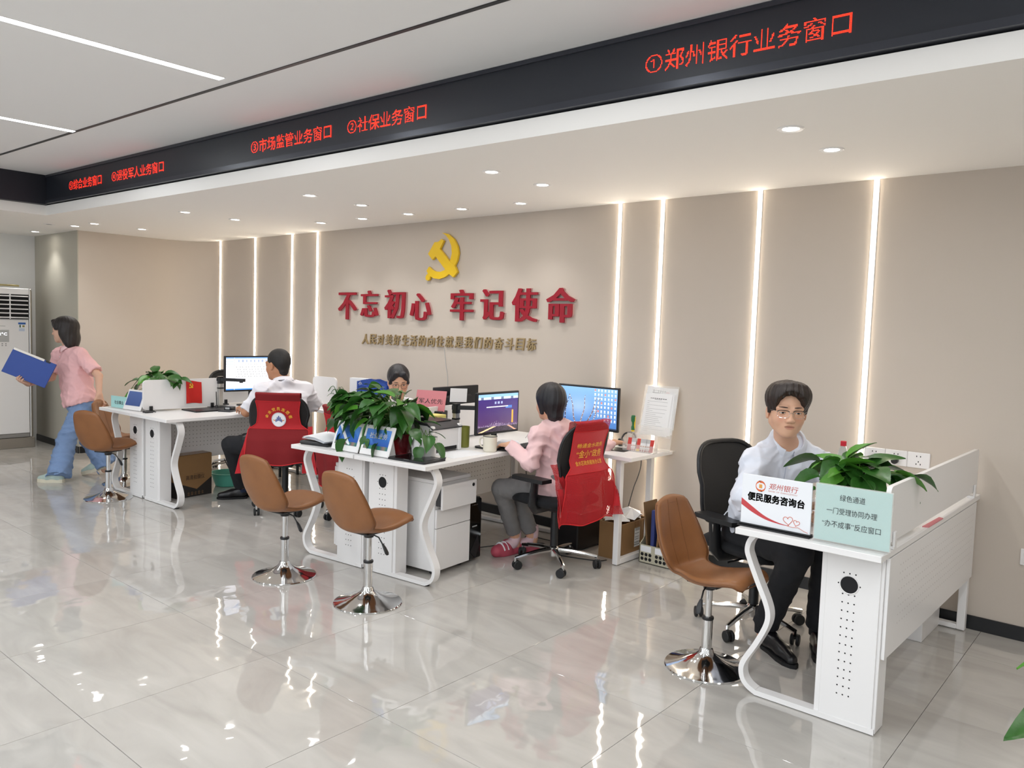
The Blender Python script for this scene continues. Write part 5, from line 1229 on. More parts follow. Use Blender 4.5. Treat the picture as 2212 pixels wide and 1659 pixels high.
g = G(); g.lathe([(0, .04), (.011, .04), (.012, .052), (0, .053)], 14); g.box(.010, -.003, .06, .0165, .003, .14); g.build('yellow_band', mat('yellow_plastic', '#e8c62c', .4), t)
g = G(); g.cyl((0, 0, -.03), (0, 0, .04), .003, n=8); g.build('shaft', STEEL, t)
t = thing('mouse_pad', 'black mouse pad beside the red net vest on the side table', 'mouse pad', (-2.985, 4.53, ZT), .1); prism_obj('pad', rrect(-.09, -.08, .09, .08, .012), 0, .003, 'xy', BLK, t)
t = thing('headset', 'black headset by the big monitor foot', 'headset', (-3.0, 4.68, ZT)); g = G(); g.tube(smooth_path([(-.06, 0, .03), (-.045, .02, .085), (0, .03, .10), (.045, .02, .085), (.06, 0, .03)], 5), .006, 8); g.build('band', BLK, t)
for sd in (-1, 1): g = G(); g.tube([(sd * .045, 0, .03), (sd * .05, 0, .03), (sd * .068, 0, .03), (sd * .073, 0, .03)], [.02, .029, .029, .02], 14); g.build('ear_cup', BLK, t)
# ---- left desk pair
def at3(name, label, cat, u, v, z=ZT, rz=0.0, group=None): return thing(name, label, cat, L3(u, v, z), RZ3 + rz, group)
t = thing('desk_divider', 'white divider with a small red flag on the left desks', 'partition', L3(-.0, 0, ZT), RZ3)
prism_obj('board', rrect(.10, .016, .84, .27, .035), -.009, .009, 'yz', LAM, t)
for v in (.14, .70): g = G(); g.box(-.03, v, 0, .03, v + .05, .012, .003); g.box(.0092, v + .01, .01, .02, v + .04, .05, .003); g.build('clamp', BLK, t)
t = thing('desk_divider', 'white divider behind the monitor of the man in the white shirt', 'partition', L3(-.19, 0, ZT), RZ3)
prism_obj('board', rrect(.88, .016, 1.66, .25, .035), -.009, .009, 'yz', LAM, t)
for v in (.95, 1.5): g = G(); g.box(-.03, v, 0, .03, v + .05, .012, .003); g.box(.0092, v + .01, .01, .02, v + .04, .05, .003); g.build('clamp', BLK, t)
t = thing('red_flag', 'small red flag with yellow hammer and sickle hanging on the white divider', 'flag', L3(.012, .545, ZT + .055), RZ3)
def flg(u, v): return (.003 + .006 * math.sin(u * 7 + v * 2), -.072 + .145 * u + .006 * (1 - v), .20 * v - .012 * u * (v > .5) + .004 * math.sin(u * 5))
g = G(); g.sheet(flg, 12, 12, .0012); fb = g.build('cloth', mat('flag_red', '#d3241c', .7), t, smooth=60)
def fpt(a, b):
    u, v = .18 + a * .3, .66 + b * .24; p = flg(u, v); return (p[0] + .0025, p[1], p[2])
hm = [((x - 865) / 257, (456 - y) / 378) for x, y in ham]; sk = [((x - 865) / 257, (456 - y) / 378) for x, y in sick]
g = G(); g.add([fpt(*q) for q in hm], [tuple(range(len(hm)))]); g.add([fpt(*q) for q in sk], [tuple(range(len(sk)))]); g.build('emblem', mat('flag_yellow', '#f3c832', .6), fb, smooth=0)
t = at3('desk_sign', 'small pale aqua desk sign at the front of the far left desk', 'sign', -.40, .085, ZT, .1)
g = G(); g.box(-.12, -.03, 0, .12, .03, .004); g.build('stand', AC2, t); g = G(); g.box(-.115, -.003, .004, .115, .003, .105); g.build('card', AQUA, t)
g = G(); write(g, '社会事业', -.06, .075, .035, .068, lambda x, z, d: (x, -.0036, z), 0, .01); g.build('writing', INK, t, smooth=0)
t = at3('display_frame', 'white display frame with blue picture beside the small aqua sign', 'display', -.17, .085, ZT, .12, 'blue picture display frames'); ti = math.radians(20)
R_ = [[1, 0, 0], [0, math.cos(ti), math.sin(ti)], [0, -math.sin(ti), math.cos(ti)]]
g = G(); g.obox((0, .034, .088), (.125, .006, .09), R_, .004); g.build('frame', LAM, t)
panel('picture', .205, .125, 20, 14, lambda u, v: np.stack([.25 + .08 * v, .34 + .08 * v, .56 + .08 * v], 1), PRINT, t, .0012, (1, 0, 0), (0, math.sin(ti), math.cos(ti)), (0, .0088, .042))
g = G(); g.prism([(.02, 0), (.10, 0), (.06, .16)], -.09, .09, 'yz'); g.build('easel', LAM, t)
t = at3('black_clip', 'small black clip on the table in front of the white divider', 'clip', .05, .12); g = G(); g.box(-.03, -.035, 0, .03, .035, .014, .005); g.build('body', BLK, t); g = G(); g.tube([(0, .03, .012), (.02, .06, .004)], .004, 6); g.build('arm', BLK, t)
t = at3('camera_pad', 'black base pad of the document camera on the left desk', 'mat', .115, .62); prism_obj('pad', rrect(-.10, -.19, .15, .19, .01), 0, .012, 'xy', BLK, t)
doc_camera('silver document camera with black arm beside the red flag', .02, .80, L3, RZ3, .28, (.20, .12))
t = at3('pen_stand', 'black pen standing beside the document camera column', 'pen', .06, .74, ZT + .012); g = G(); g.cyl((0, 0, 0), (0, 0, .02), .014, .008); g.build('socket', BLK, t); g = G(); g.cyl((0, 0, .01), (.0, -.004, .14), .004); g.build('pen', BLK, t)
t = at3('desk_phone', 'black device with a small display between the document camera and the man\'s hand', 'device', .30, .72, ZT, .5); g = G(); g.box(-.06, -.09, 0, .06, .09, .012, .004); g.build('tray', mat('dark_grey_plastic', '#35363a', .4), t); g = G(); g.box(-.035, -.03, .012, .035, .05, .04, .005); g.build('body', BLK, t); g = G(); g.box(-.02, -.032, .018, .02, -.029, .034); g.build('display', GREYPLAST, t)
def sheet_fn(u, v):
    C = np.full((len(u), 3), .93); C[:] = (.93, .92, .96); C[v > .955] = (.45, .62, .85); C[v < .035] = (.2, .5, .85); C[(v > .90) & (v < .945)] = (.87, .89, .95)
    m_ = (v > .86) & (v < .93) & (u > .2) & (np.floor(u * 40) % 3 == 0); C[m_] = (.6, .65, .75)
    row = np.floor(v * 26); col = np.floor(u * 44); m_ = (v > .38) & (v < .8) & (row % 2 == 0) & (u > .17) & (u < .78) & ((col * 7 + row * 3) % 5 < 2); C[m_] = .68
    C[(u < .14) & (v > .7) & (v < .9) & (row % 2 == 0)] = (.75, .78, .85); C[np.abs(u - .155) < .004] = .75; return C
monitor('black monitor with a white document table in front of the man in the white shirt', (-6.70, 3.97, ZT), PI / 2 - .06, .52, .30, .155, sheet_fn, 88, 54)
g = G(); g.box(-.07, -.12, 0, .07, .12, .052, .004); tag(g.build('cream_box', mat('cream_card', '#dedcca', .7), loc=(-6.36, 3.86, ZT)), 'cream box on the left desk beside the monitor foot', 'box')
t = thing('side_table', 'white side table by the wall behind the man in the white shirt', 'table', (-5.30, 4.28, 0))
g = G(); g.box(-.86, 0, ZT - .026, 0, .52, ZT, .002); g.build('tabletop', LAM, t); g = G(); g.box(-.10, .05, .004, -.06, .09, .712, .003); g.box(-.10, .43, .004, -.06, .47, .712, .003); g.box(-.10, .09, .004, -.06, .43, .04); g.box(-.10, .09, .68, -.06, .43, .712); g.build('leg_frame', WMETAL, t)
t = thing('sanitizer_bottle', 'clear sanitiser bottle with red label behind the badge vest chair', 'bottle', (-6.11, 4.47, ZT))
g = G(); g.lathe([(0, 0), (.03, 0), (.032, .006), (.032, .11), (.022, .135), (.014, .14), (.014, .15), (0, .15)], 20); g.build('body', mat('sanitizer_plastic', '#e9e6e0', .15, alpha=.75), t)
g = G(); g.lathe([(.0328, .055), (.0328, .095)], 20, closed=True); g.build('red_label', REDPLAST, t); g = G(); g.lathe([(.0326, .012), (.0326, .052)], 20, closed=True); g.build('white_label', PAPER, t)
g = G(); g.cyl((0, 0, .15), (0, 0, .17), .013); g.cyl((0, 0, .17), (0, 0, .185), .005); g.box(-.035, -.007, .183, .012, .007, .193, .003); g.build('pump', LAM, t)
t = thing('white_cup', 'white cup beside the sanitiser bottle', 'cup', (-5.86, 4.45, ZT)); g = G(); g.lathe([(0, 0), (.03, 0), (.038, .09), (.036, .09), (.028, .006), (0, .006)], 20); g.build('cup', LAM, t); g = G(); g.tube(smooth_path([(.036, 0, .075), (.06, 0, .07), (.06, 0, .03), (.033, 0, .025)], 4), .004, 6); g.build('handle', LAM, t)
t = thing('file_rack', 'blue plastic file rack with wavy dividers on the wall table behind the pothos', 'rack', (-5.70, 4.62, ZT), .55)
g = G(); g.box(-.14, -.10, 0, .14, .10, .005); g.build('base', BLUE, t)
for k in range(4):
    y = -.10 + k * .055
    pl = [(-.14, .005), (.14, .005)] + [(.14 - .28 * i / 12, .305 - .012 * k * 0 - .02 * (i / 12) ** 2 - (.05 * (1 - i / 12) ** 3) + .004 * math.sin(i * 1.5)) for i in range(13)]
    dv_ = prism_obj('divider', pl, y, y + .005, 'xz', BLUE, t)
    if k == 0:
        for q in range(8): g = G(); g.tube([(-.13 + .26 * i / 20, y - .002, .05 + q * .027 + .008 * math.sin(i * .55)) for i in range(21)], .0035, 5); g.build('rib', mat('light_blue_plastic', '#2a57b8', .4), dv_)
for x in (-.14, .136): g = G(); g.box(x, -.10, 0, x + .004, .08, .20); g.build('side', BLUE, t)
g = G(); write_bold(g, '小', -.125, -.09, .245, .28, lambda x, z, d: (x, -.1025, z), .0015); g.build('lettering', PAPER, t, smooth=0)
t = thing('white_binder', 'white document box left of the blue file rack', 'folder', (-5.97, 4.66, ZT), .35); g = G(); g.box(-.10, -.03, 0, .10, .03, .29, .002); g.build('case', PAPER, t); g = G(); g.box(-.11, .03, .01, .08, .045, .275, .002); g.build('second_sheaf', PAPER, t)
t = thing('table_screen', 'white rounded table screen behind the man in the white shirt', 'partition', (-6.12, 4.36, ZT), .1); g = G(); prism_obj('panel', rrect(-.16, 0, .16, .30, .04), 0, .015, 'xz', LAM, t)
t = thing('black_bag', 'black bag with cables on the table right of the white-shirted man', 'bag', (-5.70, 4.36, ZT)); g = G(); g.sheet(lambda u, v: (.13 * math.sin(PI * v) * math.cos(2*PI*u), .08 * math.sin(PI * v) * math.sin(2*PI*u), .065 - .065 * math.cos(PI * v) * (1 + .1 * math.sin(6*PI*u))), 24, 12); g.build('bag', BLKCLOTH, t, smooth=60); g = G(); g.tube(smooth_path([(.08, -.03, .10), (.14, -.05, .14), (.19, -.05, .07), (.17, -.04, .0)], 5), .004, 6); g.build('cable', BLK, t)
# under the left desks
t = thing('camera_carton', 'brown carton with black chevron print and large black writing under the left desk', 'box', L3(.105, .46, 0), RZ3 + .1)
g = G(); g.box(-.075, -.17, 0, .075, .17, .365, .002); g.build('carton', CARD, t)
g = G(); X_ = .0755; g.add([(X_, -.169, .001), (X_, .169, .001), (X_, .169, .155), (X_, .02, .062), (X_, -.169, .135)], [(0, 1, 2, 3, 4)]); g.add([(-.074, -.1705, .001), (.074, -.1705, .001), (.074, -.1705, .135), (-.074, -.1705, .135)], [(0, 1, 2, 3)]); g.build('black_print', CARDBLK, t, smooth=0)
g = G(); write(g, '高清拍摄仪', -.085, .095, .15, .19, lambda x, z, d: (X_ + .0004, x, z), 0, .0); g.add([(X_ + .0004, -.01, .197), (X_ + .0004, .085, .197), (X_ + .0004, .085, .1985), (X_ + .0004, -.01, .1985)], [(0, 1, 2, 3)]); g.build('writing', INK, t, smooth=0)
g = G()
for k in range(5): 
    y = -.06 + k * .034; g.tube([(X_ + .0006, y + .008 * math.cos(a), .034 + .008 * math.sin(a)) for a in np.linspace(0, 2*PI, 10 if k % 2 else 4, endpoint=False)], .0014, 4, closed=True); g.box(X_, y - .01, .017, X_ + .0008, y + .01, .020)
g.build('printed_icons', CARD, t, smooth=0)
g = G(); g.box(-.06, -.172, .366, .06, .172, .3672); g.build('tape', mat('brown_tape', '#8a5f32', .25), t)
t = thing('basin', 'teal plastic basin on the floor beside the brown carton', 'basin', (-6.78, 3.77, 0))
g = G(); g.lathe([(0, .004), (.10, 0), (.11, .006), (.145, .115), (.16, .12), (.162, .126), (.143, .127), (.108, .016), (0, .012)], 36); g.build('bowl', TEAL, t)
g = G(); g.tube(smooth_path([(-6.54, 3.6, .30), (-6.5, 3.66, .16), (-6.46, 3.74, .12), (-6.42, 3.8, .04), (-6.36, 3.86, .006), (-6.2, 3.9, .006)], 5), .004, 6); tag(g.build('power_cable', BLK), 'black cable running over the teal basin', 'cable')
t = thing('low_stand', 'low wooden stand with black legs deep under the left desks', 'stand', (-7.05, 4.45, 0)); g = G(); g.box(-.25, -.12, .30, .25, .12, .32, .003); g.build('board', mat('light_wood', '#b08a5c', .5, noise=.1), t)
for x in (-.23, .23):
    for y in (-.1, .1): g = G(); g.box(x - .01, y - .01, 0, x + .01, y + .01, .30); g.build('leg', BLK, t)
# ------------------------------------------------------------------ people: one continuous skin per body, grown from a blended distance field
def nrm(v): v = np.array(v, float); return v / (np.linalg.norm(v) + 1e-12)
class Field:
    def __init__(s): s.p = []; s.noise = None
    def _add(s, fn, lo, hi, k, op): s.p.append((fn, np.array(lo), np.array(hi), k, op)); return s
    def rc(s, a, b, ra, rb=None, k=.02, op='u'):
        a = np.array(a, float); b = np.array(b, float); rb = ra if rb is None else rb; ba = b - a; L = max(ba @ ba, 1e-9); r = max(ra, rb)
        def fn(X, Y, Z):
            x, y, z = X - a[0], Y - a[1], Z - a[2]; t = np.clip((x*ba[0] + y*ba[1] + z*ba[2]) / L, 0, 1)
            return np.sqrt((x - t*ba[0])**2 + (y - t*ba[1])**2 + (z - t*ba[2])**2) - (ra + (rb - ra) * t)
        return s._add(fn, np.minimum(a, b) - r, np.maximum(a, b) + r, k, op)
    def el(s, c, r, R=None, k=.02, op='u'):
        c = np.array(c, float); r = np.array(r, float); R = np.eye(3) if R is None else np.array(R, float); m = r.max()
        def fn(X, Y, Z):
            x, y, z = X - c[0], Y - c[1], Z - c[2]; q = [(R[i, 0]*x + R[i, 1]*y + R[i, 2]*z) / r[i] for i in range(3)]
            k0 = np.sqrt(q[0]**2 + q[1]**2 + q[2]**2) + 1e-9; k1 = np.sqrt((q[0]/r[0])**2 + (q[1]/r[1])**2 + (q[2]/r[2])**2) + 1e-9
            return k0 * (k0 - 1) / k1
        return s._add(fn, c - m, c + m, k, op)
    def bx(s, c, h, R=None, rad=.0, k=.004, op='u'):
        c = np.array(c, float); h = np.array(h, float); R = np.eye(3) if R is None else np.array(R, float); m = np.linalg.norm(h) + rad
        def fn(X, Y, Z):
            x, y, z = X - c[0], Y - c[1], Z - c[2]; q = [np.abs(R[i, 0]*x + R[i, 1]*y + R[i, 2]*z) - h[i] for i in range(3)]
            return np.sqrt(sum(np.maximum(t, 0)**2 for t in q)) + np.minimum(np.maximum(q[0], np.maximum(q[1], q[2])), 0) - rad
        return s._add(fn, c - m, c + m, k, op)
    def grid(s, xs, ys, zs):
        D = np.full((len(xs), len(ys), len(zs)), 1.0, np.float32); ax = (xs, ys, zs); st = max(np.diff(a).max() for a in ax)
        for fn, lo, hi, k, op in s.p:
            m = k + 3 * st; ix = [(max(np.searchsorted(ax[i], lo[i] - m) - 1, 0), np.searchsorted(ax[i], hi[i] + m) + 1) for i in range(3)]
            sl = tuple(slice(a, b) for a, b in ix); sub = D[sl]
            if sub.size == 0: continue
            X, Y, Z = np.ix_(xs[sl[0]], ys[sl[1]], zs[sl[2]]); d = fn(X, Y, Z).astype(np.float32)
            if op == 'u': h = np.maximum(k - np.abs(sub - d), 0) / max(k, 1e-6); D[sl] = np.minimum(sub, d) - h * h * k / 4
            else: d = -d; h = np.maximum(k - np.abs(sub - d), 0) / max(k, 1e-6); D[sl] = np.maximum(sub, d) + h * h * k / 4
        if s.noise is not None:
            X, Y, Z = np.ix_(xs, ys, zs); D += s.noise(X, Y, Z).astype(np.float32)
        return D
    def at(s, P):
        P = np.array(P, float).reshape(-1, 3); D = np.full(len(P), 1.0)
        for fn, lo, hi, k, op in s.p:
            d = fn(P[:, 0], P[:, 1], P[:, 2])
            if op == 'u': h = np.maximum(k - np.abs(D - d), 0) / max(k, 1e-6); D = np.minimum(D, d) - h * h * k / 4
            else: d = -d; h = np.maximum(k - np.abs(D - d), 0) / max(k, 1e-6); D = np.maximum(D, d) + h * h * k / 4
        return D
    def march(s, p, d, L=.4, off=.003):
        d = nrm(d); t = np.linspace(0, L, 400); P = np.array(p, float) + t[:, None] * d; D = s.at(P); i = np.argmax(D < off)
        return P[i] if D[i] < off else P[-1] * 0 + np.array(p, float) + d * L * .5
    def bounds(s):
        u = [q for q in s.p if q[4] == 'u']; return np.min([q[1] for q in u], 0), np.max([q[2] for q in u], 0)
def axis(lo, hi, coarse, fine=()):
    x = lo; out = [lo]
    while x < hi:
        st = coarse
        for a, b, f in fine:
            if a <= x <= b: st = min(st, f)
        x += st; out.append(x)
    return np.array(out)
def surface_nets(D, xs, ys, zs):
    S = D < 0; shp = np.array(D.shape); cs = shp - 1; ax = (xs, ys, zs); cells = []; pts = []; quads = []
    def cid(i, j, k): return (i * cs[1] + j) * cs[2] + k
    for a in range(3):
        sl0 = [slice(None)] * 3; sl1 = [slice(None)] * 3; sl0[a] = slice(0, -1); sl1[a] = slice(1, None)
        E = np.argwhere(S[tuple(sl0)] != S[tuple(sl1)])
        b, c = (a + 1) % 3, (a + 2) % 3
        E = E[(E[:, b] > 0) & (E[:, b] < shp[b] - 1) & (E[:, c] > 0) & (E[:, c] < shp[c] - 1)]
        E1 = E.copy(); E1[:, a] += 1; d0 = D[tuple(E.T)]; d1 = D[tuple(E1.T)]; t = d0 / (d0 - d1)
        P = np.stack([ax[i][E[:, i]] for i in range(3)], 1); P[:, a] += t * (ax[a][E1[:, a]] - ax[a][E[:, a]])
        q = []
        for db, dc in ((-1, -1), (0, -1), (0, 0), (-1, 0)):
            C = E.copy(); C[:, b] += db; C[:, c] += dc; i_ = cid(C[:, 0], C[:, 1], C[:, 2]); q.append(i_); cells.append(i_); pts.append(P)
        q = np.stack(q, 1); q[d0 > 0] = q[d0 > 0][:, ::-1]; quads.append(q)
    cells = np.concatenate(cells); pts = np.concatenate(pts); quads = np.concatenate(quads)
    u, inv = np.unique(cells, return_inverse=True); n = np.bincount(inv); V = np.stack([np.bincount(inv, pts[:, i]) / n for i in range(3)], 1)
    F = np.searchsorted(u, quads); return V, F
def relax(V, F, it=1, w=.5):
    e = np.concatenate([F[:, [0, 1]], F[:, [1, 2]], F[:, [2, 3]], F[:, [3, 0]]]); e = np.concatenate([e, e[:, ::-1]])
    for _ in range(it):
        n = np.bincount(e[:, 0], minlength=len(V)).astype(float); n[n == 0] = 1
        A = np.stack([np.bincount(e[:, 0], V[e[:, 1], i], len(V)) / n for i in range(3)], 1); V = V * (1 - w) + A * w
    return V
def grow(name, F, m, parent, base, step=.007, fine=(), smooth=1, color=None):
    lo, hi = F.bounds(); lo = lo - .03; hi = hi + .03
    fx = [[(c[i] - r, c[i] + r, f) for c, r, f in fine] for i in range(3)]
    xs, ys, zs = [axis(lo[i], hi[i], step, fx[i]) for i in range(3)]
    V, Q = surface_nets(F.grid(xs, ys, zs), xs, ys, zs); V = relax(V, Q, smooth)
    me = fast_mesh(name, V - np.array(base), Q)
    if color is not None: vert_col(me, color(V))
    return mesh_obj(name, me, m, parent)
def folds(amp, seed, wl=.055, stretch=None):
    r = np.random.RandomState(seed); K = [nrm(r.randn(3) * (np.array(stretch) if stretch is not None else 1)) * 2 * PI / (wl * r.uniform(.7, 1.8)) for _ in range(6)]; ph = r.rand(6) * 6
    def fn(X, Y, Z):
        w1 = np.sin(X * 19 + Y * 13 + ph[0]) * .9 + np.sin(Z * 23 + X * 7) * .7; o = 0
        for i, k in enumerate(K): o = o + .36 - (1 - np.abs(np.sin((X * k[0] + Y * k[1] + Z * k[2]) * .5 + w1 * 1.3 + ph[i]))) ** 2
        return o * amp * .55
    return fn
def hand(F, wr, d, n, t, curl=(.3, .5, .4), spread=.0, s=1.0, thumb=.6):
    """wr wrist, d finger direction, n the way the palm faces, t towards the thumb"""
    d, n = nrm(d), nrm(n); t = nrm(np.array(t) - d * np.dot(t, d)); L = [.070, .078, .072, .056]
    for i in range(4):
        off = (.030 - .0200 * i) * s; kn = wr + d * (.088 - .004 * abs(i - 1)) * s + t * off
        F.rc(wr + t * off * .55 + d * .012 * s, kn, .0145 * s, .0118 * s, .018)
        p = kn; a = 0; dd = d + t * (spread * (1.5 - i) * .12)
        for j, fr in enumerate((.44, .31, .25)):
            a += curl[j] * (1 + .06 * i); v = nrm(dd * math.cos(a) + n * math.sin(a)); q = p + v * L[i] * fr * s
            F.rc(p, q, (.0098 - .001 * j) * s, (.0088 - .001 * j) * s, .004); p = q
    b = wr + d * .022 * s + t * .020 * s; v = nrm(t * .75 + d * .6 + n * .35); m_ = b + v * .040 * s; v2 = nrm(d * .9 + t * (.5 - .6 * thumb) + n * .5 * thumb)
    F.rc(wr + d * .01 * s, b, .016 * s, .015 * s, .012); F.rc(b, m_, .014 * s, .0105 * s, .010); F.rc(m_, m_ + v2 * .036 * s, .0102 * s, .0085 * s, .004)
SKIN_L = lin('#d9a98c')
def head_frame(f, u):
    f = nrm(f); s = nrm(np.cross(f, u)); u = np.cross(s, f); return np.array([s, f, u])      # rows: right, forward, up
def head(F, c, R, s=1.0, female=False, wide=1.0):
    P = lambda x, y, z: np.array(c) + s * (R.T @ np.array((x * wide, y, z)))
    F.el(P(0, -.018, .034), (.077 * s * wide, .096 * s, .088 * s), R, .02)
    F.el(P(0, .022, -.032), (.064 * s * wide, .070 * s, .084 * s), R, .03)
    for x in (-1, 1):
        F.rc(P(x * .051, -.002, -.052), P(x * .016, .058, -.096), .023 * s, .019 * s, .025)
        F.el(P(x * .041, .050, -.034), (.025 * s, .024 * s, .028 * s), R, .02)
        F.rc(P(x * .018, .084, .022), P(x * .048, .070, .020), .011 * s, .010 * s, .016)
        F.el(P(x * .033, .097, .001), (.019 * s, .012 * s, .0115 * s), R, .012, 's')
        F.el(P(x * .032, .076, .0), (.0145 * s, .0135 * s, .0115 * s), R, .006)
        F.el(P(x * .079, -.008, -.012), (.008 * s, .019 * s, .032 * s), R, .006); F.el(P(x * .086, -.004, -.010), (.004 * s, .010 * s, .019 * s), R, .004, 's')
        F.el(P(x * .0125, .096, -.036), (.0085 * s, .011 * s, .008 * s), R, .008)
    F.rc(P(0, .085, .008), P(0, .104, -.031), .0075 * s, .0115 * s, .016)
    F.el(P(0, .066, -.096), (.022 * s, .020 * s, .018 * s), R, .02)
    F.el(P(0, .078, -.066), (.028 * s, .012 * s, .018 * s), R, .02)
    F.rc(P(-.015, .0845, -.0605), P(.015, .0845, -.0605), .0050 * s, .0050 * s, .006); F.rc(P(-.012, .0845, -.0720), P(.012, .0845, -.0720), .0060 * s, .0060 * s, .006)
    F.el(P(-.0075, .0985, -.0435), (.0042 * s, .006 * s, .0035 * s), R, .003, 's'); F.el(P(.0075, .0985, -.0435), (.0042 * s, .006 * s, .0035 * s), R, .003, 's')
    F.rc(P(-.020, .0905, -.0662), P(0, .0925, -.0660), .0022 * s, .0024 * s, .003, 's'); F.rc(P(.020, .0905, -.0662), P(0, .0925, -.0660), .0022 * s, .0024 * s, .003, 's')
    F.el(P(0, .0, -.118), (.05 * s, .06 * s, .02 * s), R, .02, 's') if False else None
    return P
def skin_color(c, R, s, tone=SKIN_L, lip=(.62, .30, .26)):
    def fn(V):
        L = ((V - np.array(c)) @ R.T) / s; C = np.tile(tone, (len(V), 1)); lipc = lin('#b06a5d')
        m_ = np.clip(1 - ((L[:, 0] / .024) ** 2 + ((L[:, 2] + .0665) / .0115) ** 2), 0, 1) * (L[:, 1] > .05); C = C * (1 - .75 * np.sqrt(m_)[:, None]) + lipc * .75 * np.sqrt(m_)[:, None]
        ck = np.exp(-(((np.abs(L[:, 0]) - .042) / .02) ** 2 + ((L[:, 2] + .03) / .022) ** 2)) * (L[:, 1] > .03); C = C * (1 - .18 * ck[:, None] * np.array([.2, 1, 1]))
        ml = np.exp(-((L[:, 2] + .0662) / .0022) ** 2) * (np.abs(L[:, 0]) < .022) * (L[:, 1] > .05); C = C * (1 - .38 * ml[:, None])
        return C
    return fn
EYEW = mat('eye_white', '#e6dfd8', .3); IRIS = mat('eye_iris', '#2a1c16', .2); BROW = mat('eyebrow_hair', '#463730', .85)
def face_parts(t, P, R, base, s, open_=.0048, brow=True, look=0.0, browz=.024):
    for x in (-1, 1):
        eye_g = G(); A = []
        n = 12; rows = 6
        def lens(u, v, k=1.0):
            a = 2 * PI * u; return (x * .032 + look * .0 + .0125 * v * math.cos(a), .0905 - (.5 * (v * math.cos(a)) ** 2 * .012) - .001 * v * v, .0005 + open_ * v * math.sin(a) * (1 - .25 * (v * math.cos(a)) ** 2))
        eye_g.sheet(lambda u, v: P(*lens(u, v)) - base, 20, rows); e = eye_g.build('eye', EYEW, t, smooth=60)
        g = G(); g.sheet(lambda u, v: P(x * .032 + look * .004 + .0052 * v * math.cos(2*PI*u), .0912 - .0006 * v, .0006 + min(max(.0052 * v * math.sin(2*PI*u), -open_ * .95), open_ * .92)) - base, 16, 3); g.build('iris', IRIS, e, smooth=60)
        g = G(); g.tube([P(x * (.032 + .0135 * q), .0908 - .007 * q * q, .0006 + open_ * 1.05 * (1 - q * q) + .0004) - base for q in np.linspace(-1, 1, 9)], .0009, 5); g.build('eyelid_line', BROW, e)
        if brow:
            g = G(); g.tube([P(x * (.014 + .036 * q), .0945 - .020 * q * q, browz + .0022 * math.sin(q * 2.6) - .0015 * q) - base for q in np.linspace(0, 1, 9)], [.0030, .0046, .0054, .0056, .0052, .0046, .0036, .0026, .001], 8, flat=.5); g.build('eyebrow', BROW, t)
def glasses(t, P, base, m, r=.0009, top=None, w_=.0225, h_=.0165):
    gl = None
    g = G()
    for x in (-1, 1):
        ring = [P(x * .032 + w_ * math.copysign(abs(math.cos(a)) ** .75, math.cos(a)), .1045 - 2.2 * (abs(x * .032 + w_ * math.cos(a)) - .01) ** 2 * 1.6, -.004 + h_ * math.copysign(abs(math.sin(a)) ** .8, math.sin(a))) - base for a in np.linspace(0, 2*PI, 28, endpoint=False)]
        g.tube(ring, r, 6, closed=True)
        g.tube([P(x * .0555, .100, .006) - base, P(x * .068, .085, .008) - base, P(x * .079, .02, .006) - base, P(x * .081, -.012, -.002) - base], r, 6)
    g.tube([P(-.010, .1045, .001) - base, P(0, .1085, .003) - base, P(.010, .1045, .001) - base], r, 6)
    gl = g.build('glasses', m, t)
    if top:
        g = G()
        for x in (-1, 1): g.tube([P(x * .032 + w_ * q, .1048 - 3.5 * (abs(x * .032 + w_ * q) - .01) ** 2, -.004 + h_ * (1 - .32 * q * q * q * q)) - base for q in np.linspace(-1.0, 1.0, 14)], .0017, 6)
        g.build('brow_bar', top, gl)
    return gl
def strip_shoe(F, an, to, r=.037, h=.0):
    an = np.array(an, float); to = np.array(to, float); d = nrm([to[0]-an[0], to[1]-an[1], 0]); heel = np.array([an[0], an[1], r]) - d * .03; ball = np.array([to[0], to[1], r * .95]) - d * .07; tip = np.array([to[0], to[1], r * .75])
    return d, heel, ball, tip
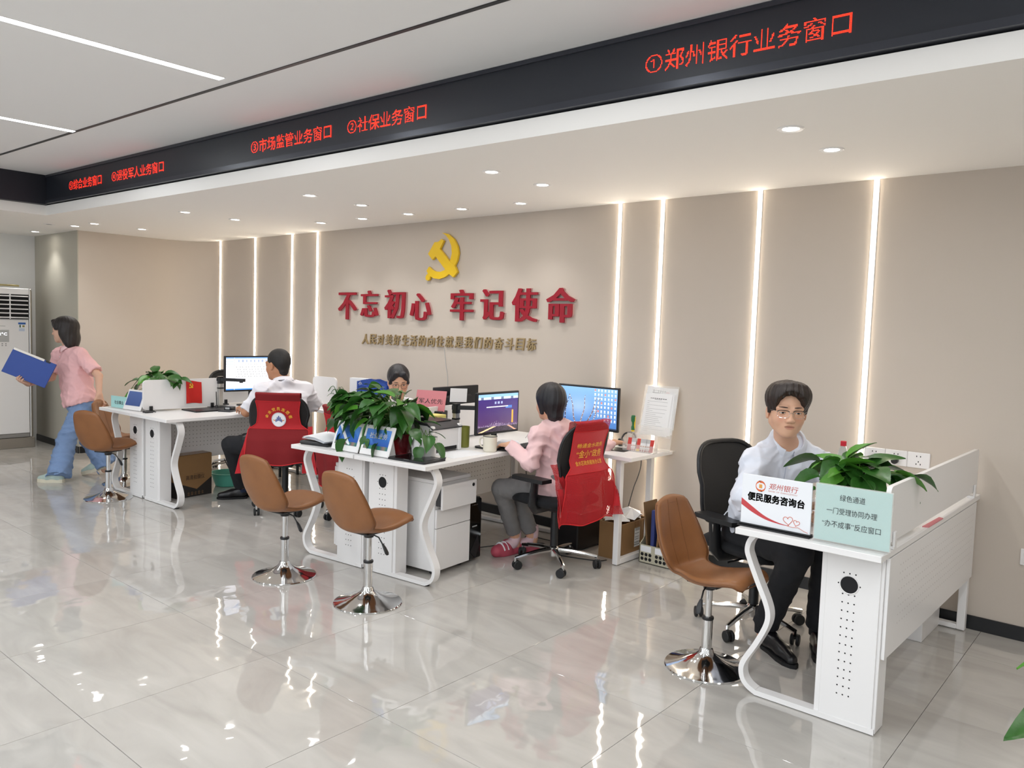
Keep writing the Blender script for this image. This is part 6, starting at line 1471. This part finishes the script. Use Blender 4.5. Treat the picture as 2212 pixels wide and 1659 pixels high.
def shoe(t, base, an, to, m, sole_m, high=.06, r=.036, lift=0.0, sole=.018, laces=None, name='shoe', sc=1.0):
    an = np.array(an, float); to = np.array(to, float); L = to - an; d = nrm([L[0], L[1], 0]); s_ = np.array([-d[1], d[0], 0]); ro = math.asin(max(-.5, min(.5, lift)))
    # built in its own frame, toe-down turned by lift, then placed
    ax_f = d * math.cos(ro) + np.array((0, 0, -1)) * math.sin(ro); ax_u = np.cross(s_, ax_f) * -1; ax_u = np.cross(ax_f, s_)
    toe = np.array([to[0], to[1], .0]) if lift >= 0 else to
    Wp = lambda f, w_, u: toe + ax_f * (f - .255) * sc + s_ * w_ + ax_u * u
    F = Field(); F.rc(Wp(.045, 0, .045), Wp(.15, .004, .042), .034, .035, .02); F.rc(Wp(.15, .003, .042), Wp(.222, -.002, .032), .037, .027, .02); F.rc(Wp(.05, 0, .05), Wp(.055, 0, high + .03), .036, .033, .02); F.rc(Wp(.12, 0, .06), Wp(.06, 0, .075), .028, .030, .02)
    Rw = np.array([s_, ax_f, ax_u]); F.bx(Wp(.12, 0, -.06 + sole * .7), (.1, .22, .06), Rw, 0, .004, 's'); F.bx(Wp(.055, 0, high + .09), (.06, .06, .05), Rw, 0, .004, 's')
    o = grow(name, F, m, t, base, .0055)
    outl = [(.012, -.026), (.03, -.034), (.09, -.034), (.16, -.043), (.205, -.040), (.24, -.022), (.254, 0), (.24, .022), (.205, .038), (.16, .040), (.09, .033), (.03, .033), (.012, .026), (.004, 0)]
    n = len(outl); vs = [Wp(f, w_, .0) - base for f, w_ in outl] + [Wp(f, w_ * 1.02, sole) - base for f, w_ in outl]
    g = G(); g.add(vs, [tuple(range(n))[::-1], tuple(range(n, 2*n))] + [(i, (i+1) % n, n + (i+1) % n, n + i) for i in range(n)]); sl = g.build('sole', sole_m, o, smooth=0)
    if laces:
        g = G()
        for k in range(4): f = .105 + k * .018; g.tube([Wp(f, -.022, .082 - k * .006) - base, Wp(f + .004, 0, .093 - k * .006) - base, Wp(f, .022, .082 - k * .006) - base], .002, 5)
        g.build('laces', laces, o)
    return o
def collar(t, base, c, up, f, m, r=.062, h=.036, drop=.03, gap=.45, flare=.026, name='collar', back=.0):
    up, f = nrm(up), nrm(f); s_ = nrm(np.cross(f, up)); f = np.cross(up, s_)
    def pt(u, v):
        a = gap + (2 * PI - 2 * gap) * u; rad = f * math.cos(a) + s_ * math.sin(a); fr = abs(2 * u - 1) ** 3
        q = np.array(c) + rad * r
        if v < .35: k = v / .35; return q + up * (h * k) + rad * (.003 * k) - base
        k = (v - .35) / .65; return q + up * (h - (h * .9 + drop * fr) * k) + rad * (.003 + flare * math.sin(k * PI / 2)) - f * back * k - base
    g = G(); g.sheet(pt, 48, 10, .0016); return g.build(name, m, t, smooth=60)
def torso(F, J, r=(.105, .10, .112, .055), half=(.070, .055, .075), grow_=0.0, k=.05):
    k = min(k, .035)
    pel, neck, sL, sR = J['pel'], J['neck'], J['shL'], J['shR']; lat = nrm(sL - sR); latp = nrm(J['hipL'] - J['hipR'])
    up = nrm(neck - pel); ch = pel + (neck - pel) * .66; wa = pel + (neck - pel) * .33 + J.get('belly', np.zeros(3))
    for sd in (-1, 1):
        a, b, c_ = pel + sd * latp * half[0], wa + sd * nrm(lat + latp) * half[1], ch + sd * lat * half[2]
        F.rc(a, b, r[0] + grow_, r[1] + grow_, k); F.rc(b, c_, r[1] + grow_, r[2] + grow_ - .012, k)
        sh = sL if sd > 0 else sR; F.rc(c_ + up * .05, sh, r[2] * .68 + grow_, r[3] + grow_, k)
    F.rc(ch, neck - up * .03, r[2] * .8 + grow_, .055 + grow_, k); F.rc(J['shL'] - up * .02, J['shR'] - up * .02, .045 + grow_, None, k)
    for sh in (sL, sR): F.rc(neck + up * .0, sh, .042 + grow_, r[3] - .004 + grow_, k)
    F.rc(pel, ch, r[1] + grow_, None, k)
def man_like(name, label, base, Jd, f, up, s, spec):
    t = thing('person', label, 'person', base); base = np.array(base, float)
    J = {k: np.array(v, float) for k, v in Jd.items()}; R = head_frame(f, up); c = J['head']
    tone = lin(spec.get('tone', '#d9a98c'))
    B = Field(); P = head(B, c, R, s, spec.get('female', False), spec.get('wide', 1.0))
    B.rc(P(0, -.022, -.055), J['neck'] - nrm(J['neck'] - J['pel']) * .02, .050 * s, .058 * s, .03)
    torso(B, J, spec.get('r', (.10, .095, .105, .05)), spec.get('half', (.07, .055, .075)))
    ar = spec.get('arm', 1.0)
    for q in 'LR':
        B.rc(J['sh' + q], J['el' + q], .047 * ar, .038 * ar, .03); B.rc(J['el' + q], J['wr' + q], .037 * ar, .026 * ar, .012)
        B.rc(J['hip' + q], J['kn' + q], .078, .054, .03); B.rc(J['kn' + q], J['an' + q], .052, .036, .015); B.rc(J['an' + q], J['an' + q] * np.array((1, 1, 0)) + np.array((0, 0, .05)), .034, .032, .01)
        hd, hn, ht, cu = spec['hand' + q][:4]; hand(B, J['wr' + q], hd, hn, ht, cu, s=spec.get('hs', .95))
    fine = [(c, .13 * s, spec.get('face_step', .0034))] + [(J['wr' + q] + nrm(spec['hand' + q][0]) * .08, .10, .0042) for q in spec.get('fine_hands', '')]
    grow('body', B, SKIN, t, base, .0085, fine, 1, skin_color(c, R, s, tone))
    return t, base, J, R, P, c
def hairfield(c, R, s, style):
    H = Field(); P = lambda x, y, z: np.array(c) + s * (R.T @ np.array((x, y, z)))
    return H, P
def strands(amp, c, R, n=46, tilt=0.0, seed=0):
    r = np.random.RandomState(seed); ph = r.rand(4) * 6
    def fn(X, Y, Z):
        x, y, z = X - c[0], Y - c[1], Z - c[2]; l = [R[i, 0]*x + R[i, 1]*y + R[i, 2]*z for i in range(3)]
        a = np.arctan2(l[0], l[1] + .02); return amp * (np.sin(a * n + ph[0] + 9 * l[2] * 3 + 1.5 * np.sin(a * 7 + ph[1])) * .6 + .7 * np.sin(a * n * .37 + ph[2] + l[2] * 25) )
    return fn
def hairmat(name, col, rough=.42):
    m = mat(name, col, rough, spec=.5, bump=.25, bscale=420); return m
HAIR_BR = hairmat('dark_brown_hair', '#2b211d'); HAIR_BK = hairmat('black_hair', '#16141a'); HAIR_BOB = hairmat('brown_black_hair', '#211917')
def plane_R(ax):   # rows with the third axis along ax
    ax = nrm(ax); a = nrm(np.cross(ax, (0.3, .9, .2))); return np.array([a, np.cross(ax, a), ax])
def sleeve(F, sh, el, wr, upto, r0, r1, r2=None, k=.04):
    """sleeve along the arm; upto 0..1 upper arm, 1..2 forearm; ends in a clean cut"""
    sh, el, wr = map(np.array, (sh, el, wr))
    if upto <= 1:
        e = sh + (el - sh) * upto; d = nrm(el - sh); F.rc(sh, e + d * .02, r0, r1, k); F.bx(e + d * .10, (.085, .085, .10), plane_R(d), 0, .006, 's')
    else:
        F.rc(sh, el, r0, r1, k); e = el + (wr - el) * (upto - 1); d = nrm(wr - el); F.rc(el, e + d * .01, r1, r2 or r1 * .8, .02); F.bx(e + d * .07, (.06, .06, .07), plane_R(d), 0, .005, 's')
def trousers(t, base, J, m, seed, r=(.112, .085, .068, .058), cut=.0, step=.0085, fl=.0045, half=.07):
    F = Field(); lat = nrm(J['hipL'] - J['hipR']); F.rc(J['pel'] - lat * half, J['pel'] + lat * half, r[0], None, .03); up = nrm(J['neck'] - J['pel']); F.rc(J['pel'] - lat * half * .8 + up * .08, J['pel'] + lat * half * .8 + up * .08, r[0] - .01, None, .04)
    for q in 'LR':
        F.rc(J['hip' + q], J['kn' + q], r[1], r[2], .035); a = J['an' + q]; d = nrm(a - J['kn' + q]); e = a - d * cut
        F.rc(J['kn' + q], e + d * .02, r[2], r[3], .02); F.bx(e + d * .09, (.10, .10, .09), plane_R(d), 0, .005, 's')
    F.noise = folds(fl, seed, .07); return grow('trousers', F, m, t, base, step)
def A(*v): return np.array(v, float)
# ---- the bespectacled man at the right desk
J1 = dict(head=(-1.472, 3.657, 1.197), neck=(-1.512, 3.775, 1.02), shR=(-1.61, 3.645, .93), shL=(-1.405, 3.915, .925), elR=(-1.565, 3.44, .80), wrR=(-1.33, 3.36, .79), elL=(-1.25, 3.80, .80), wrL=(-1.235, 3.58, .795),
          pel=(-1.69, 3.93, .545), hipR=(-1.74, 3.85, .53), hipL=(-1.62, 3.99, .53), knR=(-1.38, 3.645, .535), anR=(-1.57, 3.765, .09), toR=(-1.335, 3.60, .03), knL=(-1.29, 3.80, .535), anL=(-1.36, 3.93, .09), toL=(-1.25, 3.72, .03))
S1 = dict(handR=(A(1, .15, -.05), A(0, 0, -1), A(0, 1, 0), (.15, .3, .25)), handL=(A(-.8, -.6, -.05), A(0, 0, -1), A(.5, -1, 0), (.15, .3, .25)), tone='#dcae92', face_step=.0027, wide=1.10, r=(.115, .115, .115, .055), half=(.07, .06, .07))
t, base, J, R, P, c = man_like('person', 'young man with glasses in a pale blue shirt seated at the right desk', (CH1[0] + .1, CH1[1] - .1, 0), J1, (.53, -.80, -.03), (.02, 0, 1), .99, S1)
s = .99; face_parts(t, P, R, base, s, .0036, browz=.026)
glasses(t, P, base, CHROME, .0008, BLK, .0245, .0175)
H, PH = hairfield(c, R, s, 'm')
H.el(PH(0, -.016, .050), (.096, .112, .096), R, .01); H.el(PH(0, .045, .096), (.076, .062, .042), R, .03); H.el(PH(-.054, .015, .076), (.048, .078, .054), R, .03); H.el(PH(.050, .015, .076), (.048, .078, .054), R, .03)
H.el(PH(0, .112, -.008), (.079, .075, .112), R, .006, 's'); H.bx(PH(0, .045, -.10), (.2, .062, .090), R, 0, .006, 's'); H.bx(PH(0, -.05, -.17), (.2, .2, .10), R, 0, .01, 's')
for x in (-1, 1): H.rc(PH(x * .084, .018, .045), PH(x * .084, .014, -.004), .013, .008, .012)
for k, x in enumerate(np.linspace(-.070, .070, 15)):
    q = abs(x / .070); zb = .094 - .050 * q ** 1.5 + .006 * math.sin(k * 2.3)
    H.rc(PH(x * .9, .074 - 3.2 * x * x, .128 - .012 * q), PH(x * 1.05 + .004 * math.sin(k * 2.7), .098 - 5.0 * x * x, zb), .017, .0028, .008)
H.noise = strands(.0017, c, R, 70, seed=1); grow('hair', H, HAIR_BR, t, base, .0036)
F = Field(); torso(F, J, S1['r'], S1['half'], .014, .06)
for q in 'LR': sleeve(F, J['sh' + q], J['el' + q], J['wr' + q], 1.45, .060, .058, .052, .03)
upn = nrm(J['neck'] - J['pel']); fr = nrm(A(.60, -.78, .05)); nb = J['neck'] - fr * .045 + upn * .055; F.rc(nb, J['shL'], .062, .058, .03); F.rc(nb, J['shR'], .062, .058, .03)
ctn = nrm(upn * .80 + fr * .60); F.bx(J['neck'] + ctn * (.050 + .10), (.13, .13, .10), plane_R(ctn), 0, .008, 's')
F.rc(J['neck'] + fr * .105 + upn * .02, J['neck'] + fr * .125 - upn * .075, .040, .006, .008, 's'); F.bx(J['pel'] - A(0, 0, .14), (.3, .3, .10), None, 0, .01, 's')
F.noise = folds(.012, 3, .10); SH1 = mat('pale_blue_shirt', '#dde1ec', .8, bump=.04, bscale=900); sh = grow('shirt', F, SH1, t, base, .0068)
collar(t, base, J['neck'] + ctn * .030 - fr * .002, ctn, fr, SH1, .064, .030, .050, .30, .026)
F2 = F
def on(p, d, off=.0015): return F2.march(p, d) - nrm(d) * off - base
lf_ = nrm(np.cross(upn, fr))
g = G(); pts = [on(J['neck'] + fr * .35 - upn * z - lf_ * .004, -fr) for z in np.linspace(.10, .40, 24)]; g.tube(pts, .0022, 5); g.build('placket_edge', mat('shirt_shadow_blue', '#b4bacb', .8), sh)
for k in range(4): p = on(J['neck'] + fr * .35 - upn * (.12 + k * .085) + lf_ * .012, -fr, .003); g = G(); g.el = None; g.lathe([(0, -.0015), (.0055, -.001), (.0055, .001), (0, .0015)], 12, p, np.array(plane_R(fr)).T); g.build('button', LAM, sh)
def pk(u, v): return on(J['neck'] + fr * .35 - upn * (.19 + .115 * v) + lf_ * (.055 + .085 * u), -fr, .0025)
g = G(); g.sheet(pk, 8, 8, .001); g.build('pocket', SH1, sh, smooth=60)
TR_BLK = mat('black_trousers', '#17181d', .85, bump=.05, bscale=300)
trousers(t, base, J, TR_BLK, 5, (.125, .098, .074, .064), .03)
SHBLK = mat('black_leather_shoe', '#121215', .28, bump=.05, bscale=120); SOLE = mat('black_sole', '#0e0e10', .7)
for q in 'RL': shoe(t, base, J['an' + q], J['to' + q], SHBLK, SOLE, .055, laces=BLK, sc=1.12)
for q in 'RL': g = G(); g.tube([J['an' + q] + A(0, 0, -.02) - base, J['an' + q] + A(0, 0, .10) - base], [.044, .046], 16); g.build('sock', mat('dark_sock', '#15151a', .9), t)
g = G(); g.tube([P(-.083, -.010, .030) - base, P(-.087, -.018, .01) - base, P(-.086, -.02, -.02) - base, P(-.083, -.016, -.04) - base], .0022, 6); g.build('ear_hook', BLK, t)

# ---- the woman in pink, seen from behind
J2 = dict(head=(-3.212, 4.05, 1.068), neck=(-3.175, 4.075, .925), shL=(-3.18, 3.915, .865), shR=(-3.16, 4.245, .865), elL=(-3.145, 3.80, .695), wrL=(-3.35, 3.83, .79), elR=(-3.06, 4.33, .70), wrR=(-3.0, 4.50, .79),
          pel=(-3.11, 4.08, .525), hipL=(-3.12, 3.99, .52), hipR=(-3.12, 4.17, .52), knL=(-3.475, 3.90, .475), anL=(-3.50, 4.09, .10), toL=(-3.52, 3.89, .03), knR=(-3.50, 4.06, .47), anR=(-3.43, 4.19, .095), toR=(-3.60, 4.07, .03))
S2 = dict(handL=(A(-1, .2, -.1), A(0, 0, -1), A(.2, 1, 0), (.2, .4, .3)), handR=(A(.2, 1, -.05), A(0, 0, -1), A(-1, .2, 0), (.2, .4, .3)), female=True, arm=.88, r=(.11, .095, .10, .045), half=(.07, .05, .06), hs=.85)
t, base, J, R, P, c = man_like('person', 'woman in a pale pink hooded jacket seen from behind, typing at the middle desk', (CH2[0], CH2[1], 0), J2, (-.97, .22, -.05), (-.1, 0, 1), .96, S2)
face_parts(t, P, R, base, .96)
H, PH = hairfield(c, R, .96, 'f')
H.el(PH(0, -.020, .040), (.092, .110, .096), R, .01); H.rc(PH(0, -.055, -.01), PH(0, -.060, -.085), .075, .052, .03); H.rc(PH(0, -.075, -.09), PH(0, -.062, -.135), .032, .012, .03)
for x in (-1, 1): H.rc(PH(x * .070, .0, .03), PH(x * .072, -.005, -.065), .024, .014, .03)
H.el(PH(0, .115, -.03), (.072, .078, .10), R, .006, 's'); H.noise = strands(.0018, c, R, 50, seed=3); grow('hair', H, HAIR_BK, t, base, .005)
F = Field(); torso(F, J, S2['r'], S2['half'], .020, .06)
for q in 'LR': sleeve(F, J['sh' + q], J['el' + q], J['wr' + q], 1.98, .056, .054, .042, .03)
upn = nrm(J['neck'] - J['pel']); fr = nrm(A(-.97, .1, .1)); lt = np.cross(upn, fr)
for k in range(12):
    a, b = 2*PI*k/12, 2*PI*(k+1)/12; F.rc(J['neck'] + (fr * math.cos(a) + lt * math.sin(a)) * .068 + upn * (.012 + .02 * -math.cos(a)), J['neck'] + (fr * math.cos(b) + lt * math.sin(b)) * .068 + upn * (.012 + .02 * -math.cos(b)), .019, None, .015)
F.rc(J['neck'] - fr * .085 - upn * .01 - lt * .05, J['neck'] - fr * .085 - upn * .01 + lt * .05, .034, None, .03); F.rc(J['neck'] - fr * .10 - upn * .045 - lt * .03, J['neck'] - fr * .10 - upn * .045 + lt * .03, .028, None, .02)
F.bx(J['neck'] + upn * .13, (.055, .055, .10), plane_R(upn), 0, .008, 's')
F.rc(J['pel'] - lt * .07, J['pel'] + lt * .07, .128, None, .04); F.bx(J['pel'] - A(0, 0, .18), (.3, .3, .10), None, 0, .01, 's'); F.bx(J['pel'] + fr * .33, (.2, .2, .2), plane_R(fr), 0, .03, 's')
F.noise = folds(.013, 9, .10); grow('jacket', F, mat('pale_pink_jacket', '#e8c3c4', .8, sheen=.2), t, base, .0072)
GREYTR = mat('grey_sweatpants', '#7b7979', .9, noise=.08, nscale=40); trousers(t, base, J, GREYTR, 12, (.118, .088, .066, .052), .05)
SOCK = mat('pink_sock', '#d8bcc4', .9)
for q in 'LR':
    an, to = J['an' + q], J['to' + q]; g = G(); d = nrm((to - an) * A(1, 1, 0)); pr = [an + A(0, 0, .09), an + A(0, 0, .02), an + d * .03 - A(0, 0, .035), an + d * .11 - A(0, 0, .045), to - d * .03 + A(0, 0, .012)]
    g.tube([p - base for p in smooth_path([tuple(p) for p in pr], 4)], [.038] * 5 + [.040] * 6 + [.034] * 6, 14); g.build('sock', SOCK, t, smooth=60)
PSH = mat('rose_slipper', '#b54a5c', .6)
for q in 'LR':
    F = Field(); an, to = J['an' + q], J['to' + q]; d = nrm((to - an) * A(1, 1, 0)); F.rc(A(to[0], to[1], .042) - d * .11, A(to[0], to[1], .036) - d * .03, .049, .042, .02); F.rc(A(to[0], to[1], .012) - d * .22, A(to[0], to[1], .012) - d * .08, .042, .046, .02)
    F.rc(A(to[0], to[1], .09) - d * .20, A(to[0], to[1], .055) - d * .13, .042, .03, .015, 's'); F.bx(A(to[0], to[1], -.05), (.4, .4, .05), None, 0, .003, 's'); sp = grow('slipper', F, PSH, t, base, .0065)
    for k in (0, 1): sd = A(-d[1], d[0], 0); g = G(); g.tube([A(to[0], to[1], .05) - d * (.06 + .035 * k) + sd * x * .05 + A(0, 0, .042 * (1 - x * x) - .004) - base for x in np.linspace(-1, 1, 9)], .004, 5, flat=2); g.build('white_stripe', PAPER, sp)

# ---- the man in the white shirt, seen from behind
J3 = dict(head=(-5.80, 3.665, 1.178), neck=(-5.765, 3.695, 1.015), shL=(-5.765, 3.495, .965), shR=(-5.745, 3.905, .965), elL=(-5.83, 3.40, .795), wrL=(-6.06, 3.49, .80), elR=(-5.83, 4.06, .80), wrR=(-6.06, 3.97, .80),
          pel=(-5.70, 3.66, .535), hipL=(-5.72, 3.565, .53), hipR=(-5.69, 3.75, .53), knL=(-6.06, 3.40, .50), anL=(-6.19, 3.58, .09), toL=(-6.30, 3.40, .03), knR=(-6.14, 3.60, .50), anR=(-6.20, 3.72, .09), toR=(-6.33, 3.54, .03))
S3 = dict(handL=(A(-.9, .42, -.08), A(0, 0, -1), A(.4, .9, 0), (.35, .5, .4)), handR=(A(-.98, -.1, -.08), A(0, 0, -1), A(0, -1, 0), (.35, .5, .4)), tone='#bd8868', r=(.115, .115, .12, .055), half=(.075, .065, .08), fine_hands='L')
t, base, J, R, P, c = man_like('person', 'man with cropped hair in a white short-sleeved shirt seen from behind at the left desk', (CH3[0], CH3[1], 0), J3, (-.97, -.22, -.08), (-.06, 0, 1), 1.04, S3)
face_parts(t, P, R, base, 1.04)
H, PH = hairfield(c, R, 1.04, 'm'); H.el(PH(0, -.020, .042), (.0845, .103, .092), R, .01); H.rc(PH(0, -.055, -.0), PH(0, -.058, -.05), .058, .044, .03)
H.el(PH(0, .115, -.02), (.085, .085, .085), R, .008, 's'); H.bx(PH(0, .05, -.09), (.2, .075, .09), R, 0, .01, 's'); H.noise = strands(.0006, c, R, 80, seed=5); grow('hair', H, hairmat('cropped_hair', '#1c1918', .6), t, base, .005)
F = Field(); torso(F, J, S3['r'], S3['half'], .016, .06)
for q in 'LR': sleeve(F, J['sh' + q], J['el' + q], J['wr' + q], .97, .066, .070, .066, .03)
upn = nrm(J['neck'] - J['pel']); fr = nrm(A(-.97, .2, .1)); nb = J['neck'] - fr * .030 + upn * .025; F.rc(nb, J['shL'], .066, .058, .03); F.rc(nb, J['shR'], .066, .058, .03); F.bx(J['neck'] + upn * .125, (.09, .09, .09), plane_R(upn), 0, .01, 's'); F.bx(J['pel'] - A(0, 0, .15), (.3, .3, .10), None, 0, .01, 's')
F.noise = folds(.012, 21, .11); SH3 = mat('white_shirt', '#eae8ee', .8); grow('shirt', F, SH3, t, base, .0075); collar(t, base, J['neck'] + upn * .022 - fr * .006, upn + fr * .12, fr, SH3, .066, .040, .03, .40, .022)
trousers(t, base, J, TR_BLK, 15, (.13, .10, .076, .066), .03)
for q in 'RL':
    shoe(t, base, J['an' + q], J['to' + q], SHBLK, SOLE, .05)
    g = G(); g.tube([J['an' + q] + A(0, 0, -.03) - base, J['an' + q] + A(0, 0, .015) - base], [.042, .041], 16); g.build('sock', mat('navy_sock', '#232c47', .9), t)

# ---- the woman with glasses behind the big pothos
J4 = dict(head=(-4.764, 4.09, 1.10), neck=(-4.82, 4.115, .95), shR=(-4.79, 3.945, .885), shL=(-4.86, 4.285, .885), elR=(-4.64, 3.90, .79), wrR=(-4.43, 4.0, .795), elL=(-4.74, 4.42, .79), wrL=(-4.47, 4.36, .795),
          pel=(-4.95, 4.11, .535), hipR=(-4.94, 4.02, .53), hipL=(-4.95, 4.20, .53), knR=(-4.58, 4.04, .51), anR=(-4.60, 4.05, .09), toR=(-4.40, 4.02, .03), knL=(-4.60, 4.21, .51), anL=(-4.62, 4.23, .09), toL=(-4.42, 4.22, .03))
S4 = dict(handR=(A(1, .3, -.05), A(0, 0, -1), A(0, 1, 0), (.2, .4, .3)), handL=(A(1, -.1, -.05), A(0, 0, -1), A(0, -1, 0), (.2, .4, .3)), female=True, arm=.88, tone='#d7a88c', r=(.105, .09, .10, .045), half=(.065, .05, .06), hs=.85)
t, base, J, R, P, c = man_like('person', 'woman with round glasses and a black ponytail, half hidden behind the pothos', (CH4[0], CH4[1], 0), J4, (.80, -.52, -.30), (.1, -.1, 1), .98, S4)
face_parts(t, P, R, base, .98, .004); glasses(t, P, base, BLK, .0012, None, .0235, .021)
H, PH = hairfield(c, R, .98, 'p'); H.el(PH(0, -.020, .040), (.088, .108, .094), R, .01); H.el(PH(0, .112, -.018), (.064, .080, .092), R, .008, 's'); H.bx(PH(0, .05, -.10), (.2, .07, .085), R, 0, .01, 's')
for x in (-1, 1): H.rc(PH(x * .035, .075, .088), PH(x * .074, .042, .0), .017, .010, .02)
H.rc(PH(0, -.105, .02), PH(.01, -.15, -.03), .026, .030, .02); H.rc(PH(.01, -.15, -.03), PH(.01, -.15, -.17), .030, .012, .02); H.noise = strands(.0012, c, R, 60, seed=8); grow('hair', H, HAIR_BK, t, base, .005)
F = Field(); torso(F, J, S4['r'], S4['half'], .014, .06)
for q in 'LR': sleeve(F, J['sh' + q], J['el' + q], J['wr' + q], .9, .056, .058, .05, .03)
upn = nrm(J['neck'] - J['pel']); F.bx(J['neck'] + upn * .115, (.09, .09, .09), plane_R(upn), 0, .01, 's'); F.bx(J['pel'] - A(0, 0, .15), (.3, .3, .10), None, 0, .01, 's'); F.noise = folds(.010, 31); grow('blouse', F, mat('white_blouse', '#e2e2e6', .8), t, base, .0085)
trousers(t, base, J, TR_BLK, 35, (.12, .09, .066, .055), .03, .010)
for q in 'RL': shoe(t, base, J['an' + q], J['to' + q], SHBLK, SOLE, .045)

# ---- the walking woman
J5 = dict(head=(-8.166, 2.855, 1.39), neck=(-8.150, 2.90, 1.215), shL=(-7.97, 2.925, 1.165), shR=(-8.335, 2.88, 1.155), elL=(-7.77, 3.015, .975), wrL=(-7.66, 2.975, .815), elR=(-8.33, 2.80, .93), wrR=(-8.085, 2.635, .915),
          pel=(-8.055, 2.955, .715), hipL=(-7.965, 2.955, .69), hipR=(-8.13, 2.96, .69), knL=(-7.955, 2.80, .385), anL=(-7.835, 2.695, .10), toL=(-7.99, 2.555, .03), knR=(-8.055, 3.03, .35), anR=(-7.955, 3.135, .13), toR=(-8.07, 2.97, .02))
fold_n = nrm(A(.90, -.42, .08)); fc = A(-8.045, 2.52, 1.044); fx = nrm(A(.72, .62, -.36)); fx = nrm(fx - fold_n * (fx @ fold_n)); fz = np.cross(fold_n, fx)
if fz[2] < 0: fz = -fz
J5['wrR'] = tuple(fc - fz * .140 - fold_n * .060 + fx * .045)
S5 = dict(handR=(nrm(fold_n * .72 - fx * .70), fz, -fold_n * .6 - fx * .6, (.25, .95, .7)), handL=(A(.15, .05, -1), A(.9, .2, -.1), A(-.3, -1, -.1), (.5, .7, .5)), female=True, arm=.92, tone='#d8ad95', r=(.108, .098, .105, .048), half=(.07, .055, .065), hs=.9, fine_hands='LR')
t, base, J, R, P, c = man_like('person', 'woman in a pink polo shirt and blue jeans walking left with a blue folder', (-8.05, 2.92, 0), J5, (-.74, -.66, -.06), (-.05, -.05, 1), .97, S5)
face_parts(t, P, R, base, .97, .0045)
H, PH = hairfield(c, R, .97, 'b'); H.el(PH(0, -.022, .045), (.094, .115, .094), R, .01); H.rc(PH(0, -.055, .01), PH(0, -.070, -.095), .082, .070, .04); H.rc(PH(.05, -.055, -.05), PH(.055, -.075, -.145), .052, .028, .04); H.rc(PH(-.055, -.035, -.03), PH(-.055, -.07, -.145), .052, .030, .04); H.rc(PH(0, -.09, -.08), PH(0, -.095, -.15), .05, .025, .04)
H.el(PH(0, .105, -.03), (.085, .085, .105), R, .008, 's'); H.bx(PH(0, .075, -.09), (.2, .065, .09), R, 0, .012, 's')
for x in (-1, 1): H.rc(PH(x * .03, .080, .090), PH(x * .076, .035, .02), .018, .012, .02)
H.noise = strands(.0016, c, R, 56, seed=11); grow('hair', H, HAIR_BOB, t, base, .005)
F = Field(); torso(F, J, S5['r'], S5['half'], .017, .06)
for q in 'LR': sleeve(F, J['sh' + q], J['el' + q], J['wr' + q], .82, .060, .072, None, .03)
upn = nrm(J['neck'] - J['pel']); fr = nrm(A(-.22, -.97, .05)); lt = np.cross(upn, fr); F.bx(J['neck'] + upn * .11, (.09, .09, .09), plane_R(upn), 0, .01, 's')
F.rc(J['pel'] - lt * .075 + upn * .02, J['pel'] + lt * .075 + upn * .02, .130, None, .05); F.bx(J['pel'] - upn * .155, (.3, .3, .12), plane_R(upn), 0, .006, 's'); F.rc(J['neck'] + fr * .09, J['neck'] + fr * .10 - upn * .06, .03, .006, .01, 's')
F.noise = folds(.012, 41, .11); POLO = mat('pink_polo', '#f0bdbe', .85, noise=.05, nscale=60); po = grow('polo_shirt', F, POLO, t, base, .0075); collar(t, base, J['neck'] + upn * .012, upn + fr * .25, fr, mat('pink_polo_collar', '#f3cbcc', .85), .062, .034, .024, .35, .034)
F2 = F
for k in range(3): p = on(J['neck'] + fr * .3 - upn * (.085 + .05 * k), -fr, .003); g = G(); g.lathe([(0, -.0015), (.0055, -.001), (.0055, .001), (0, .0015)], 12, p, np.array(plane_R(fr)).T); g.build('button', PAPER, po)
JEAN = mat('blue_denim', '#7d97bf', .9, noise=.22, nscale=7, bump=.08, bscale=500); trousers(t, base, J, JEAN, 44, (.115, .098, .085, .108), -.045, .0075, .010)
SHO = mat('mint_knit_shoe', '#b9cbc3', .8, noise=.2, nscale=12); SOLEW = mat('cream_sole', '#e3dcc6', .6)
shoe(t, base, J['anL'], J['toL'], SHO, SOLEW, .05, sole=.032, lift=-.0); shoe(t, base, J['anR'], J['toR'], SHO, SOLEW, .05, sole=.032, lift=.30)
# the folder she carries
t = thing('blue_folder', 'large blue document folder with silver clip edge held by the walking woman', 'folder', tuple(fc)); RF = np.array([fx, fold_n, fz]).T
g = G(); g.obox((0, 0, 0), (.185, .004, .118), RF, .002); o = g.build('front_cover', BLUE, t); g = G(); g.obox(tuple(-fold_n * .026), (.185, .003, .118), RF, .002); g.build('back_cover', BLUE, t)
g = G(); g.obox(tuple(fx * .183 - fold_n * .013), (.003, .014, .118), RF, .001); g.build('spine', mat('blue_violet_spine', '#3a46a6', .4), t)
g = G(); g.obox(tuple(-fold_n * .012 - fx * .004), (.172, .006, .110), RF); g.build('papers', PAPER, t)
g = G(); g.obox(tuple(fz * .112 + fold_n * .006 - fx * .05), (.132, .0035, .010), RF, .001); g.obox(tuple(fz * .119 - fx * .05), (.132, .010, .004), RF, .001); g.build('clip_rail', STEEL, t)
g = G(); g.obox(tuple(fz * .112 + fold_n * .0055 + fx * .115), (.02, .003, .008), RF, .001); g.build('label_slot', BLK, t)
